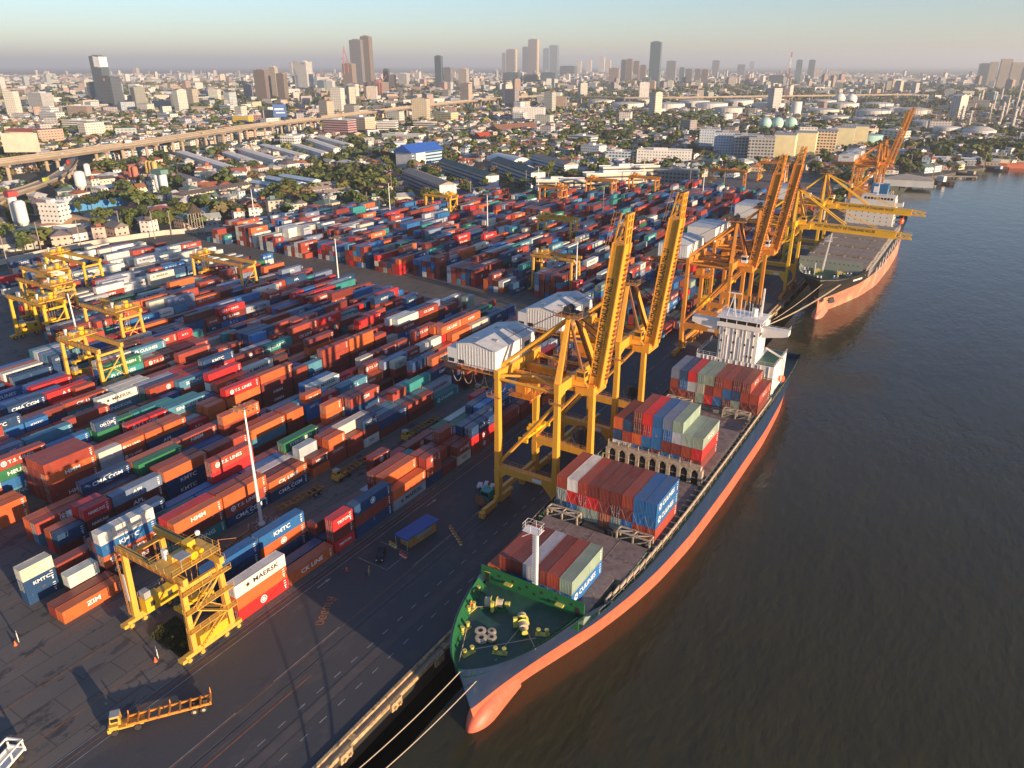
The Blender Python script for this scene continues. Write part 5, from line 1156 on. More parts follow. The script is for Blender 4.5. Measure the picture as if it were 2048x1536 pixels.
# expressway
M_VIA = mat('viaduct_concrete', (.36, .29, .215), .85, var=.15, sc_=.1); M_ROADG = mat('expressway_surface', (.17, .15, .13), .85, var=.2)
def viaduct(name, pts, z, width, label, step=38, double=True, taper=None):
    P_ = [G(x, y, z) for x, y in pts]; t = empty(name, (0, 0, 0), 0, label, 'elevated road')
    # resample
    res = [P_[0]]
    for a, c in zip(P_, P_[1:]):
        n_ = max(1, int((c-a).length/step))
        for i in range(1, n_+1): res.append(a.lerp(c, i/n_))
    b = MB(); cols = []
    offs = [-width/2-.6, width/2+.6] if double else [0]
    def side(i):
        a = res[max(0, i-1)]; c = res[min(len(res)-1, i+1)]; d = (c-a).normalized(); return Vector((-d.y, d.x, 0))
    bd = MB(); bp = MB()
    for i in range(len(res)-1):
        s0, s1 = side(i), side(i+1)
        for o_ in offs:
            a, c = res[i]+s0*o_, res[i+1]+s1*o_; hw = width/2 if double else width/2
            def q(p, s_, w_, dz): v = p+s_*w_; return (v.x, v.y, v.z+dz)
            bd.hexa([q(a, s0, -hw*.6, -3.0), q(a, s0, hw*.6, -3.0), q(c, s1, hw*.6, -3.0), q(c, s1, -hw*.6, -3.0)], [q(a, s0, -hw, -.3), q(a, s0, hw, -.3), q(c, s1, hw, -.3), q(c, s1, -hw, -.3)])
            bd.hexa([q(a, s0, -hw, -.3), q(a, s0, hw, -.3), q(c, s1, hw, -.3), q(c, s1, -hw, -.3)], [q(a, s0, -hw, 0), q(a, s0, hw, 0), q(c, s1, hw, 0), q(c, s1, -hw, 0)])
            for e in (-1, 1): bp.hexa([q(a, s0, e*hw-.2, 0), q(a, s0, e*hw+.2, 0), q(c, s1, e*hw+.2, 0), q(c, s1, e*hw-.2, 0)], [q(a, s0, e*hw-.15, 1.2), q(a, s0, e*hw+.15, 1.2), q(c, s1, e*hw+.15, 1.2), q(c, s1, e*hw-.15, 1.2)])
        occupy(res[i].x, res[i].y, width*(1.3 if double else .8)+12)
    bd.build('deck', M_VIA, t); bp.build('parapet', M_VIA, t)
    # columns
    n_c = 0
    for i in range(0, len(res)):
        if n_c > 95: break
        p = res[i]; s_ = side(i)
        if PX(p)[0] < -150 or PX(p)[0] > 2200: continue
        for o_ in offs:
            v = p+s_*o_; b = MB(); b.cyl((v.x, v.y, 0), (v.x, v.y, z-4.6), 1.6, n=10)
            d = s_; a_ = v-d*width*.30; c_ = v+d*width*.30
            b.beam((a_.x, a_.y, z-3.9), (c_.x, c_.y, z-3.9), 2.6, 1.8); b.build('column', M_VIA, t); n_c += 1
    return t, res
V1, vres = viaduct('elevated_expressway', [(-120, 338), (0, 323), (100, 310), (200, 296), (300, 282), (400, 267), (500, 252), (600, 240), (700, 228), (800, 216), (930, 202), (1000, 196), (1060, 192.5), (1110, 190.5)], 19, 11.5, 'long curved elevated expressway on paired concrete columns crossing the left of the city')
viaduct('elevated_expressway', [(1165, 193), (1250, 195), (1350, 195), (1500, 192.5), (1700, 190), (1830, 188.5)], 17, 11, 'distant straight elevated expressway behind the round oil tanks', step=60)
RAMP, rres = viaduct('expressway_ramp', [(-90, 425), (0, 392), (60, 374), (105, 357), (135, 338), (146, 322), (143, 306), (130, 297)], 9, 9, 'curved lower ramp bending under the expressway at the far left', step=26, double=False)
# vehicles on the expressway
def tiny_car(x, y, z, rot, col, label, truck=False):
    t = empty('car' if not truck else 'lorry', (x, y, z), rot, label, 'car' if not truck else 'lorry', 'traffic on the elevated roads'); b = MB()
    if truck: b.mm(-1.2, -4.2, .6, 1.2, 2.0, 3.6); b.mm(-1.1, 2.2, .5, 1.1, 4.2, 2.7)
    else: b.mm(-.9, -2.2, .35, .9, 2.2, .95); b.hexa([(-.85, -1.7, .95), (.85, -1.7, .95), (.85, 1.0, .95), (-.85, 1.0, .95)], [(-.7, -1.2, 1.5), (.7, -1.2, 1.5), (.7, .5, 1.5), (-.7, .5, 1.5)])
    o = b.build('body', M_PLAIN, t); o.color = (*col, 1); b = MB()
    for sx in (-.8, .8):
        for sy in (-1.4, 1.4): b.cyl((sx-.12, sy, .35), (sx+.12, sy, .35), .35, n=8)
    b.build('wheels', M_TYRE, t)
for k, (res_, zz, nm) in enumerate(((vres, 19, 'the main expressway deck'), (rres, 9, 'the lower expressway ramp'))):
    R3 = random.Random(k+2)
    for j in range(16 if k == 0 else 5):
        i = 1+(j*2+1) % max(2, min(len(res_)-2, 36)) if k == 0 else 3+j*2
        if i+1 >= len(res_): continue
        a, c = res_[i], res_[i+1]; d = (c-a).normalized(); s_ = Vector((-d.y, d.x, 0)); o_ = (R3.choice([-8, -4.5, 4.5, 8]) if k == 0 else R3.choice([-2, 2])); p = a.lerp(c, R3.random())+s_*o_
        tr = R3.random() < .3; cn, cc = R3.choice([('white', (.7, .7, .7)), ('silver', (.4, .42, .44)), ('dark', (.03, .03, .035)), ('red', (.4, .03, .03)), ('yellow-green', (.4, .45, .05))])
        tiny_car(p.x, p.y, zz+.01, math.atan2(d.y, d.x)-math.pi/2, cc, '%s %s, %s in line on %s from the left' % (cn, 'lorry' if tr else 'car', ORD[j] if j else 'first', nm), tr)
# billboards
def billboard(px, py, w, h, z0, col, label, rot=.0, blue=False):
    p = G(px, py); t = empty('billboard', p, rad(YAW)+rot, label, 'billboard'); b = MB(); b.mm(-w/2, -.3, z0, w/2, .3, z0+h); o = b.build('panel', M_PLAIN, t); o.color = (*col, 1); b = MB()
    for x in (-w*.35, 0, w*.35): b.beam((x, .6, 0), (x, .6, z0+h*.8), .7)
    b.build('frame', M_DARK, t); occupy(p.x, p.y, 8)
    if blue: b = MB(); b.mm(-w*.38, -.36, z0+h*.55, w*.3, -.305, z0+h*.68); b.mm(-w*.3, -.36, z0+h*.3, w*.38, -.305, z0+h*.38); o = b.build('panel_print', M_LET, t)
billboard(52, 330, 36, 19, 13, (.62, .52, .40), 'large blank cream billboard standing above the left expressway', .1)
billboard(564, 262, 20, 19, 21, (.06, .13, .33), 'blue printed billboard above the expressway in front of a white block', .25, True)
# named blocks
W_, CRM, GRYW, LBL = (.66, .64, .60), (.62, .54, .40), (.42, .43, .43), (.38, .50, .60)
rd = math.radians
for i, (p0, p1, hh) in enumerate((((352, 318), (452, 352), 8), ((445, 318), (505, 341), 7.5), ((478, 312), (548, 336), 8), ((520, 303), (600, 327), 8), ((568, 298), (644, 323), 8.5), ((612, 292), (668, 313), 8.5), ((632, 286), (690, 303), 8), ((352, 338), (398, 350), 5))):
    long_b('row_house', p0, p1, 11, hh, W_, RC['wwhite'], 'white flat-roofed row house, %s row from the left below the expressway' % (['first', 'second', 'third', 'fourth', 'fifth', 'sixth', 'seventh', 'low front'][i]), cat='row house', M=F_SMALL, group='white row houses below the expressway', roof='gablex', rise=.8, over=.2)
def school_extra(t):
    b = MB(); b.mm(-5.5, -26, 0, 5.5, -22, 17); o = b.build('annex_wall', M_PLAIN, t); o.color = (*W_, 1)
p = G(822, 338); sch = building('school_building', p.x-6, p.y+22, 22, 46, 17, rd(-4+0), (.36, .52, .66), RC['blue'], 'tall pale blue and white building with bright blue gable roof', M=F_BAND, roof='gable', rise=6.5, over=2)
b = MB(); b.face([(-11.2, -23.1, 17), (11.2, -23.1, 17), (0, -23.1, 23.2)]); b.mm(-11.1, -23.2, 0, 11.1, -23.05, 17); b.mm(11.0, -20, 4, 14, -6, 15.5); o = b.build('gable_wall', M_PLAIN, sch); o.color = (*W_, 1)
o = lettering('\u0e27\u0e31\u0e14\u0e04\u0e25\u0e2d\u0e07\u0e40\u0e15\u0e22', 4.2, M_LET, sch, (-6.8, 4, 20.1), (rd(-60), 0, rd(90)), 'roof_lettering'); o.rotation_euler = (rd(90-59.4), 0, rd(-90))
o.location = (-6.9, 0, 19.75); o.rotation_euler = Matrix(((0, -.861, -.508), (-1, 0, 0), (0, .508, -.861))).to_3x3().to_euler() if False else (rd(-59.4), 0, rd(-90))
LM.append((p.x, p.y, 'the blue gable-roofed building'))
def ribs_end(col): 
    def f(t): pass
    return f
S_ = [((806, 368), (880, 400), 14, 11.5, (.40, .31, .34), RC['tan'], 'long mauve school block with tan roof and white end wall', F_BAND),
      ((880, 345), (972, 378), 12, 11, GRYW, RC['green'], 'long grey school block with dark green roof behind the blue canopies', F_BAND),
      ((985, 345), (1062, 376), 13, 13, (.5, .52, .52), RC['green'], 'tall grey-white school block with green roof beside the arched hall', F_BAND),
      ((1060, 335), (1128, 356), 14, 12, LBL, RC['tan'], 'pale blue school block with tan roof right of the arched hall', F_BAND)]
for p0, p1, dp, hh, wl, rc_, lab, mt in S_:
    t = long_b('school_block', p0, p1, dp, hh, wl, rc_, lab, M=mt, roof='gablex', rise=2.2, over=.8); LM.append(((G(*p0).x+G(*p1).x)/2, (G(*p0).y+G(*p1).y)/2, 'the '+' '.join(lab.split()[:4])))
    L_ = (G(*p1)-G(*p0)).length; b = MB()
    for s in (-1, 1):
        b = MB(); b.face([(s*(L_/2+.03), -dp/2, 0), (s*(L_/2+.03), dp/2, 0), (s*(L_/2+.03), dp/2, hh), (s*(L_/2+.03), 0, hh+2.1), (s*(L_/2+.03), -dp/2, hh)][::s]); o = b.build('end_wall', M_PLAIN, t); o.color = (*W_, 1)
p = G(995, 335); building('arched_hall', p.x+8, p.y+10, 26, 52, 7, rd(62), (.30, .45, .62), (.55, .58, .60), 'hall with pale curved metal roof behind the school blocks', M=M_PLAIN, roof='arch', rise=5)
for q, ((x0, y0), (x1, y1)) in enumerate((((885, 382), (985, 368)), ((900, 396), (1000, 386)))): long_b('canopy_shed', (x0, y0), (x1, y1), 9, 4.5, (.25, .27, .32), RC['navy'], '%s long blue-purple canopy roof in front of the school blocks' % ('upper', 'lower')[q], M=M_PLAIN, roof='gablex', rise=1.2, cat='shed')
# cream apartment slabs along the yard
for i, (p0, p1, hh, cl) in enumerate((((1072, 396), (1170, 396), 13.5, CRM), ((1172, 384), (1290, 380), 14, CRM), ((1205, 366), (1318, 362), 13, CRM))):
    long_b('apartment_block', p0, p1, 11, hh, cl, RC['white'], 'long cream apartment slab with balcony strips, %s from the left behind the yard' % ('first', 'second', 'rear one')[i], M=F_BAND, cat='apartment block')
p = G(1358, 378); building('apartment_block', p.x-6, p.y+12, 34, 12, 14, rd(8), (.20, .21, .21), RC['grey'], 'dark weathered derelict concrete block left of the trees', M=F_GRID, cat='apartment block')
p = G(1327, 330); building('apartment_block', p.x, p.y, 56, 16, 15, rd(18), W_, RC['white'], 'low wide white apartment building with small windows left of the tall flats', M=F_SMALL, cat='apartment block'); LM.append((p.x, p.y, 'the low wide white apartment building'))
for i, (x, y, w, hh, cl) in enumerate(((1410, 312, 26, 27, (.50, .56, .62)), (1443, 322, 30, 27, (.50, .56, .62)), (1480, 330, 28, 27, (.38, .37, .35)), (1512, 336, 30, 27, (.38, .37, .35)), (1560, 330, 26, 28, (.72, .60, .34)), (1602, 324, 26, 28, (.72, .60, .34)), (1645, 320, 24, 28, (.66, .50, .32)), (1682, 308, 24, 27, (.72, .60, .34)), (1712, 302, 22, 26, (.72, .60, .34)))):
    p = G(x, y-6); t = building('apartment_block', p.x, p.y+12, w*.86, 24, hh, rd(14 if i < 4 else 8), cl, RC['grey'], 'tall %s apartment slab, %s from the left in the row behind the orange gantries' % (('pale blue-white', 'pale blue-white', 'grey', 'grey', 'cream', 'cream', 'tan balconied', 'cream', 'cream')[i], ('first', 'second', 'third', 'fourth', 'fifth', 'sixth', 'seventh', 'eighth', 'ninth')[i]), M=(F_SMALL if i < 2 else F_GRID), cat='apartment block', roof='gablex' if i > 3 else 'flat', rise=1.6, over=.4, group='apartment slabs by the oil depot')
    if i > 3 and i != 6: o = part_box('blank_end_wall', t, M_PLAIN, (.74, .64, .36), (w*.43, -12.2, 0, w*.43+.15, -.4, hh-.2), (w*.43, .4, 0, w*.43+.15, 12.2, hh-.2), (-w*.42, -12.25, 0, w*.43, -12.02, hh-.1))
LM.append((G(1480, 330).x, G(1480, 330).y, 'the tall grey apartment slabs'))
# temple
t = long_b('temple_hall', (1000, 270), (1076, 264), 26, 7, (.45, .34, .24), (.24, .11, .06), 'long temple hall with brown tiled roof edged in orange', M=M_PLAIN, roof='gablex', rise=7, over=2, cat='temple'); LM.append((G(1040, 268).x, G(1040, 268).y, 'the brown-roofed temple hall'))
long_b('temple_hall', (963, 284), (984, 282), 16, 6, (.45, .3, .24), (.36, .05, .03), 'small temple hall with red roof left of the brown temple roof', M=M_PLAIN, roof='gablex', rise=6, over=1.5, cat='temple')
# low sheds and worker housing left of the green field
for i, (p0, p1, dp, hh, rc_, wl) in enumerate((((372, 412), (505, 388), 14, 8, RC['brown'], CRM), ((482, 368), (532, 362), 10, 5, RC['tan'], CRM), ((536, 356), (602, 350), 9, 5, RC['tan'], CRM), ((500, 378), (560, 388), 9, 6, RC['pale'], (.35, .45, .55)), ((530, 370), (595, 384), 9, 6.5, RC['pale'], (.3, .4, .52)), ((560, 366), (625, 378), 9, 6.5, RC['pale'], (.35, .45, .55)), ((605, 386), (675, 378), 8, 5, RC['tan'], GRYW), ((620, 393), (690, 384), 8, 5, RC['tan'], GRYW), ((636, 400), (705, 391), 8, 5, RC['tan'], GRYW), ((655, 408), (720, 398), 8, 5, RC['pale'], (.15, .3, .5)), ((180, 378), (235, 372), 16, 7, RC['brown'], CRM), ((205, 392), (245, 386), 14, 6, RC['white'], W_), ((330, 352), (400, 375), 8, 4.5, RC['tan'], GRYW))):
    long_b('low_shed', p0, p1, dp, hh, wl, rc_, 'long low shed with %s roof, %s of the sheds between silos and green field' % ({RC['brown']: 'brown', RC['tan']: 'tan', RC['pale']: 'pale blue', RC['white']: 'white'}[rc_], ('first', 'second', 'third', 'fourth', 'fifth', 'sixth', 'seventh', 'eighth', 'ninth', 'tenth', 'eleventh', 'twelfth', 'thirteenth')[i]), cat='shed', M=F_SMALL, roof='gablex', rise=1.5, over=.8, group='low sheds left of the field')
# silos
def silo(px, py, r, h, col, label, cap=None, n=1):
    p = G(px, py); t = empty('silo', p, 0, label, 'silo', 'silos of the concrete plants')
    for k in range(n):
        b = MB(); x = k*(2*r+.6); b.lathe(x, 0, [(r*.3, 3), (r, 7), (r, h), (r*.6, h+1.2), (0, h+1.4)], 18); o = b.build('tank', M_PLAIN, t, smooth=False); o.color = (*col, 1)
        b = MB()
        for a in range(4): b.beam((x+r*.8*math.cos(a*1.57+.8), r*.8*math.sin(a*1.57+.8), 0), (x+r*.8*math.cos(a*1.57+.8), r*.8*math.sin(a*1.57+.8), 7.5), .3)
        b.build('support', M_GREY, t)
        if cap: b = MB(); b.mm(x-r*1.1, -r*1.1, h+.5, x+r*1.1, r*1.1, h+4); o = b.build('filter_cap', M_PLAIN, t); o.color = (*cap, 1)
    occupy(p.x, p.y, 2+r*2*n)
silo(40, 462, 2.6, 21, W_, 'tall white silo with red cap at the left edge', (.35, .05, .05)); silo(53, 466, 3.2, 19, (.62, .62, .60), 'wide white silo beside the red-capped silo')
silo(166, 388, 4.2, 17, W_, 'broad white silo in front of the expressway columns'); silo(182, 376, 2.4, 19, W_, 'slim white silo with red round marks behind the broad one'); silo(268, 370, 2.4, 15, (.5, .16, .10), 'pair of red and grey silos', n=2); silo(300, 360, 2.3, 16, (.55, .35, .12), 'row of three silos with orange base', n=3); silo(322, 392, 3.0, 17, (.64, .66, .66), 'pair of white silos under a green cap', (.12, .22, .2), n=2)
LM.append((G(60, 460).x, G(60, 460).y, 'the white silos at the left edge')); LM.append((G(330, 392).x, G(330, 392).y, 'the green-capped silo pair')); LM.append((G(170, 388).x, G(170, 388).y, 'the broad white silo'))
p = G(98, 456); building('plant_building', p.x, p.y+6, 15, 10, 15, rd(20), W_, RC['white'], 'white plant building with two small dark windows beside the sand pile', M=F_SMALL, cat='building')
for i, (x, y, r_, h_, c_, lab) in enumerate(((130, 448, 20, 7, (.42, .25, .13), 'tan sand pile behind the white plant building'), (215, 430, 14, 3.5, (.33, .28, .22), 'low grey gravel pile in the plant yard'))):
    p = G(x, y); b = MB(); rr = random.Random(i); n_ = 22
    prof = [(1.0, 0), (.72, .33), (.45, .66), (.2, .9), (.02, 1)]
    for (f0, z0), (f1, z1) in zip(prof, prof[1:]):
        for k in range(n_):
            a0, a1 = 2*math.pi*k/n_, 2*math.pi*(k+1)/n_; q = lambda a, f, z: (p.x+r_*1.5*f*math.cos(a)*(1+.1*math.sin(3*a)), p.y+r_*f*math.sin(a), h_*z)
            b.face([q(a0, f0, z0), q(a1, f0, z0), q(a1, f1, z1), q(a0, f1, z1)])
    o = b.build('sand_pile', M_PLAIN); o.color = (*c_, 1); tag(o, lab, 'sand pile'); occupy(p.x, p.y, r_*1.3)
def wall_seg(name, pts, h, th, col, label, cat='wall'):
    b = MB()
    for a, c in zip(pts, pts[1:]): a, c = G(*a), G(*c); b.beam((a.x, a.y, h/2), (c.x, c.y, h/2), th, h); [occupy(a.lerp(c, k/8).x, a.lerp(c, k/8).y, 5) for k in range(9)]
    o = b.build(name, M_PLAIN); o.color = (*col, 1); tag(o, label, cat); return o
wall_seg('boundary_wall', [(60, 470), (160, 463), (280, 447)], 5, .6, (.66, .62, .55), 'long white boundary wall in front of the concrete plant')
wall_seg('boundary_wall', [(-20, 535), (110, 505), (215, 486), (330, 470), (440, 462)], 3, .4, (.50, .44, .36), 'low pale wall running behind the left container stacks')
wall_seg('site_fence', [(118, 428), (190, 418), (270, 406)], 5.5, .5, (.06, .25, .50), 'bright blue sheet fence around the plant yard', 'fence')
wall_seg('boundary_wall', [(560, 452), (700, 428), (800, 418), (900, 405), (1000, 396), (1060, 392)], 2.6, .4, (.55, .50, .44), 'low white wall behind the rear container field')
# ------------------------------------------------------------ oil depot
def tank(px, py, wpx, h, label, col=(.66, .64, .60), dome=.08, cat='oil tank'):
    p = G(px, py); r_ = wpx/2*PX(p)[2]/F; t = empty('storage_tank', (p.x, p.y+r_*.8, 0), 0, label, cat, 'oil depot tanks'); b = MB()
    b.lathe(0, 0, [(r_, 0), (r_, h), (r_*.97, h+.3)], 28); o = b.build('shell', M_PLAIN, t, smooth=False); o.color = (*col, 1)
    b = MB(); b.lathe(0, 0, [(r_*.98, h+.25), (r_*.5, h+r_*dome*.8), (0.01, h+r_*dome)], 28); o = b.build('tank_roof', M_PLAIN, t); o.color = (*[v*.85 for v in col], 1); occupy(p.x, p.y+r_*.8, r_*1.1)
TK = [(1192, 215, 55, 16), (1245, 221, 64, 15), (1330, 222, 60, 15), (1280, 210, 50, 14), (1380, 215, 60, 15), (1415, 222, 62, 16), (1450, 234, 60, 17), (1468, 214, 60, 15), (1530, 222, 60, 16), (1540, 208, 44, 12), (1500, 205, 40, 12), (1448, 248, 24, 17), (1640, 214, 52, 15), (1680, 222, 60, 16), (1740, 238, 66, 15), (1665, 248, 50, 12), (1730, 252, 54, 12), (1780, 228, 40, 13), (1820, 236, 70, 16), (1850, 262, 56, 14), (1890, 272, 50, 12), (1640, 233, 60, 13), (1300, 230, 46, 12), (1750, 218, 60, 12)]
for i, (x, y, w_, h_) in enumerate(TK): tank(x, y, w_, h_, 'white round oil tank, %s from the left of the depot' % ('first' if i == 0 else ORD[sorted(range(len(TK)), key=lambda q: TK[q][0]).index(i)] if sorted(range(len(TK)), key=lambda q: TK[q][0]).index(i) else 'first'), (.66, .62, .56) if i % 3 else (.60, .55, .48))
tank(1955, 276, 60, 10, 'wide tank with shallow conical grey roof near the river', (.60, .56, .50), .25); tank(1732, 292, 52, 13, 'pale green tank behind the cream apartment slabs', (.30, .50, .48)); tank(1588, 236, 20, 30, 'tall narrow white cylindrical tank beside the lattice mast')
for i, x in enumerate((1529, 1553, 1580)):
    p = G(x, 262); r_ = 9.5; t = empty('gas_sphere', p, 0, 'pale green spherical gas tank, %s of three in a row' % ('left', 'middle', 'right')[i], 'gas sphere', 'three spherical gas tanks'); b = MB()
    b.lathe(0, 0, [(r_*math.sin(a*math.pi/12)+.01, 11.5-r_*math.cos(a*math.pi/12)) for a in range(13)], 20); o = b.build('sphere', M_PLAIN, t, smooth=True); o.color = (.36, .56, .50, 1); b = MB()
    for a in range(8): b.beam((r_*.9*math.cos(a*.785), r_*.9*math.sin(a*.785), 0), (r_*.9*math.cos(a*.785), r_*.9*math.sin(a*.785), 12), .5)
    b.build('support', M_GREY, t); occupy(p.x, p.y, 12)
for i, (x, y, s) in enumerate(((1677, 212, 7), (1700, 214, 7))): p = G(x, y); b = MB(); b.lathe(p.x, p.y, [(s*2*math.sin(a*math.pi/10)+.01, s*2+3-s*2*math.cos(a*math.pi/10)) for a in range(11)], 18); o = b.build('gas_sphere', M_PLAIN, smooth=True); o.color = (.7, .66, .6, 1); tag(o, '%s small white gas sphere at the back of the depot' % ('left', 'right')[i], 'gas sphere')
# lattice mast with guys
def ztop(p, y): 
    lo, hi = 0, 900
    for _ in range(40):
        m_ = (lo+hi)/2
        if PX((p.x, p.y, m_))[1] > y: lo = m_
        else: hi = m_
    return lo
p = G(1566, 238); t = empty('radio_mast', p, 0, 'tall slender red and white guyed lattice mast rising above the depot', 'radio mast'); b = MB(); n_ = 26; h_ = ztop(p, 104)
M_MR = mat('mast_red', (.45, .12, .08), .6)
for k in range(n_):
    z0, z1 = h_*k/n_, h_*(k+1)/n_; b.k = k//4 % 2; s = 1.1
    for a in range(3):
        c, q = (s*math.cos(a*2.1), s*math.sin(a*2.1)), (s*math.cos((a+1)*2.1), s*math.sin((a+1)*2.1)); b.beam((*c, z0), (*c, z1), .45); b.beam((*c, z0), (*q, z1), .25)
b.build('lattice', [M_MR, M_WHITE], t); b = MB()
for z in (h_*.3, h_*.6, h_*.92):
    for a in range(3): b.beam((0, 0, z), (70*math.cos(a*2.1+.5), 70*math.sin(a*2.1+.5), 0), .15)
b.build('guy_wire', M_GREY, t)
# refinery columns and pipe racks
R4 = random.Random(11)
for i, (x, y, top) in enumerate(((1953, 215, 190), (1984, 228, 190), (1960, 212, 183), (2010, 235, 195), (2030, 225, 168), (1830, 190, 168), (1745, 190, 172), (1765, 188, 168), (2000, 205, 180), (2036, 240, 205), (1920, 250, 215), (1935, 262, 225), (1975, 250, 212), (1998, 252, 210), (2022, 262, 222), (1718, 200, 182), (1925, 228, 200))):
    p = G(x, y); dpt = PX(p)[2]; h_ = (y-top)*dpt/F*1.05; r_ = R4.uniform(1.5, 3.2); t = empty('refinery_column', p, 0, 'slender refinery %s, %s from the left in the refinery' % (('tower', 'chimney')[i % 2], ORD[sorted([q[0] for q in [(1953,), (1984,), (1960,), (2010,), (2030,), (1830,), (1745,), (1765,), (2000,), (2036,), (1920,), (1935,), (1975,), (1998,), (2022,), (1718,), (1925,)]]).index(x)] if x != 1718 else 'first'), 'refinery column', 'columns of the refinery'); b = MB()
    b.cyl((0, 0, 0), (0, 0, h_), r_, r_*(.7 if i % 2 else 1), 10); o = b.build('shaft', M_PLAIN, t); o.color = (.52, .45, .38, 1); b = MB()
    for k in range(3): b.cyl((0, 0, h_*(.4+.25*k)), (0, 0, h_*(.4+.25*k)+1), r_+1.2, n=10)
    b.build('gallery', M_GREY, t)
b = MB()
for k in range(210):
    p = G(R4.uniform(1700, 2080), R4.uniform(200, 262)); s = R4.uniform(4, 22); h_ = R4.uniform(5, 26)
    for q in range(3): b.beam((p.x, p.y, h_*(q+1)/3), (p.x+s, p.y+R4.uniform(-5, 5), h_*(q+1)/3), .5)
    b.beam((p.x, p.y, 0), (p.x, p.y, h_), .7); b.beam((p.x+s, p.y, 0), (p.x+s, p.y, h_), .7)
tag(b.build('refinery_pipework', mat('pipe_steel', (.20, .17, .15), .6, var=.4)), 'dense tangle of refinery pipe racks and frames behind the river bank', 'pipework', kind='stuff')
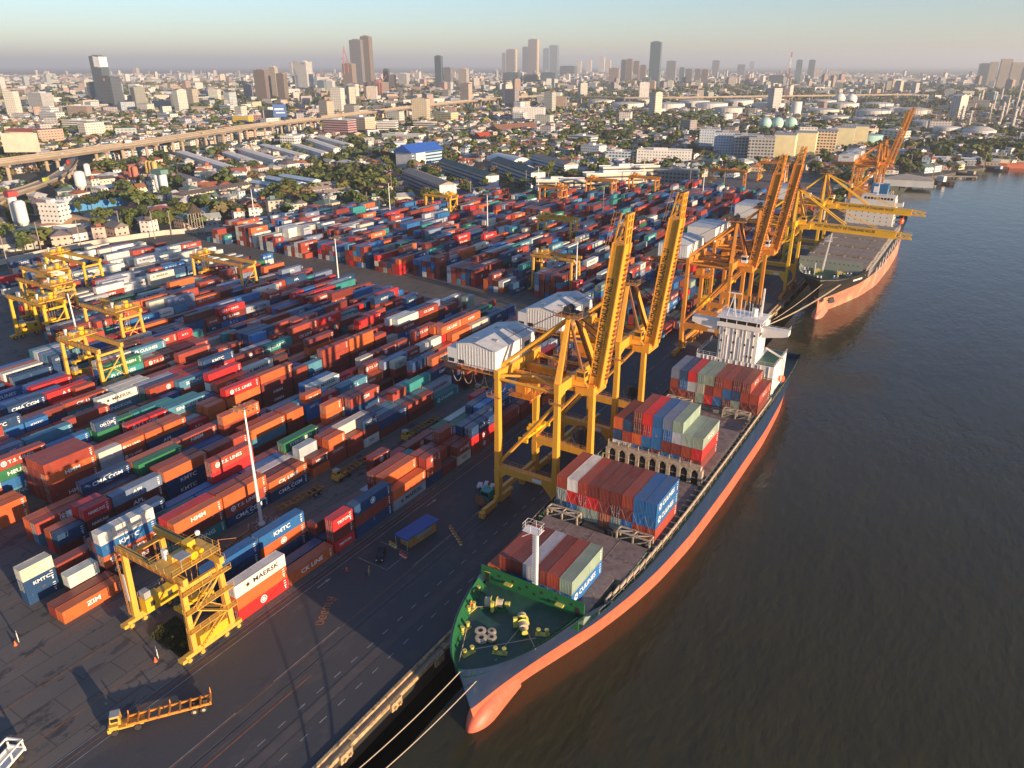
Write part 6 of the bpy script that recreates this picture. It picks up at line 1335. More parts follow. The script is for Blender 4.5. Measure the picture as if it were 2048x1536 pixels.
# ------------------------------------------------------------ towers
DG, BR, CR, WH, BL, GY = (.10, .115, .135), (.28, .21, .17), (.60, .52, .42), (.64, .63, .60), (.17, .23, .27), (.26, .26, .27)
TW = [(63, 110, 185, 224, WH, F_FIN, 'white ribbed slab tower at the far left'), (88, 122, 214, 244, WH, F_GRID, 'lower white block in front of the ribbed slab'), (180, 207, 165, 204, BL, F_GLS, 'dark low glass block left of the leaning-top tower'), (196, 229, 112, 205, DG, F_GLS, 'dark glass tower with slanted white top on the left'), (207, 250, 153, 217, DG, F_GRID, 'dark gridded office tower in front of the slanted-top tower'), (264, 292, 170, 212, WH, F_BAND, 'white banded tower right of the dark office tower'), (266, 280, 136, 152, CR, F_BAND, 'tiny distant cream tower behind the left skyline'), (514, 547, 140, 208, BR, F_FIN, 'brown finned residential tower, left one of its trio'), (544, 563, 134, 204, CR, F_FIN, 'brown and cream tower, middle and tallest of its trio'), (558, 580, 147, 209, BR, F_FIN, 'brown finned tower, right one of its trio'), (592, 629, 123, 184, WH, F_BAND, 'white office tower with stepped crown'), (580, 587, 125, 150, CR, F_BAND, 'very thin distant white tower'), (636, 656, 161, 190, BL, F_GRID, 'bluish white mid-rise, left of its pair'), (654, 672, 162, 190, WH, F_GRID, 'bluish white mid-rise, right of its pair'), (688, 716, 127, 187, BR, F_GRID, 'brown unfinished tower with red cranes on top'), (705, 737, 80, 182, GY, F_FIN, 'broad grey-brown finned tower, tallest on the left skyline'), (727, 751, 73, 182, BR, F_FIN, 'taller rear slab of the broad grey-brown tower'), (728, 780, 164, 196, BR, F_GRID, 'brown building under construction below the tall finned tower'), (768, 782, 138, 182, DG, F_FIN, 'narrow dark brown tower, left of two beside the construction site'), (780, 794, 150, 183, BR, F_FIN, 'narrow brown tower, right of two beside the construction site'), (796, 821, 147, 177, WH, F_FIN, 'white ribbed block right of the construction site'), (871, 888, 112, 186, DG, F_GLS, 'slim dark tower left of centre'), (888, 907, 135, 186, GY, F_FIN, 'grey white striped tower joined to the slim dark tower'), (917, 939, 137, 180, CR, F_FIN, 'cream striped tower right of the slim dark tower'), (1004, 1013, 106, 150, GY, F_FIN, 'low wing of the left golden-edged tower'), (1012, 1035, 99, 150, BR, F_FIN, 'left golden-edged tower of the central trio'), (1044, 1060, 94, 150, DG, F_FIN, 'low wing of the tallest central tower'), (1055, 1078, 79, 152, BR, F_FIN, 'tallest golden-edged tower of the central trio'), (1085, 1101, 97, 148, BL, F_GRID, 'low wing of the right central tower'), (1097, 1118, 91, 148, BL, F_FIN, 'right blue-grey tower of the central trio'), (1004, 1046, 145, 170, DG, F_GLS, 'dark glass podium under the left central tower'), (1046, 1080, 149, 170, DG, F_GLS, 'dark glass podium under the tallest central tower'), (1080, 1118, 145, 171, BL, F_GLS, 'blue glass podium under the right central tower'), (1118, 1155, 132, 158, DG, F_GRID, 'dark wide office block right of the central trio'), (1152, 1163, 122, 150, CR, F_SMALL, 'distant cream tower, first of the cream cluster'), (1170, 1184, 120, 147, CR, F_SMALL, 'distant cream tower, second of the cream cluster'), (1196, 1210, 113, 146, CR, F_SMALL, 'distant cream tower, tallest of the cream cluster'), (1210, 1222, 120, 148, CR, F_SMALL, 'distant cream tower, last of the cream cluster'), (1215, 1240, 136, 177, (.45, .36, .33), F_FIN, 'pinkish grey slab before the cream cluster'), (1240, 1252, 120, 166, DG, F_FIN, 'dark brown tower, first of the striped brown group'), (1250, 1264, 118, 166, BR, F_FIN, 'brown tower, second of the striped brown group'), (1264, 1278, 122, 166, BR, F_FIN, 'brown tower, third of the striped brown group'), (1278, 1292, 130, 166, BR, F_FIN, 'lowest brown tower of the striped brown group'), (1294, 1320, 84, 180, BL, F_GLS, 'tall smooth blue glass tower right of the brown group'), (1281, 1302, 155, 181, GY, F_GLS, 'low podium left of the blue glass tower'), (1329, 1352, 122, 170, GY, F_GRID, 'grey crowned tower right of the blue glass tower'), (1356, 1368, 135, 172, BL, F_GRID, 'bluish tower, first of the grey slab cluster'), (1368, 1384, 138, 173, GY, F_FIN, 'grey tower, second of the grey slab cluster'), (1386, 1400, 138, 174, GY, F_FIN, 'grey tower, third of the grey slab cluster'), (1400, 1415, 139, 174, BR, F_FIN, 'brownish tower, last of the grey slab cluster'), (1421, 1438, 121, 157, GY, F_FIN, 'lone grey tower right of the slab cluster'), (1455, 1474, 155, 175, CR, F_SMALL, 'cream mid-rise below the lone grey towers'), (1472, 1490, 129, 153, GY, F_GLS, 'distant grey block with flat top'), (1497, 1508, 123, 143, BR, F_FIN, 'distant brown tower with pointed neighbour'), (1533, 1568, 151, 176, DG, F_GRID, 'wide dark glass block left of the radio mast'), (1586, 1600, 120, 172, BL, F_GRID, 'dark tower with yellow top right of the radio mast'), (1611, 1626, 120, 168, BL, F_FIN, 'dark blue tower with sloping top'), (1624, 1645, 137, 158, CR, F_GRID, 'cream slab behind the dark blue tower'), (1655, 1686, 142, 153, CR, F_GRID, 'wide distant cream slab'), (1948, 1972, 127, 178, BL, F_GLS, 'bluish residential tower at the right edge'), (1968, 1986, 124, 180, CR, F_FIN, 'narrow cream tower joined to the bluish one at right'), (1988, 2012, 118, 182, CR, F_FIN, 'tall cream tower, left of the right-edge pair'), (2010, 2038, 125, 184, CR, F_FIN, 'tall cream tower, right of the right-edge pair'), (2034, 2056, 134, 186, BL, F_GLS, 'bluish tower cut by the right edge')]
for i, (x0, x1, yt, yb, col, mt, lab) in enumerate(TW):
    p = G((x0+x1)/2, yb-1.5); dpt = PX(p)[2]; w_ = (x1-x0)*dpt/F; h_ = ztop(p, yt); rot = rd(YAW-22); ww = w_*.80; dd = w_*.55
    t = empty('tower_block', p, rot, lab, 'tower block', 'skyline towers'); part_box('wall', t, mt, col, (-ww/2, -dd/2, 0, ww/2, dd/2, h_))
    b = MB(); b.mm(-ww*.3, -dd*.3, h_, ww*.25, dd*.3, h_+max(2, h_*.02)); o = b.build('roof_plant', M_PLAIN, t); o.color = (*[v*.8 for v in col], 1)
    if lab.startswith('dark glass tower with'): b = MB(); b.face([(-ww*.1, -dd/2-.5, h_-26), (ww/2, -dd/2-.5, h_-30), (ww/2, -dd/2-.5, h_-4), (-ww*.1, -dd/2-.5, h_)]); b.mm(-ww*.1, -dd/2-.4, h_-28, ww/2+.3, dd/2, h_-2); o = b.build('slanted_crown', M_PLAIN, t); o.color = (.66, .66, .66, 1)
    if 'golden-edged' in lab or 'tallest central' in lab: part_box('gold_edge', t, M_PLAIN, (.55, .42, .20), (ww/2, -dd*.2, 0, ww/2+.6, dd/2, h_-1), (ww/2-1.5, -dd/2-.6, 0, ww/2-.2, -dd/2, h_-1))
    if 'stepped crown' in lab: part_box('sign_panel', t, M_PLAIN, (.1, .25, .4), (ww*.1, -dd/2-.4, h_-9, ww*.4, -dd/2-.05, h_-4))
    if 'office tower in front' in lab: part_box('sign_panel', t, M_PLAIN, (.6, .3, .05), (-2, -dd/2-.4, h_-9, 3, -dd/2-.05, h_-4))
    occupy(p.x, p.y, w_*.6)
for i, (x, yb, yt, ang) in enumerate(((692, 130, 92, .1), (700, 128, 96, -.2), (760, 170, 140, .35), (765, 172, 150, .6))):
    p = G((688+716)/2 if i < 2 else 755, 187 if i < 2 else 196); p = p+_rt*((x-(702 if i < 2 else 755))*PX(p)[2]/F); z0 = ztop(p, yb); z1 = ztop(p, yt); t = empty('tower_crane', (p.x, p.y, 0), 0, 'thin red tower crane, %s of those on the unfinished buildings' % ('first from left', 'second from left', 'third from left', 'rightmost')[i], 'tower crane', 'red tower cranes'); b = MB()
    b.beam((0, 0, z0-30), (0, 0, z0+(z1-z0)*.3), 2.2); a = _rt*math.sin(ang); b.beam((0, 0, z0+(z1-z0)*.3), (a.x*(z1-z0), a.y*(z1-z0), z1), 1.6); b.beam((0, 0, z0+(z1-z0)*.3), (-a.x*20-6, -a.y*20-3, z0+(z1-z0)*.35), 2); b.build('jib', M_MR, t)
# ------------------------------------------------------------ mid-distance blocks
MB_L = [(310, 243, 60, 17, 14, W_, 'long white three-storey block with grey roof above the viaduct'), (340, 238, 0, 0, 0, None, '')]
MID = [(330, 244, 46, 15, 14, W_, 'wide white block with dark bands, above the left expressway'), (150, 262, 52, 18, 16, W_, 'white building with blue side above the expressway, left part'), (155, 235, 44, 16, 22, BR, 'brown ribbed block behind the white building at left'), (98, 246, 46, 18, 18, W_, 'bright white block below the ribbed slab tower'), (452, 228, 40, 18, 17, W_, 'white apartment block left of the yellow building'), (481, 250, 34, 14, 15, (.65, .45, .06), 'bright yellow and white building above the expressway'), (520, 246, 44, 16, 14, (.5, .25, .25), 'pink and cream block right of the yellow building'), (672, 277, 44, 20, 25, (.42, .24, .24), 'pink banded apartment block beside the expressway, left one'), (715, 270, 40, 20, 25, (.55, .42, .30), 'tan apartment block beside the expressway, right one'), (575, 302, 20, 14, 17, W_, 'white block under the blue billboard'), (770, 268, 30, 14, 18, W_, 'white narrow block left of the temple district'), (800, 285, 60, 18, 10, (.6, .58, .5), 'long cream two-storey block above the blue roof'), (885, 246, 44, 20, 18, (.66, .58, .30), 'pale yellow apartment block in the centre of the city'), (845, 262, 34, 16, 13, (.5, .42, .36), 'beige block left of the pale yellow apartments'), (1052, 247, 56, 22, 26, W_, 'large white stepped apartment building above the temple'), (1035, 250, 20, 18, 20, W_, 'white side wing of the stepped apartment building'), (1160, 292, 34, 18, 12, W_, 'white two-tone house block right of the temple'), (1100, 200, 60, 20, 20, W_, 'white office block just below the far expressway'), (925, 210, 90, 24, 16, (.5, .55, .58), 'wide pale office block below the slim dark tower'), (770, 196, 70, 24, 16, BL, 'wide bluish block below the white ribbed block'), (1180, 318, 24, 16, 14, W_, 'white house block, left of the low wide apartment building'), (1232, 328, 26, 18, 12, (.45, .55, .62), 'pale blue house block beside the low wide apartment building'), (50, 275, 70, 20, 8, CRM, 'long red-roofed low block behind the blank billboard'), (1905, 330, 40, 24, 5, GRYW, 'grey-roofed wharf office right of the depot tanks')]
for i, (x, y, w_, d_, h_, cl, lab) in enumerate(MID):
    p = G(x, y); building('city_block', p.x, p.y+d_/2, w_, d_, h_, rd((-6, 12, 22, 5)[i % 4]), cl, RC['red'] if 'red-roofed' in lab else RC['white'], lab, M=(F_GRID, F_BAND, F_SMALL)[i % 3], roof='gablex' if 'red-roofed' in lab else 'flat', rise=4)
    if i % 2 == 0: LM.append((p.x, p.y, 'the '+' '.join(lab.replace(' block', '').split()[:3]).rstrip(',')+' block'))
p = G(1795, 372); building('wharf_shed', p.x+4, p.y+8, 44, 20, 6, rd(10), GRYW, (.30, .27, .24), 'wide wharf shed with brown-grey hipped roof beside the orange cranes', M=M_PLAIN, roof='hip', rise=4)
LM.append((p.x, p.y, 'the wharf shed'))
LM.append((G(52, 330).x, G(52, 330).y, 'the blank cream billboard')); LM.append((G(700, 330).x, G(700, 330).y, 'the green field edge'))
# ------------------------------------------------------------ vegetation builders
def leaf_cloud(seed, rx, rz, n_, zc, size):
    rr = np.random.RandomState(seed); out = MB(); lob = [(rr.uniform(-.5, .5, 3)*[rx, rx, rz*.7]) for _ in range(6)]
    for i in range(n_):
        c = lob[i % 6]; v = rr.normal(size=3); v /= np.linalg.norm(v); rad_ = (.35+.65*rr.rand()**.4)*.62
        p_ = c*1.0+v*[rx*rad_, rx*rad_, rz*rad_]; p_[2] += zc
        a = np.cross(v+rr.normal(size=3)*.7, [0, 0, 1.]); a /= (np.linalg.norm(a)+1e-6); b_ = np.cross(v+rr.normal(size=3)*.5, a); b_ /= (np.linalg.norm(b_)+1e-6); s = size*(.6+.8*rr.rand())
        out.face([tuple(p_-a*s), tuple(p_-b_*s*.7), tuple(p_+a*s), tuple(p_+b_*s*.7)])
    return out
CROWN = []
for i in range(5):
    rx, rz = ((3.6, 2.6), (3.0, 3.4), (4.4, 2.8), (2.4, 3.8), (3.4, 3.0))[i]; o = leaf_cloud(i+5, rx, rz, 520, 6.0, .62).build('crown', M_LEAF); CROWN.append(o)
b = MB(); b.cyl((0, 0, 0), (0, 0, 4.6), .3, .18, 8)
for a in range(4): b.cyl((0, 0, 3.2), (1.6*math.cos(a*1.57), 1.6*math.sin(a*1.57), 6), .14, .05, 6)
TRK = b.build('trunk', M_TRUNK)
GRN = [((.15, .16, .045), 'yellow-green'), ((.10, .125, .038), 'mid-green'), ((.065, .09, .034), 'dark green'), ((.15, .12, .06), 'brownish')]
def tree(x, y, s, label, ci=None, group='trees of the city', v=None):
    t = empty('broadleaf_tree', (x, y, 0), R.uniform(0, 6), label, 'tree', group); t.scale = (s, s, s*R.uniform(.85, 1.15))
    c = CROWN[v if v is not None else R.randrange(5)].copy(); C.objects.link(c); c.parent = t; c.color = (*jit(GRN[ci][0], .2), 1)
    k = TRK.copy(); C.objects.link(k); k.parent = t
# house prototypes
def house_proto(k):
    w_, d_, h_ = ((8, 11, 5.5), (10, 9, 6.5), (7, 8, 8.5), (12, 14, 7), (9, 16, 4.5))[k]; b = MB(); b.mm(-w_/2, -d_/2, 0, w_/2, d_/2, h_); 
    if k in (0, 4): b.face([(-w_/2, -d_/2, h_), (w_/2, -d_/2, h_), (0, -d_/2, h_+2)]); b.face([(w_/2, d_/2, h_), (-w_/2, d_/2, h_), (0, d_/2, h_+2)])
    a = b.build('wall', F_SMALL); b = MB()
    if k == 2: b.mm(-w_/2-.2, -d_/2-.2, h_, w_/2+.2, d_/2+.2, h_+.4); b.mm(-1.5, -1, h_+.4, 1.5, 2, h_+2.4)
    else: b.gable(0, 0, 0, w_, d_, h_, 2.2, over=.7, hip=k in (1, 3))
    return a, b.build('roof', M_ROOFC), max(w_, d_)*.62
HP = [house_proto(k) for k in range(5)]
WALLC = [((.66, .63, .57), 'white'), ((.58, .50, .37), 'cream'), ((.40, .38, .35), 'grey'), ((.45, .52, .55), 'pale blue'), ((.52, .38, .30), 'salmon')]
ROOFCL = [((.28, .09, .05), 'rust-red'), ((.16, .13, .12), 'brown'), ((.32, .32, .32), 'grey'), ((.50, .48, .45), 'pale'), ((.10, .16, .14), 'green'), ((.36, .15, .06), 'orange')]
YPOLY = [(-102, -100), (-102, 716), (-150, 790), (-190, 770), (-250, 640), (-325, 530), (-352, 440), (-412, 372), (-432, 250), (-440, 120), (-345, 15), (-310, -100)]
def inpoly(x, y, P_):
    c = False; n_ = len(P_); j = n_-1
    for i in range(n_):
        if (P_[i][1] > y) != (P_[j][1] > y) and x < (P_[j][0]-P_[i][0])*(y-P_[i][1])/(P_[j][1]-P_[i][1])+P_[i][0]: c = not c
        j = i
    return c
GRID = {}
def _regrid():
    GRID.clear()
    for x, y, r_ in OCC:
        for i in range(int((x-r_)//40), int((x+r_)//40)+1):
            for j in range(int((y-r_)//40), int((y+r_)//40)+1): GRID.setdefault((i, j), []).append((x, y, r_))
def free(x, y, r_):
    if inpoly(x, y, YPOLY) or x > shore_x(y)-r_-3: return False
    for a, c, q in GRID.get((int(x//40), int(y//40)), ()):
        if (a-x)**2+(c-y)**2 < (q+r_*.8)**2: return False
    return True
def shore_x(y): return float(np.interp(y, [-100, 716, 800, 812, 850, 905, 945, 990, 1050, 1180, 1400, 1900, 3200, 6000], [-102, -79, -79, -60, -38, -20, 0, 30, 70, 180, 420, 1100, 3500, 30000]))
def addocc(x, y, r_):
    OCC.append((x, y, r_))
    for i in range(int((x-r_)//40), int((x+r_)//40)+1):
        for j in range(int((y-r_)//40), int((y+r_)//40)+1): GRID.setdefault((i, j), []).append((x, y, r_))
_regrid()
FIELD = [(560, 362), (620, 340), (700, 336), (745, 350), (770, 380), (740, 405), (690, 392), (640, 372)]
FW = [(G(*q).x, G(*q).y) for q in FIELD]
pts = []
R5 = random.Random(21); tries = 0
def vis(x, y, z=3):
    p = PX((x, y, z)); return -40 < p[0] < 2090 and p[1] < 1500
PT = []; PH = []
while len(PH)+len(PT) < 5600 and tries < 60000:
    tries += 1
    u_ = R5.random(); dist = 300+1500*u_**.75; az = rad(-YAW)+R5.uniform(-.60, .60); x, y = dist*math.sin(az), dist*math.cos(az)
    if not vis(x, y): continue
    fld = inpoly(x, y, FW)
    clump = math.sin(x*.021+1)*math.cos(y*.017+2)+math.sin((x+y)*.009)
    istree = fld or R5.random() < (.62 if clump > .25 else .34)
    if istree:
        s = R5.uniform(.75, 1.5)*(1.0 if not fld else .6)
        if free(x, y, 2.2*s): PT.append((x, y, s, fld)); addocc(x, y, 2.0*s)
    else:
        k = R5.randrange(5)
        if free(x, y, HP[k][2]*.8): PH.append((x, y, k)); addocc(x, y, HP[k][2]*.85)
PH.sort(key=lambda q: PX((q[0], q[1], 3))[2]); PT.sort(key=lambda q: PX((q[0], q[1], 5))[2]/q[2])
cnt = {}
def near_label(x, y, what, fam):
    d, ph = min(((a-x)**2+(c-y)**2, s) for a, c, s in LM); k = (ph, fam); cnt[k] = cnt.get(k, 0)+1; return ph, cnt[k]
LABQ = []
for x, y, k in PH[:285]:
    a, r_, _ = HP[k]; t = empty('small_house', (x, y, 0), rad(R5.choice([0, 90, 62, -28, 15])+R5.uniform(-6, 6)), None, 'house', 'small houses around the port'); s = R5.uniform(.85, 1.15); t.scale = (s, s, s*R5.uniform(.9, 1.1))
    wc, wn_ = R5.choice(WALLC); rc_, rn = R5.choice(ROOFCL)
    c = a.copy(); C.objects.link(c); c.parent = t; c.color = (*jit(wc), 1); c = r_.copy(); C.objects.link(c); c.parent = t; c.color = (*jit(rc_), 1); LABQ.append((t, x, y, '%s house with %s roof' % (wn_, rn), 'house'))
for x, y, s, fld in PT[:250]:
    ci = R5.choice([0, 1, 1, 2, 3]) if not fld else R5.choice([0, 1])
    tree(x, y, s, None, ci); LABQ.append((C.objects[-1].parent, x, y, '%s leafy tree' % GRN[ci][1], 'tree'))
byl = {}
for t, x, y, d_, fam in LABQ:
    dd, ph = min(((a-x)**2+(c-y)**2, s) for a, c, s in LM); byl.setdefault((d_, ph), []).append((dd, t))
for (d_, ph), L_ in byl.items():
    L_.sort(key=lambda q: q[0])
    for i, (_, t) in enumerate(L_): t['label'] = '%s, %s to %s' % (d_, 'nearest' if i == 0 else ORD[i]+' nearest', ph)
# remaining houses and far town as one mass
def mass(name, arr, M, label, cat):
    """arr rows: x y w d h rot r g b roofr roofg roofb gable"""
    n_ = len(arr); A = np.array(arr, float); c, s = np.cos(A[:, 5]), np.sin(A[:, 5]); V = np.zeros((n_, 10, 3)); sx = [-1, 1, 1, -1]; sy = [-1, -1, 1, 1]
    for k in range(4):
        lx, ly = A[:, 2]/2*sx[k], A[:, 3]/2*sy[k]; X_ = A[:, 0]+lx*c-ly*s; Y_ = A[:, 1]+lx*s+ly*c
        V[:, k] = np.stack([X_, Y_, 0*X_], 1); V[:, 4+k] = np.stack([X_, Y_, A[:, 4]], 1)
    for k, sg in ((8, -1), (9, 1)):
        ly = A[:, 3]/2*sg; V[:, k] = np.stack([A[:, 0]-ly*s, A[:, 1]+ly*c, A[:, 4]+A[:, 12]], 1)
    fc = [(0, 1, 5, 4), (1, 2, 6, 5), (2, 3, 7, 6), (3, 0, 4, 7), (4, 8, 9, 7), (5, 6, 9, 8), (4, 5, 8, 8), (6, 7, 9, 9)]
    faces = []; cols = []
    for f in fc[:6]: faces.append(np.array(f))
    F4 = np.stack(faces)[None]+(np.arange(n_)*10)[:, None, None]; F4 = F4.reshape(-1, 4)
    T3 = np.array([(4, 5, 8), (6, 7, 9)])[None]+(np.arange(n_)*10)[:, None, None]; T3 = T3.reshape(-1, 3)
    me = bpy.data.meshes.new(name); nl = F4.size+T3.size; me.vertices.add(n_*10); me.vertices.foreach_set('co', V.reshape(-1)); me.loops.add(nl); me.loops.foreach_set('vertex_index', np.concatenate([F4.reshape(-1), T3.reshape(-1)]))
    npoly = len(F4)+len(T3); me.polygons.add(npoly); st = np.concatenate([np.arange(len(F4))*4, F4.size+np.arange(len(T3))*3]); me.polygons.foreach_set('loop_start', st)
    me.update(calc_edges=True)
    col = np.ones((nl, 4)); wcol = A[:, 6:9]; rcol = A[:, 9:12]
    q = np.repeat(np.stack([wcol]*4+[rcol]*2, 1)[:, :, None, :], 4, 2).reshape(-1, 3); r3 = np.repeat(np.stack([wcol]*2, 1)[:, :, None, :], 3, 2).reshape(-1, 3)
    col[:, :3] = np.concatenate([q, r3]); a = me.color_attributes.new('col', 'FLOAT_COLOR', 'CORNER'); a.data.foreach_set('color', col.reshape(-1)); me.materials.append(M); me.shade_flat()
    o = bpy.data.objects.new(name, me); C.objects.link(o); return tag(o, label, cat, kind='stuff')
arr = []
for x, y, k in PH[285:]:
    w_, d_, h_ = ((8, 11, 5.5), (10, 9, 6.5), (7, 8, 8.5), (12, 14, 7), (9, 16, 4.5))[k]; wc = jit(R5.choice(WALLC)[0]); rc_ = jit(R5.choice(ROOFCL)[0])
    arr.append((x, y, w_, d_, h_*R5.uniform(.8, 1.3), R5.choice([0, 1.57, 1.08, -.5])+R5.uniform(-.1, .1), *wc, *rc_, 0.05 if k == 2 else 2))
for _ in range(30000):
    u_ = R5.random(); dist = 1150+7800*u_**1.35; az = rad(-YAW)+R5.uniform(-.60, .60); x, y = dist*math.sin(az), dist*math.cos(az)
    if x > shore_x(y)-30 or not vis(x, y): continue
    if dist < 2600 and not free(x, y, 9): continue
    px_ = PX((x, y, 0))
    if 1150 < px_[0] < 1900 and 196 < px_[1] < 262 and R5.random() < .8: continue
    if 1690 < px_[0] and 195 < px_[1] < 290 and R5.random() < .75: continue
    cl = math.sin(x*.006+.7)*math.cos(y*.0052)+.6*math.sin((x-y)*.0023)
    if cl < -.55 and R5.random() < .6: continue
    big = R5.random() < .11; sc2 = 1+dist/5000
    w_ = R5.uniform(12, 28)*sc2 if big else R5.uniform(7, 13)*sc2; d_ = (R5.uniform(9, 14) if big else R5.uniform(7, 12))*sc2; h_ = (R5.uniform(9, 24) if big else R5.uniform(4, 9))
    if R5.random() < .012: h_ = R5.uniform(28, 55); w_ = R5.uniform(16, 30); d_ = 16
    wc = jit(R5.choice([(.62, .59, .53), (.55, .50, .43), (.50, .43, .33), (.30, .29, .27), (.38, .42, .44), (.38, .27, .21), (.50, .47, .42)]), .2); rc_ = jit(R5.choice([c_[0] for c_ in ROOFCL]+[(.42, .40, .37), (.12, .09, .07), (.20, .17, .15)]), .2)
    arr.append((x, y, w_, d_, h_, R5.choice([0, 1.57, 1.08, -.5, .3])+R5.uniform(-.15, .15), *wc, *rc_, .05 if big else 1.8*sc2))
mass('town_houses', arr, F_ATTR, 'endless low city of white, cream and red-roofed houses reaching the horizon', 'houses')
# tree mass
def tree_mass(name, P_, label, nleaf=34):
    n_ = len(P_); A = np.array(P_, float); rs = np.random.RandomState(4); v = rs.normal(size=(n_, nleaf, 3)); v /= np.linalg.norm(v, axis=2, keepdims=True); s = A[:, 2][:, None, None]
    c = v*np.array([3.6, 3.6, 2.9])*s*(.55+.45*rs.rand(n_, nleaf, 1)); c[:, :, 0] += A[:, 0][:, None]; c[:, :, 1] += A[:, 1][:, None]; c[:, :, 2] = np.maximum(c[:, :, 2]+4.2*A[:, 2][:, None], .3)
    a = np.cross(v+rs.normal(size=v.shape)*.6, [0, 0, 1.]); a /= np.linalg.norm(a, axis=2, keepdims=True)+1e-6; b_ = np.cross(v, a); b_ /= np.linalg.norm(b_, axis=2, keepdims=True)+1e-6; q = s*(.8+.8*rs.rand(n_, nleaf, 1))*1.15
    V = np.stack([c-a*q, c-b_*q*.8, c+a*q, c+b_*q*.8], 2).reshape(-1, 3); nf = n_*nleaf
    me = bpy.data.meshes.new(name); me.vertices.add(nf*4); me.vertices.foreach_set('co', V.reshape(-1)); me.loops.add(nf*4); me.loops.foreach_set('vertex_index', np.arange(nf*4)); me.polygons.add(nf); me.polygons.foreach_set('loop_start', np.arange(nf)*4); me.update(calc_edges=True)
    G_ = np.array([g[0] for g in GRN]); ci = rs.choice(4, n_, p=[.25, .35, .3, .1]); col = np.ones((nf*4, 4)); col[:, :3] = np.repeat(G_[ci]*(.75+.5*rs.rand(n_, 1)), nleaf*4, 0)
    at = me.color_attributes.new('col', 'FLOAT_COLOR', 'CORNER'); at.data.foreach_set('color', col.reshape(-1)); me.materials.append(M_LEAFA); me.shade_flat(); o = bpy.data.objects.new(name, me); C.objects.link(o); return tag(o, label, 'trees', kind='stuff')
TP = [(x, y, s*1.1) for x, y, s, f in PT[250:]]
for _ in range(10000):
    u_ = R5.random(); dist = 500+3900*u_**1.2; az = rad(-YAW)+R5.uniform(-.60, .60); x, y = dist*math.sin(az), dist*math.cos(az)
    cl = math.sin(x*.006+.7)*math.cos(y*.0052)+.6*math.sin((x-y)*.0023)
    if R5.random() > (.75 if cl < 0 else .35) or not vis(x, y): continue
    if free(x, y, 4) if dist < 2600 else x < shore_x(y)-20: TP.append((x, y, R5.uniform(1.0, 1.7)*(1+dist/4000)))
for (x0, y0, x1, y1, n_) in ((1280, 232, 1420, 262, 260), (1860, 295, 2048, 312, 160), (1620, 250, 1850, 262, 150), (1370, 345, 1450, 372, 50), (1560, 352, 1720, 372, 70), (560, 345, 760, 400, 240), (100, 262, 280, 285, 120), (160, 335, 420, 352, 130), (830, 310, 900, 330, 60), (1130, 262, 1260, 310, 160)):
    for _ in range(n_):
        p = G(R5.uniform(x0, x1), R5.uniform(y0, y1))
        if not inpoly(p.x, p.y, YPOLY) and p.x < shore_x(p.y)-6 and free(p.x, p.y, 1): TP.append((p.x, p.y, R5.uniform(.9, 1.6)*(1 if y0 > 300 else 1.3)))
tree_mass('tree_cover', TP, 'green tree cover scattered between the houses of the city')
for o in CROWN+[TRK]+[q for h in HP for q in h[:2]]: bpy.data.objects.remove(o)
# ------------------------------------------------------------ yard details
def mast_light(x, y, h, label):
    t = empty('light_mast', (x, y, 0), R.uniform(0, 3), label, 'light mast', 'high light masts of the port'); b = MB(); b.cyl((0, 0, 0), (0, 0, h), .42, .17, 12); b.lathe(0, 0, [(.8, 0), (.8, .4), (.5, .9)], 12); b.build('pole', M_WHITE, t)
    b = MB()
    for k in range(12):
        a = k*math.pi/6; c, s = math.cos(a), math.sin(a); b.beam((0, 0, h-.2), (2.0*c, 2.0*s, h+.35), .07); b.beam((2.0*c, 2.0*s, h+.35), (2.9*c, 2.9*s, h+.1), .06); b.box(2.3*c, 2.3*s, h+.1, .5, .35, .3, a)
    b.build('lamp_ring', M_RW, t)
mast_light(-126.2, 93.9, 29.5, 'tall white light mast among the near container rows, closest to the camera')
mast_light(-237, 235.5, 28, 'tall white light mast in the middle of the container yard, above the pale green box')
for i, (x, y) in enumerate(((-147.3, 291.5), (-250, 375), (-388, 318), (-205, 440), (-330, 380), (-180, 560), (-118, 420), (-290, 505), (-240, 590), (-255, 128), (-140, 640))): mast_light(x, y, 27, 'white light mast, %s of those beyond the second one' % ('first' if i == 0 else ORD[i]) if False else 'slender white light mast standing in the container yard, %s in distance order' % ('first' if i == 0 else ORD[i]))
# junk around the mast base
b = MB(); R6 = random.Random(5)
for k in range(46):
    a = R6.uniform(0, 6.28); r_ = R6.uniform(.8, 3.2); x, y = -126.2+r_*math.cos(a), 93.9+r_*math.sin(a); b.beam((x, y, R6.uniform(.05, .4)), (x+R6.uniform(-1, 1), y+R6.uniform(-1, 1), R6.uniform(.1, 1.0)), .08)
tag(b.build('scrap_metal', M_GALV), 'heap of loose metal fittings piled round the base of the near light mast', 'scrap heap', kind='stuff')
# spreader frame on the ground
t = empty('spreader_frame', (-121.0, 83.0, 0), rad(8), 'rusty yellow open lifting frame lying beside the near light mast', 'lifting frame'); b = MB(); M_OY = mat('old_yellow_paint', (.28, .14, .03), .7, var=.3)
for x in (-1.6, 1.6):
    for z in (.3, 2.6): b.beam((x, -6, z), (x, 6, z), .3)
    for y in (-6, -3, 0, 3, 6): b.beam((x, y, .3), (x, y, 2.6), .25)
for y in (-6, -2, 2, 6): b.beam((-1.6, y, .3), (1.6, y, .3), .25); b.beam((-1.6, y, 2.6), (-1.2, y, 3.2), .3); b.beam((1.6, y, 2.6), (1.2, y, 3.2), .3)
b.build('frame', M_OY, t)
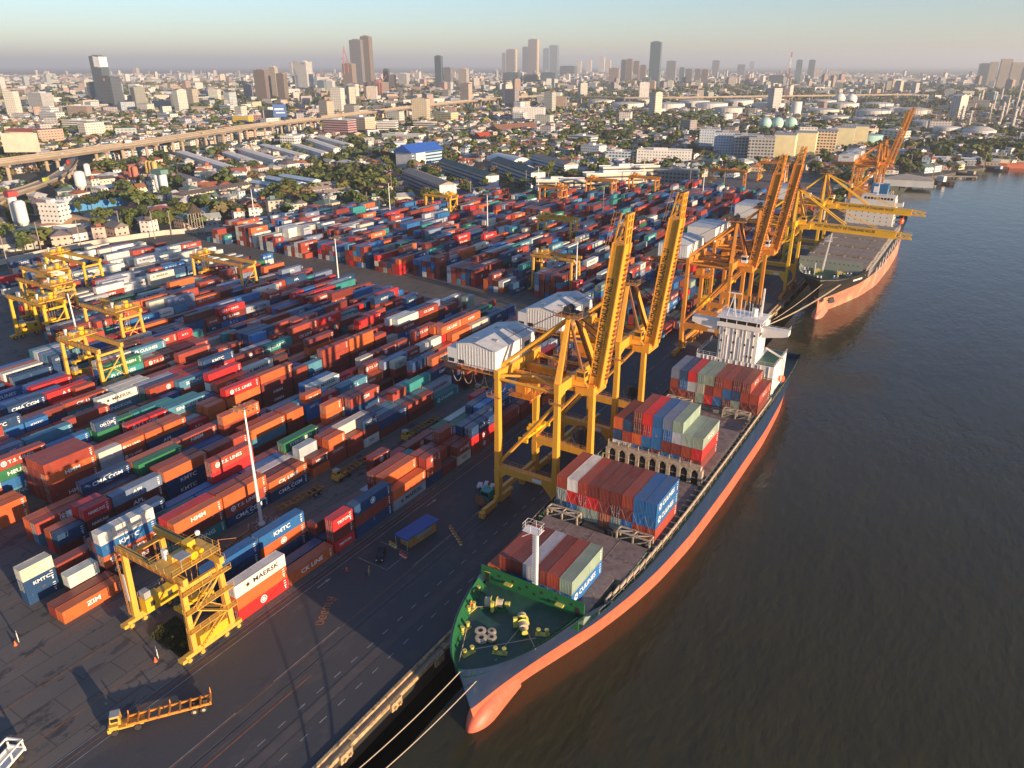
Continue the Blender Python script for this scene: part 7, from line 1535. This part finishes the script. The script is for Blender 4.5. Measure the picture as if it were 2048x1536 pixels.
# terminal tractors with skeletal trailers
def trailer_parts(t, L_, M, y0=0):
    b = MB()
    for s in (-1, 1): b.mm(s*.9-.1, y0, 1.0, s*.9+.1, y0+L_, 1.45)
    for k in range(9): yy = y0+L_*k/8; b.mm(-1.2, yy-.12, 1.2, 1.2, yy+.12, 1.5)
    for yy in (y0, y0+L_*.5, y0+L_):
        for s in (-1, 1): b.beam((s*1.25, yy, 1.3), (s*1.4, yy, 2.1), .16)
    b.beam((-1.3, y0+L_, 1.4), (-1.3, y0+L_, 2.6), .1); b.build('trailer_frame', M, t)
    for yy in (y0+L_-2.6, y0+L_-1.2):
        for s in (-1, 1): b = MB(); b.cyl((s*.75, yy, .55), (s*1.25, yy, .55), .55, n=14); wh = b.build('wheel', M_TYRE, t); b = MB(); b.cyl((s*1.26, yy, .55), (s*1.30, yy, .55), .28, n=10); b.build('hub', M_LASH, wh)
def tractor(x, y, rot, label, body=M_RTG, tr=True, trM=None, grp='yellow terminal tractors with empty trailers'):
    t = empty('terminal_tractor', (x, y, 0), rot, label, 'tractor unit', grp)   # nose towards -y
    b = MB(); b.mm(-1.1, 0, .55, 1.1, 1.3, 1.2); b.mm(-1.2, .2, 1.2, .35, 1.9, 1.5); b.mm(-.9, 1.3, .7, .9, 5.2, 1.0); b.mm(.4, .3, 1.2, 1.15, 1.6, 1.75); b.build('chassis', body, t)
    b = MB(); b.hexa([(-1.2, .35, 1.5), (.45, .35, 1.5), (.45, 1.95, 1.5), (-1.2, 1.95, 1.5)], [(-1.1, .55, 2.95), (.35, .55, 2.95), (.35, 1.9, 2.95), (-1.1, 1.9, 2.95)]); cb = b.build('cab', body, t)
    b = MB(); b.face([(-1.05, .41, 1.95), (.3, .41, 1.95), (.25, .52, 2.7), (-1.0, .52, 2.7)]); b.mm(.452, .6, 2.0, .47, 1.7, 2.65); b.mm(-1.23, .6, 2.0, -1.21, 1.7, 2.65); b.build('window', M_GLASS, cb); b = MB(); b.mm(-1.15, .5, 2.96, .4, 1.95, 3.05); b.build('roof', M_GREY, cb)
    for yy in (1.0, 4.3):
        for s in (-1, 1): b = MB(); b.cyl((s*.8, yy, .5), (s*1.25, yy, .5), .5, n=14); b.build('wheel', M_TYRE, t)
    if tr: trailer_parts(t, 12.4, trM or M_RTG, 2.9)
    return t
M_TRO = mat('trailer_orange', (.60, .22, .03), .6, var=.25, dirt=(.2, .08, .03), dsc=1.2, dth=.6)
a, c = G(212, 1462), G(418, 1408); tractor(a.x+.6, a.y+.2, math.atan2(c.y-a.y, c.x-a.x)-math.pi/2, 'yellow terminal tractor with orange empty trailer alone on the near left pavement', trM=M_TRO)
tractor(-125.3, 116.6, 0, 'yellow terminal tractor with rusty trailer in the lane, nearer of two', trM=M_OY); tractor(-124.6, 143.2, 0, 'yellow terminal tractor with rusty trailer in the lane, farther of two', trM=M_OY)
t = empty('parked_trailer', (-126.0, 99.4, 0), rad(-4), 'empty rusty trailer without tractor in the lane behind the near light mast', 'trailer'); trailer_parts(t, 12.4, M_OY)
tractor(-125.5, 181, rad(3), 'small dark yellow tractor unit without trailer, beyond the teal container', tr=False)
tractor(-207, 246, rad(80), 'yellow tractor hauling past the gantry crossing road in mid yard', tr=False)
# teal and white lorries by the crane leg
t = empty('lorry', (-87.6, 128.6, 0), 0, 'teal lorry cab with red-brown front plate parked beside the nearest crane leg', 'lorry'); M_TEAL = mat('teal_paint', (.02, .26, .22), .45, var=.1)
b = MB(); b.mm(-1.25, 0, .6, 1.25, 2.2, 3.2); cb = b.build('cab', M_TEAL, t); b = MB(); b.mm(-1.1, -.03, 1.9, 1.1, -.003, 2.9); b.build('window', M_GLASS, cb); b = MB(); b.mm(-1.2, 2.4, .9, 1.2, 7.5, 1.3); b.mm(-1.2, 2.4, 1.3, 1.2, 2.7, 3.0); b.build('chassis', M_DARK, t)
b = MB(); b.mm(-1.3, -2.1, .5, 1.2, -1.9, 2.9); b.mm(-1.3, -1.9, .5, 1.2, -.3, .7); b.build('front_plate', M_RUST, t)
for yy in (1, 5.5, 6.8):
    for s in (-1, 1): b = MB(); b.cyl((s*.8, yy, .5), (s*1.25, yy, .5), .5, n=12); b.build('wheel', M_TYRE, t)
def small_car(name, x, y, rot, col, label, pick=False, big=1.0):
    t = empty(name, (x, y, 0), rot, label, 'car' if not pick else 'pickup'); t.scale = (big,)*3; b = MB(); b.hexa([(-.85, -2.2, .35), (.85, -2.2, .35), (.85, 2.2, .35), (-.85, 2.2, .35)], [(-.8, -2.15, .95), (.8, -2.15, .95), (.8, 2.15, .95), (-.8, 2.15, .95)]); y1 = 1.6 if not pick else .5
    b.hexa([(-.8, -1.2, .95), (.8, -1.2, .95), (.8, y1, .95), (-.8, y1, .95)], [(-.65, -.6, 1.5), (.65, -.6, 1.5), (.65, y1-.5, 1.5), (-.65, y1-.5, 1.5)]); o = b.build('body', M_PLAIN, t); o.color = (*col, 1)
    b = MB(); b.face([(-.72, -1.13, 1.02), (.72, -1.13, 1.02), (.6, -.68, 1.44), (-.6, -.68, 1.44)]); b.face([(.72, y1-.03+.04, 1.02), (-.72, y1-.03+.04, 1.02), (-.6, y1-.40, 1.44), (.6, y1-.40, 1.44)]); b.build('window', M_GLASS, t)
    for yy in (-1.4, 1.4):
        for s in (-1, 1): b = MB(); b.cyl((s*.62, yy, .34), (s*.88, yy, .34), .34, n=12); b.build('wheel', M_TYRE, t)
    for s in (-1, 1): b = MB(); b.mm(s*.6-.15, -2.23, .6, s*.6+.15, -2.18, .78); b.build('headlight', M_LET, t)
small_car('parked_car', -94.6, 98.9, rad(32), (.012, .016, .022), 'black car parked alone between the blue-roofed hut and the workers')
small_car('pickup', -90.6, 134.5, rad(-70), (.6, .62, .62), 'white vehicle parked behind the teal lorry at the crane leg', True, 1.2)
for i, (x, y, r_) in enumerate(((-95.5, 262, 0), (-94, 275, 5), (-99, 300, 0), (-90, 326, 90), (-93, 372, 0), (-98, 395, 0), (-90, 420, 0))):
    t = empty('lorry', (x, y, 0), rad(r_), '%s container lorry on the far quay road, %s along from the near end' % (('blue-cab', 'grey', 'red-cab', 'white-cab', 'dark', 'blue', 'orange')[i], ('first', 'second', 'third', 'fourth', 'fifth', 'sixth', 'seventh')[i]), 'lorry', 'lorries on the far quay road'); b = MB(); b.mm(-1.2, 0, .6, 1.2, 2.1, 2.9); o = b.build('cab', M_PLAIN, t); o.color = (*((.05, .2, .35), (.4, .4, .4), (.4, .04, .03), (.7, .7, .7), (.05, .05, .06), (.03, .1, .3), (.5, .2, .03))[i], 1)
    b = MB(); b.mm(-1.2, 2.6, 1.2, 1.2, 14.6, 3.9) if i in (0, 2, 5) else b.mm(-1.2, 2.3, 1.0, 1.2, 14.6, 1.4); o = b.build('load', M_PLAIN, t); o.color = (*((.30, .05, .03), (.3, .3, .3), (.13, .03, .02), (.2, .2, .2), (.1, .1, .1), (.3, .05, .03), (.3, .12, .03))[i], 1)
    for yy in (1, 4, 11.5, 13):
        for s in (-1, 1): b = MB(); b.cyl((s*.8, yy, .5), (s*1.22, yy, .5), .5, n=10); b.build('wheel', M_TYRE, t)
# guard hut with blue roof
p0, p1 = Vector((-93.4, 104.6, 0)), Vector((-89.6, 113.6, 0)); t = empty('quay_hut', (-92.3, 109.0, 0), rad(-6), 'yellow hut with flat blue roof standing on the quay road', 'hut'); b = MB(); b.mm(-1.5, -4.2, 0, 1.5, 4.2, 2.7); hw_ = b.build('wall', mat('hut_yellow', (.42, .22, .05), .7, var=.25), t)
b = MB(); b.mm(-1.9, -5.6, 2.75, 2.0, 4.8, 2.95); 
for k in range(12): b.mm(-1.9, -5.55+k*.88, 2.951, 2.0, -5.47+k*.88, 3.0)
b.build('roof', mat('hut_blue_roof', (.02, .08, .28), .5, var=.15, sc_=1), t); b = MB()
for x in (-1.7, 1.8): b.beam((x, -5.3, 0), (x, -5.3, 2.75), .12)
b.mm(-.9, -4.26, 1.0, .6, -4.203, 2.2); b.mm(1.503, -2, 1.2, 1.53, 2.5, 2.1); b.build('window', M_GREY, hw_)
def drum(x, y, c1, label, grp):
    t = empty('traffic_drum', (x, y, 0), 0, label, 'traffic drum', grp); b = MB(); b.cyl((0, 0, 0), (0, 0, 1.0), .36, .34, 12); o = b.build('body', M_PLAIN, t); o.color = (*c1, 1); b = MB(); b.cyl((0, 0, .35), (0, 0, .62), .375, .37, 12, False); b.build('stripe', M_LET, t)
for i in range(7): drum(-88.0+i*.95, 115.2-i*.65, (.40, .18, .04), 'orange and black striped drum in the line right of the blue-roofed hut', 'drums right of the hut')
for i in range(3): drum(-91.2+i*.75, 101.5-i*.15, (.45, .06, .04), 'red and white striped drum at the near end of the hut', 'red drums before the hut')
for i in range(3): drum(-95.6+i*.8, 103.2-i*.12, (.45, .28, .03), 'yellow and white drum left of the hut', 'yellow drums left of the hut')
# sign stands
for i, (px, py, d_) in enumerate(((318, 1313, 'between the trailer and the grass patch'), (40, 1281, 'at the left edge of the pavement'))):
    p = G(px, py); t = empty('sign_stand', p, rad(-20), 'small white sign stand with an orange cone %s' % d_, 'sign'); b = MB(); b.mm(-.5, -.25, .6, .5, -.18, 2.1); b.beam((-.4, -.2, 0), (-.4, -.2, 2.1), .08); b.beam((.4, -.2, 0), (.4, -.2, 2.1), .08); b.build('sign_plate', M_WHITE, t)
    b = MB(); b.lathe(.9, -.8, [(.35, 0), (.3, .08), (.06, .95), (0, .96)], 12); b.build('cone', M_LB, t)
# grass patch
GP = [G(300, 1272), G(376, 1324), G(398, 1285), G(352, 1233)]; b = MB(); b.face([(p.x, p.y, .02) for p in GP]); tag(b.build('grass_bed', mat('dry_soil', (.06, .05, .03), .95, var=.3)), kind='structure')
rr = np.random.RandomState(8); b = MB()
for k in range(5200):
    u_, v_ = rr.rand(), rr.rand(); p = GP[0]*(1-u_)*(1-v_)+GP[1]*u_*(1-v_)+GP[2]*u_*v_+GP[3]*(1-u_)*v_
    hh = .25+.9*max(0, math.sin(p.x*1.1)*math.cos(p.y*.9))*rr.rand()+.35*rr.rand(); a = rr.rand()*6.28; w_ = .10+.12*rr.rand(); lx, ly = (rr.rand(2)-.5)*.5
    b.col = ((.08, .085, .03), (.11, .08, .03), (.05, .06, .02))[rr.randint(3)]
    b.face([(p.x-w_*math.cos(a), p.y-w_*math.sin(a), .02), (p.x+w_*math.cos(a), p.y+w_*math.sin(a), .02), (p.x+lx, p.y+ly, hh)])
tag(b.build('weedy_grass', M_LEAFA, colors=True), 'patch of weedy green and brown grass beside the near yard gantry crane', 'grass', kind='stuff')
# white open truck at the corner
t = empty('white_truck', (-108.6, 31.2, 0), rad(24), 'white open-sided truck body cut off by the bottom left corner', 'truck'); b = MB()
for s in (-1.3, 1.3): b.mm(s-.08, -7, 1.2, s+.08, 0, 1.6); b.mm(s-.08, -7, 2.9, s+.08, 0, 3.2)
for y in (-7, -4.7, -2.4, -.1):
    for s in (-1.3, 1.3): b.mm(s-.1, y-.1, 1.2, s+.1, y+.1, 3.2)
b.mm(-1.4, -.12, .9, 1.4, .1, 1.7); b.mm(-1.4, -.12, 2.8, 1.4, .1, 3.2); b.mm(-1.3, -7, 1.1, 1.3, 0, 1.2); b.build('open_body', M_WHITE, t); b = MB(); b.mm(-1.2, -9.6, .6, 1.2, -7.3, 3.1); b.build('cab', M_WHITE, t)
for yy in (-8.5, -2.2, -1):
    for s in (-1, 1): b = MB(); b.cyl((s*.85, yy, .5), (s*1.3, yy, .5), .5, n=12); b.build('wheel', M_TYRE, t)
place_container(-152.6, 41.0, .02, 6.058, 'l', 'U', 1.05, 'pale-blue container alone on the pavement at the left picture edge', 'containers stacked in the yard', True)
# people (one skinned surface each)
M_SKIN = mat('skin_tone', (.30, .16, .10), .7); 
def person(x, y, z, rot, shirt, trouser, label, bend=0.0):
    P_ = dict(pel=(0, 0, .95), chest=(0, -.12*bend, 1.32), neck=(0, -.2*bend, 1.5), head=(0, -.24*bend, 1.66), top=(0, -.26*bend, 1.74), ls=(-.2, -.14*bend, 1.42), le=(-.27, -.18, 1.15), lh=(-.25, -.36, 1.0), rs=(.2, -.14*bend, 1.42), re=(.27, -.05, 1.15), rh=(.26, -.15, .9), lhp=(-.1, 0, .9), lk=(-.12, -.08, .5), lf=(-.12, 0, .08), lt=(-.12, -.16, .04), rhp=(.1, 0, .9), rk=(.12, .04, .5), rf=(.13, .12, .08), rt=(.13, -.04, .04))
    N_ = list(P_); E_ = [('pel', 'chest'), ('chest', 'neck'), ('neck', 'head'), ('head', 'top'), ('chest', 'ls'), ('ls', 'le'), ('le', 'lh'), ('chest', 'rs'), ('rs', 're'), ('re', 'rh'), ('pel', 'lhp'), ('lhp', 'lk'), ('lk', 'lf'), ('lf', 'lt'), ('pel', 'rhp'), ('rhp', 'rk'), ('rk', 'rf'), ('rf', 'rt')]
    rad_ = dict(pel=.15, chest=.17, neck=.06, head=.105, top=.07, ls=.075, le=.05, lh=.035, rs=.075, re=.05, rh=.035, lhp=.1, lk=.065, lf=.05, lt=.04, rhp=.1, rk=.065, rf=.05, rt=.04)
    me = bpy.data.meshes.new('body'); me.from_pydata([P_[k] for k in N_], [(N_.index(a), N_.index(b_)) for a, b_ in E_], []); o = bpy.data.objects.new('t', me); C.objects.link(o); m_ = o.modifiers.new('s', 'SKIN')
    for i, k in enumerate(N_): me.skin_vertices[0].data[i].radius = (rad_[k], rad_[k])
    me.skin_vertices[0].data[0].use_root = True; o.modifiers.new('d', 'SUBSURF').render_levels = 1; o.modifiers['d'].levels = 1
    full = bpy.data.meshes.new_from_object(o.evaluated_get(bpy.context.evaluated_depsgraph_get())); bpy.data.objects.remove(o)
    ms = [M_SKIN, shirt, trouser]; full.materials.clear(); [full.materials.append(q) for q in ms]
    for f in full.polygons: c_ = f.center; f.material_index = 2 if c_.z < .95 and abs(c_.x) < .21 else 1 if c_.z < 1.49 and not (c_.z < 1.08 and abs(c_.x) > .2) else 0; f.use_smooth = True
    o = bpy.data.objects.new('person', full); C.objects.link(o); o.location = (x, y, z); o.rotation_euler.z = rot; tag(o, label, 'person')
    b = MB(); hx, hy, hz = P_['top']; b.lathe(hx, hy, [(.15, hz-.06), (.12, hz+.02), (.06, hz+.08), (0, hz+.09)], 10); hm = b.build('helmet', M_SPR, o)
M_HV = mat('red_vest', (.55, .03, .02), .7); M_OVR = mat('orange_coverall', (.6, .12, .03), .7); M_KH = mat('khaki_cloth', (.28, .25, .18), .8); M_NV = mat('navy_cloth', (.02, .03, .06), .8)
person(-96.4, 90.4, 0, .4, M_HV, M_NV, 'person in a red shirt standing alone on the quay road'); person(-92.3, 92.6, 0, 1.2, M_KH, M_KH, 'person in khaki work clothes walking beside the bicycle'); person(-92.9, 93.2, 0, 2.0, M_NV, M_NV, 'person in dark clothes just left of the khaki worker', .5)
person(s1x-7.4, 84.6, 10.92, 1.5, M_OVR, M_OVR, 'person in an orange coverall at the port rail of the green foredeck', .4)
t = empty('bicycle', (-92.9, 92.2, 0), .6, 'dark bicycle held by the two workers near the parked car', 'bicycle')
for s in (-.5, .5):
    b = MB()
    for k in range(14): a, c = k*math.pi/7, (k+1)*math.pi/7; b.beam((0, s+.33*math.cos(a), .33+.33*math.sin(a)), (0, s+.33*math.cos(c), .33+.33*math.sin(c)), .035)
    b.build('wheel', M_TYRE, t)
b = MB(); b.beam((0, -.5, .33), (0, -.35, .9), .04); b.beam((0, -.35, .8), (0, .2, .8), .04); b.beam((0, .2, .85), (0, 0, .33), .04); b.beam((0, 0, .33), (0, .5, .33), .04); b.beam((-.25, -.36, .95), (.25, -.36, .95), .035); b.mm(-.08, .1, .85, .08, .35, .9); b.build('frame', M_DARK, t)
# power poles along the back road
for i, (px, py0, h_) in enumerate(((18, 538, 17), (84, 505, 17), (164, 500, 18), (243, 470, 15), (310, 478, 17), (344, 470, 15), (283, 440, 14), (735, 420, 13), (662, 432, 15), (608, 442, 15), (784, 392, 17), (856, 424, 14), (942, 404, 16), (1096, 390, 18), (1052, 388, 19), (1378, 385, 20), (1448, 366, 17), (1325, 345, 17), (1820, 336, 14), (1900, 318, 12), (1965, 345, 20), (2015, 336, 14), (1865, 352, 14))):
    p = G(px, py0); b = MB(); b.cyl((p.x, p.y, 0), (p.x, p.y, h_), .28, .18, 8); b.beam((p.x-1.2, p.y, h_-1), (p.x+1.2, p.y, h_-1), .15); tag(b.build('power_pole', M_CONC), 'tall concrete power pole, %s of those standing along the edge of the port' % ('first' if i == 0 else ORD[i]), 'power pole', 'power poles along the port edge')
# water tower
p = G(395, 468); t = empty('water_tower', p, 0, 'wooden-roofed tank tower on thin legs behind the cross road', 'water tower'); b = MB()
for x in (-3, 0, 3):
    for y in (-3, 3): b.beam((x, y, 0), (x*.9, y*.9, 14), .4)
for z in (5, 10): b.beam((-3, -3, z), (3, -3, z), .25); b.beam((-3, 3, z), (3, 3, z), .25); b.beam((3, -3, z), (3, 3, z), .25)
b.build('leg_frame', M_CONC, t); b = MB(); b.lathe(0, 0, [(4.6, 13.5), (4.6, 14.2), (.1, 19)], 10); b.build('roof', M_TRUNK, t)
# white boxes at the back edge
for i, (px, py, n_, col) in enumerate(((775, 437, 2, 'o'), (790, 431, 3, 'w'), (925, 424, 2, 'w'), (1003, 408, 2, 'w'), (1045, 400, 1, 'w'), (1073, 398, 2, 'w'), (640, 410, 1, 'w'), (118, 560, 2, 's'), (1360, 372, 1, 'w'), (1450, 372, 1, 'k'), (1620, 352, 2, 'w'), (1650, 347, 1, 'w'))):
    p = G(px, py)
    for k in range(n_):
        for q in range(2 if col == 'w' else 1):
            if (i+k+q) % 5 == 4: continue
            rest2 = place_container(p.x-q*2.6, p.y, k*2.75, 12.192, col, '', 1.05, '%s box at the back yard edge, %s group from left, %s tier, %s one' % (CNM[col], ORD[i] if i else 'first', ('lower', 'upper', 'top')[k], ('front', 'rear')[q]), 'isolated containers at the back edge of the yard') if i < 7 else None
# jetties, barges and boats on the far right
def plank(name, x0, y0, x1, y1, w_, label, z=-.6):
    t = empty(name, (0, 0, 0), 0, label, 'jetty'); b = MB(); b.beam((x0, y0, z), (x1, y1, z), w_, .5); b.build('deck', M_CONC, t); d = Vector((x1-x0, y1-y0, 0)); n_ = int(d.length/9)
    b = MB()
    for k in range(n_+1): p = Vector((x0, y0, 0))+d*k/max(1, n_); b.cyl((p.x, p.y, -5), (p.x, p.y, z), .6, n=8)
    b.build('pile', M_CONC, t)
a, c = G(1800, 372, -1), G(1870, 372, -1); plank('timber_jetty', a.x, a.y, c.x, c.y, 5, 'low brown jetty left of the moored tug'); a, c = G(1840, 352, -1), G(1953, 354, -1); plank('timber_jetty', a.x, a.y, c.x, c.y, 7, 'long pale jetty reaching into the river, behind the tug'); a, c = G(1795, 362, -1), G(1850, 350, -1); plank('timber_jetty', a.x, a.y, c.x, c.y, 5, 'short jetty by the wharf shed')
def boat(px, py, L_, w_, rot, hullc, housec, label, hh=2.2, cat='boat', cab=(.2, .5, 3)):
    p = G(px, py, -2.5); t = empty('moored_boat', (p.x, p.y, -2.5), rad(rot), label, cat); b = MB(); n_ = 10; pr = []
    for k in range(n_+1): f = k/n_; pr.append((-L_/2+L_*f, w_/2*min(1, (1-abs(f*2-1)**3.0)*1.15+.12), hh*(1+.5*abs(f-.45)**2*3)))
    for (y0, a0, z0), (y1, a1, z1) in zip(pr, pr[1:]):
        for s in (-1, 1): b.face([(s*a0*.75, y0, -.6), (s*a1*.75, y1, -.6), (s*a1, y1, z1), (s*a0, y0, z0)][::s])
        b.face([(-a0, y0, z0*.85), (a0, y0, z0*.85), (a1, y1, z1*.85), (-a1, y1, z1*.85)])
    o = b.build('hull', M_PLAIN, t); o.color = (*hullc, 1); b = MB(); b.mm(-w_*.3, -L_/2+L_*cab[0], hh*.8, w_*.3, -L_/2+L_*cab[1], hh+cab[2]); o = b.build('deckhouse', M_PLAIN, t); o.color = (*housec, 1); b = MB(); b.beam((0, 0, hh), (0, 0, hh+cab[2]+3), .2); b.build('mast', M_GREY, t)
boat(1880, 367, 26, 7.5, 62, (.10, .05, .04), (.62, .6, .56), 'dark tug with white deckhouse moored at the end of the jetties', 2.2, 'tug', (.35, .6, 4.5)); boat(1792, 372, 18, 4.5, 60, (.02, .30, .15), (.05, .25, .15), 'bright green boat moored at the shore left of the tug', 1.6); boat(1853, 365, 30, 8, 62, (.12, .09, .07), (.2, .15, .1), 'brown flat barge moored left of the tug', 1.5, 'barge', (.7, .85, 2)); boat(1990, 341, 20, 7, 60, (.04, .05, .06), (.4, .42, .42), 'small dark boat before the orange-red barge', 2, 'boat'); boat(2045, 336, 60, 13, -70, (.50, .14, .08), (.45, .38, .3), 'large orange-red barge at the right picture edge', 4.5, 'barge', (.1, .25, 4)); boat(1935, 351, 22, 6, 60, (.14, .1, .08), (.3, .25, .2), 'dark work boat alongside the long pale jetty', 1.8); boat(1968, 337, 50, 10, 60, (.35, .12, .08), (.5, .45, .38), 'long rusty barge moored against the bank behind the jetties', 3, 'barge', (.8, .95, 3.5))
for o in _proto: bpy.data.objects.remove(o)
# ------------------------------------------------------------ haze
m = bpy.data.materials.new('haze'); m.use_nodes = True; n = m.node_tree.nodes; n.remove(n['Principled BSDF'])
pv = n.new('ShaderNodeVolumePrincipled'); pv.inputs['Color'].default_value = (0.88, 0.93, 0.98, 1); pv.inputs['Density'].default_value = 1.0e-4; pv.inputs['Anisotropy'].default_value = 0.2
m.node_tree.links.new(pv.outputs[0], n['Material Output'].inputs['Volume'])
b = MB(); b.mm(-40050, -450, -7.5, 30050, 40050, 330); tag(b.build('haze', m), kind='stuff')
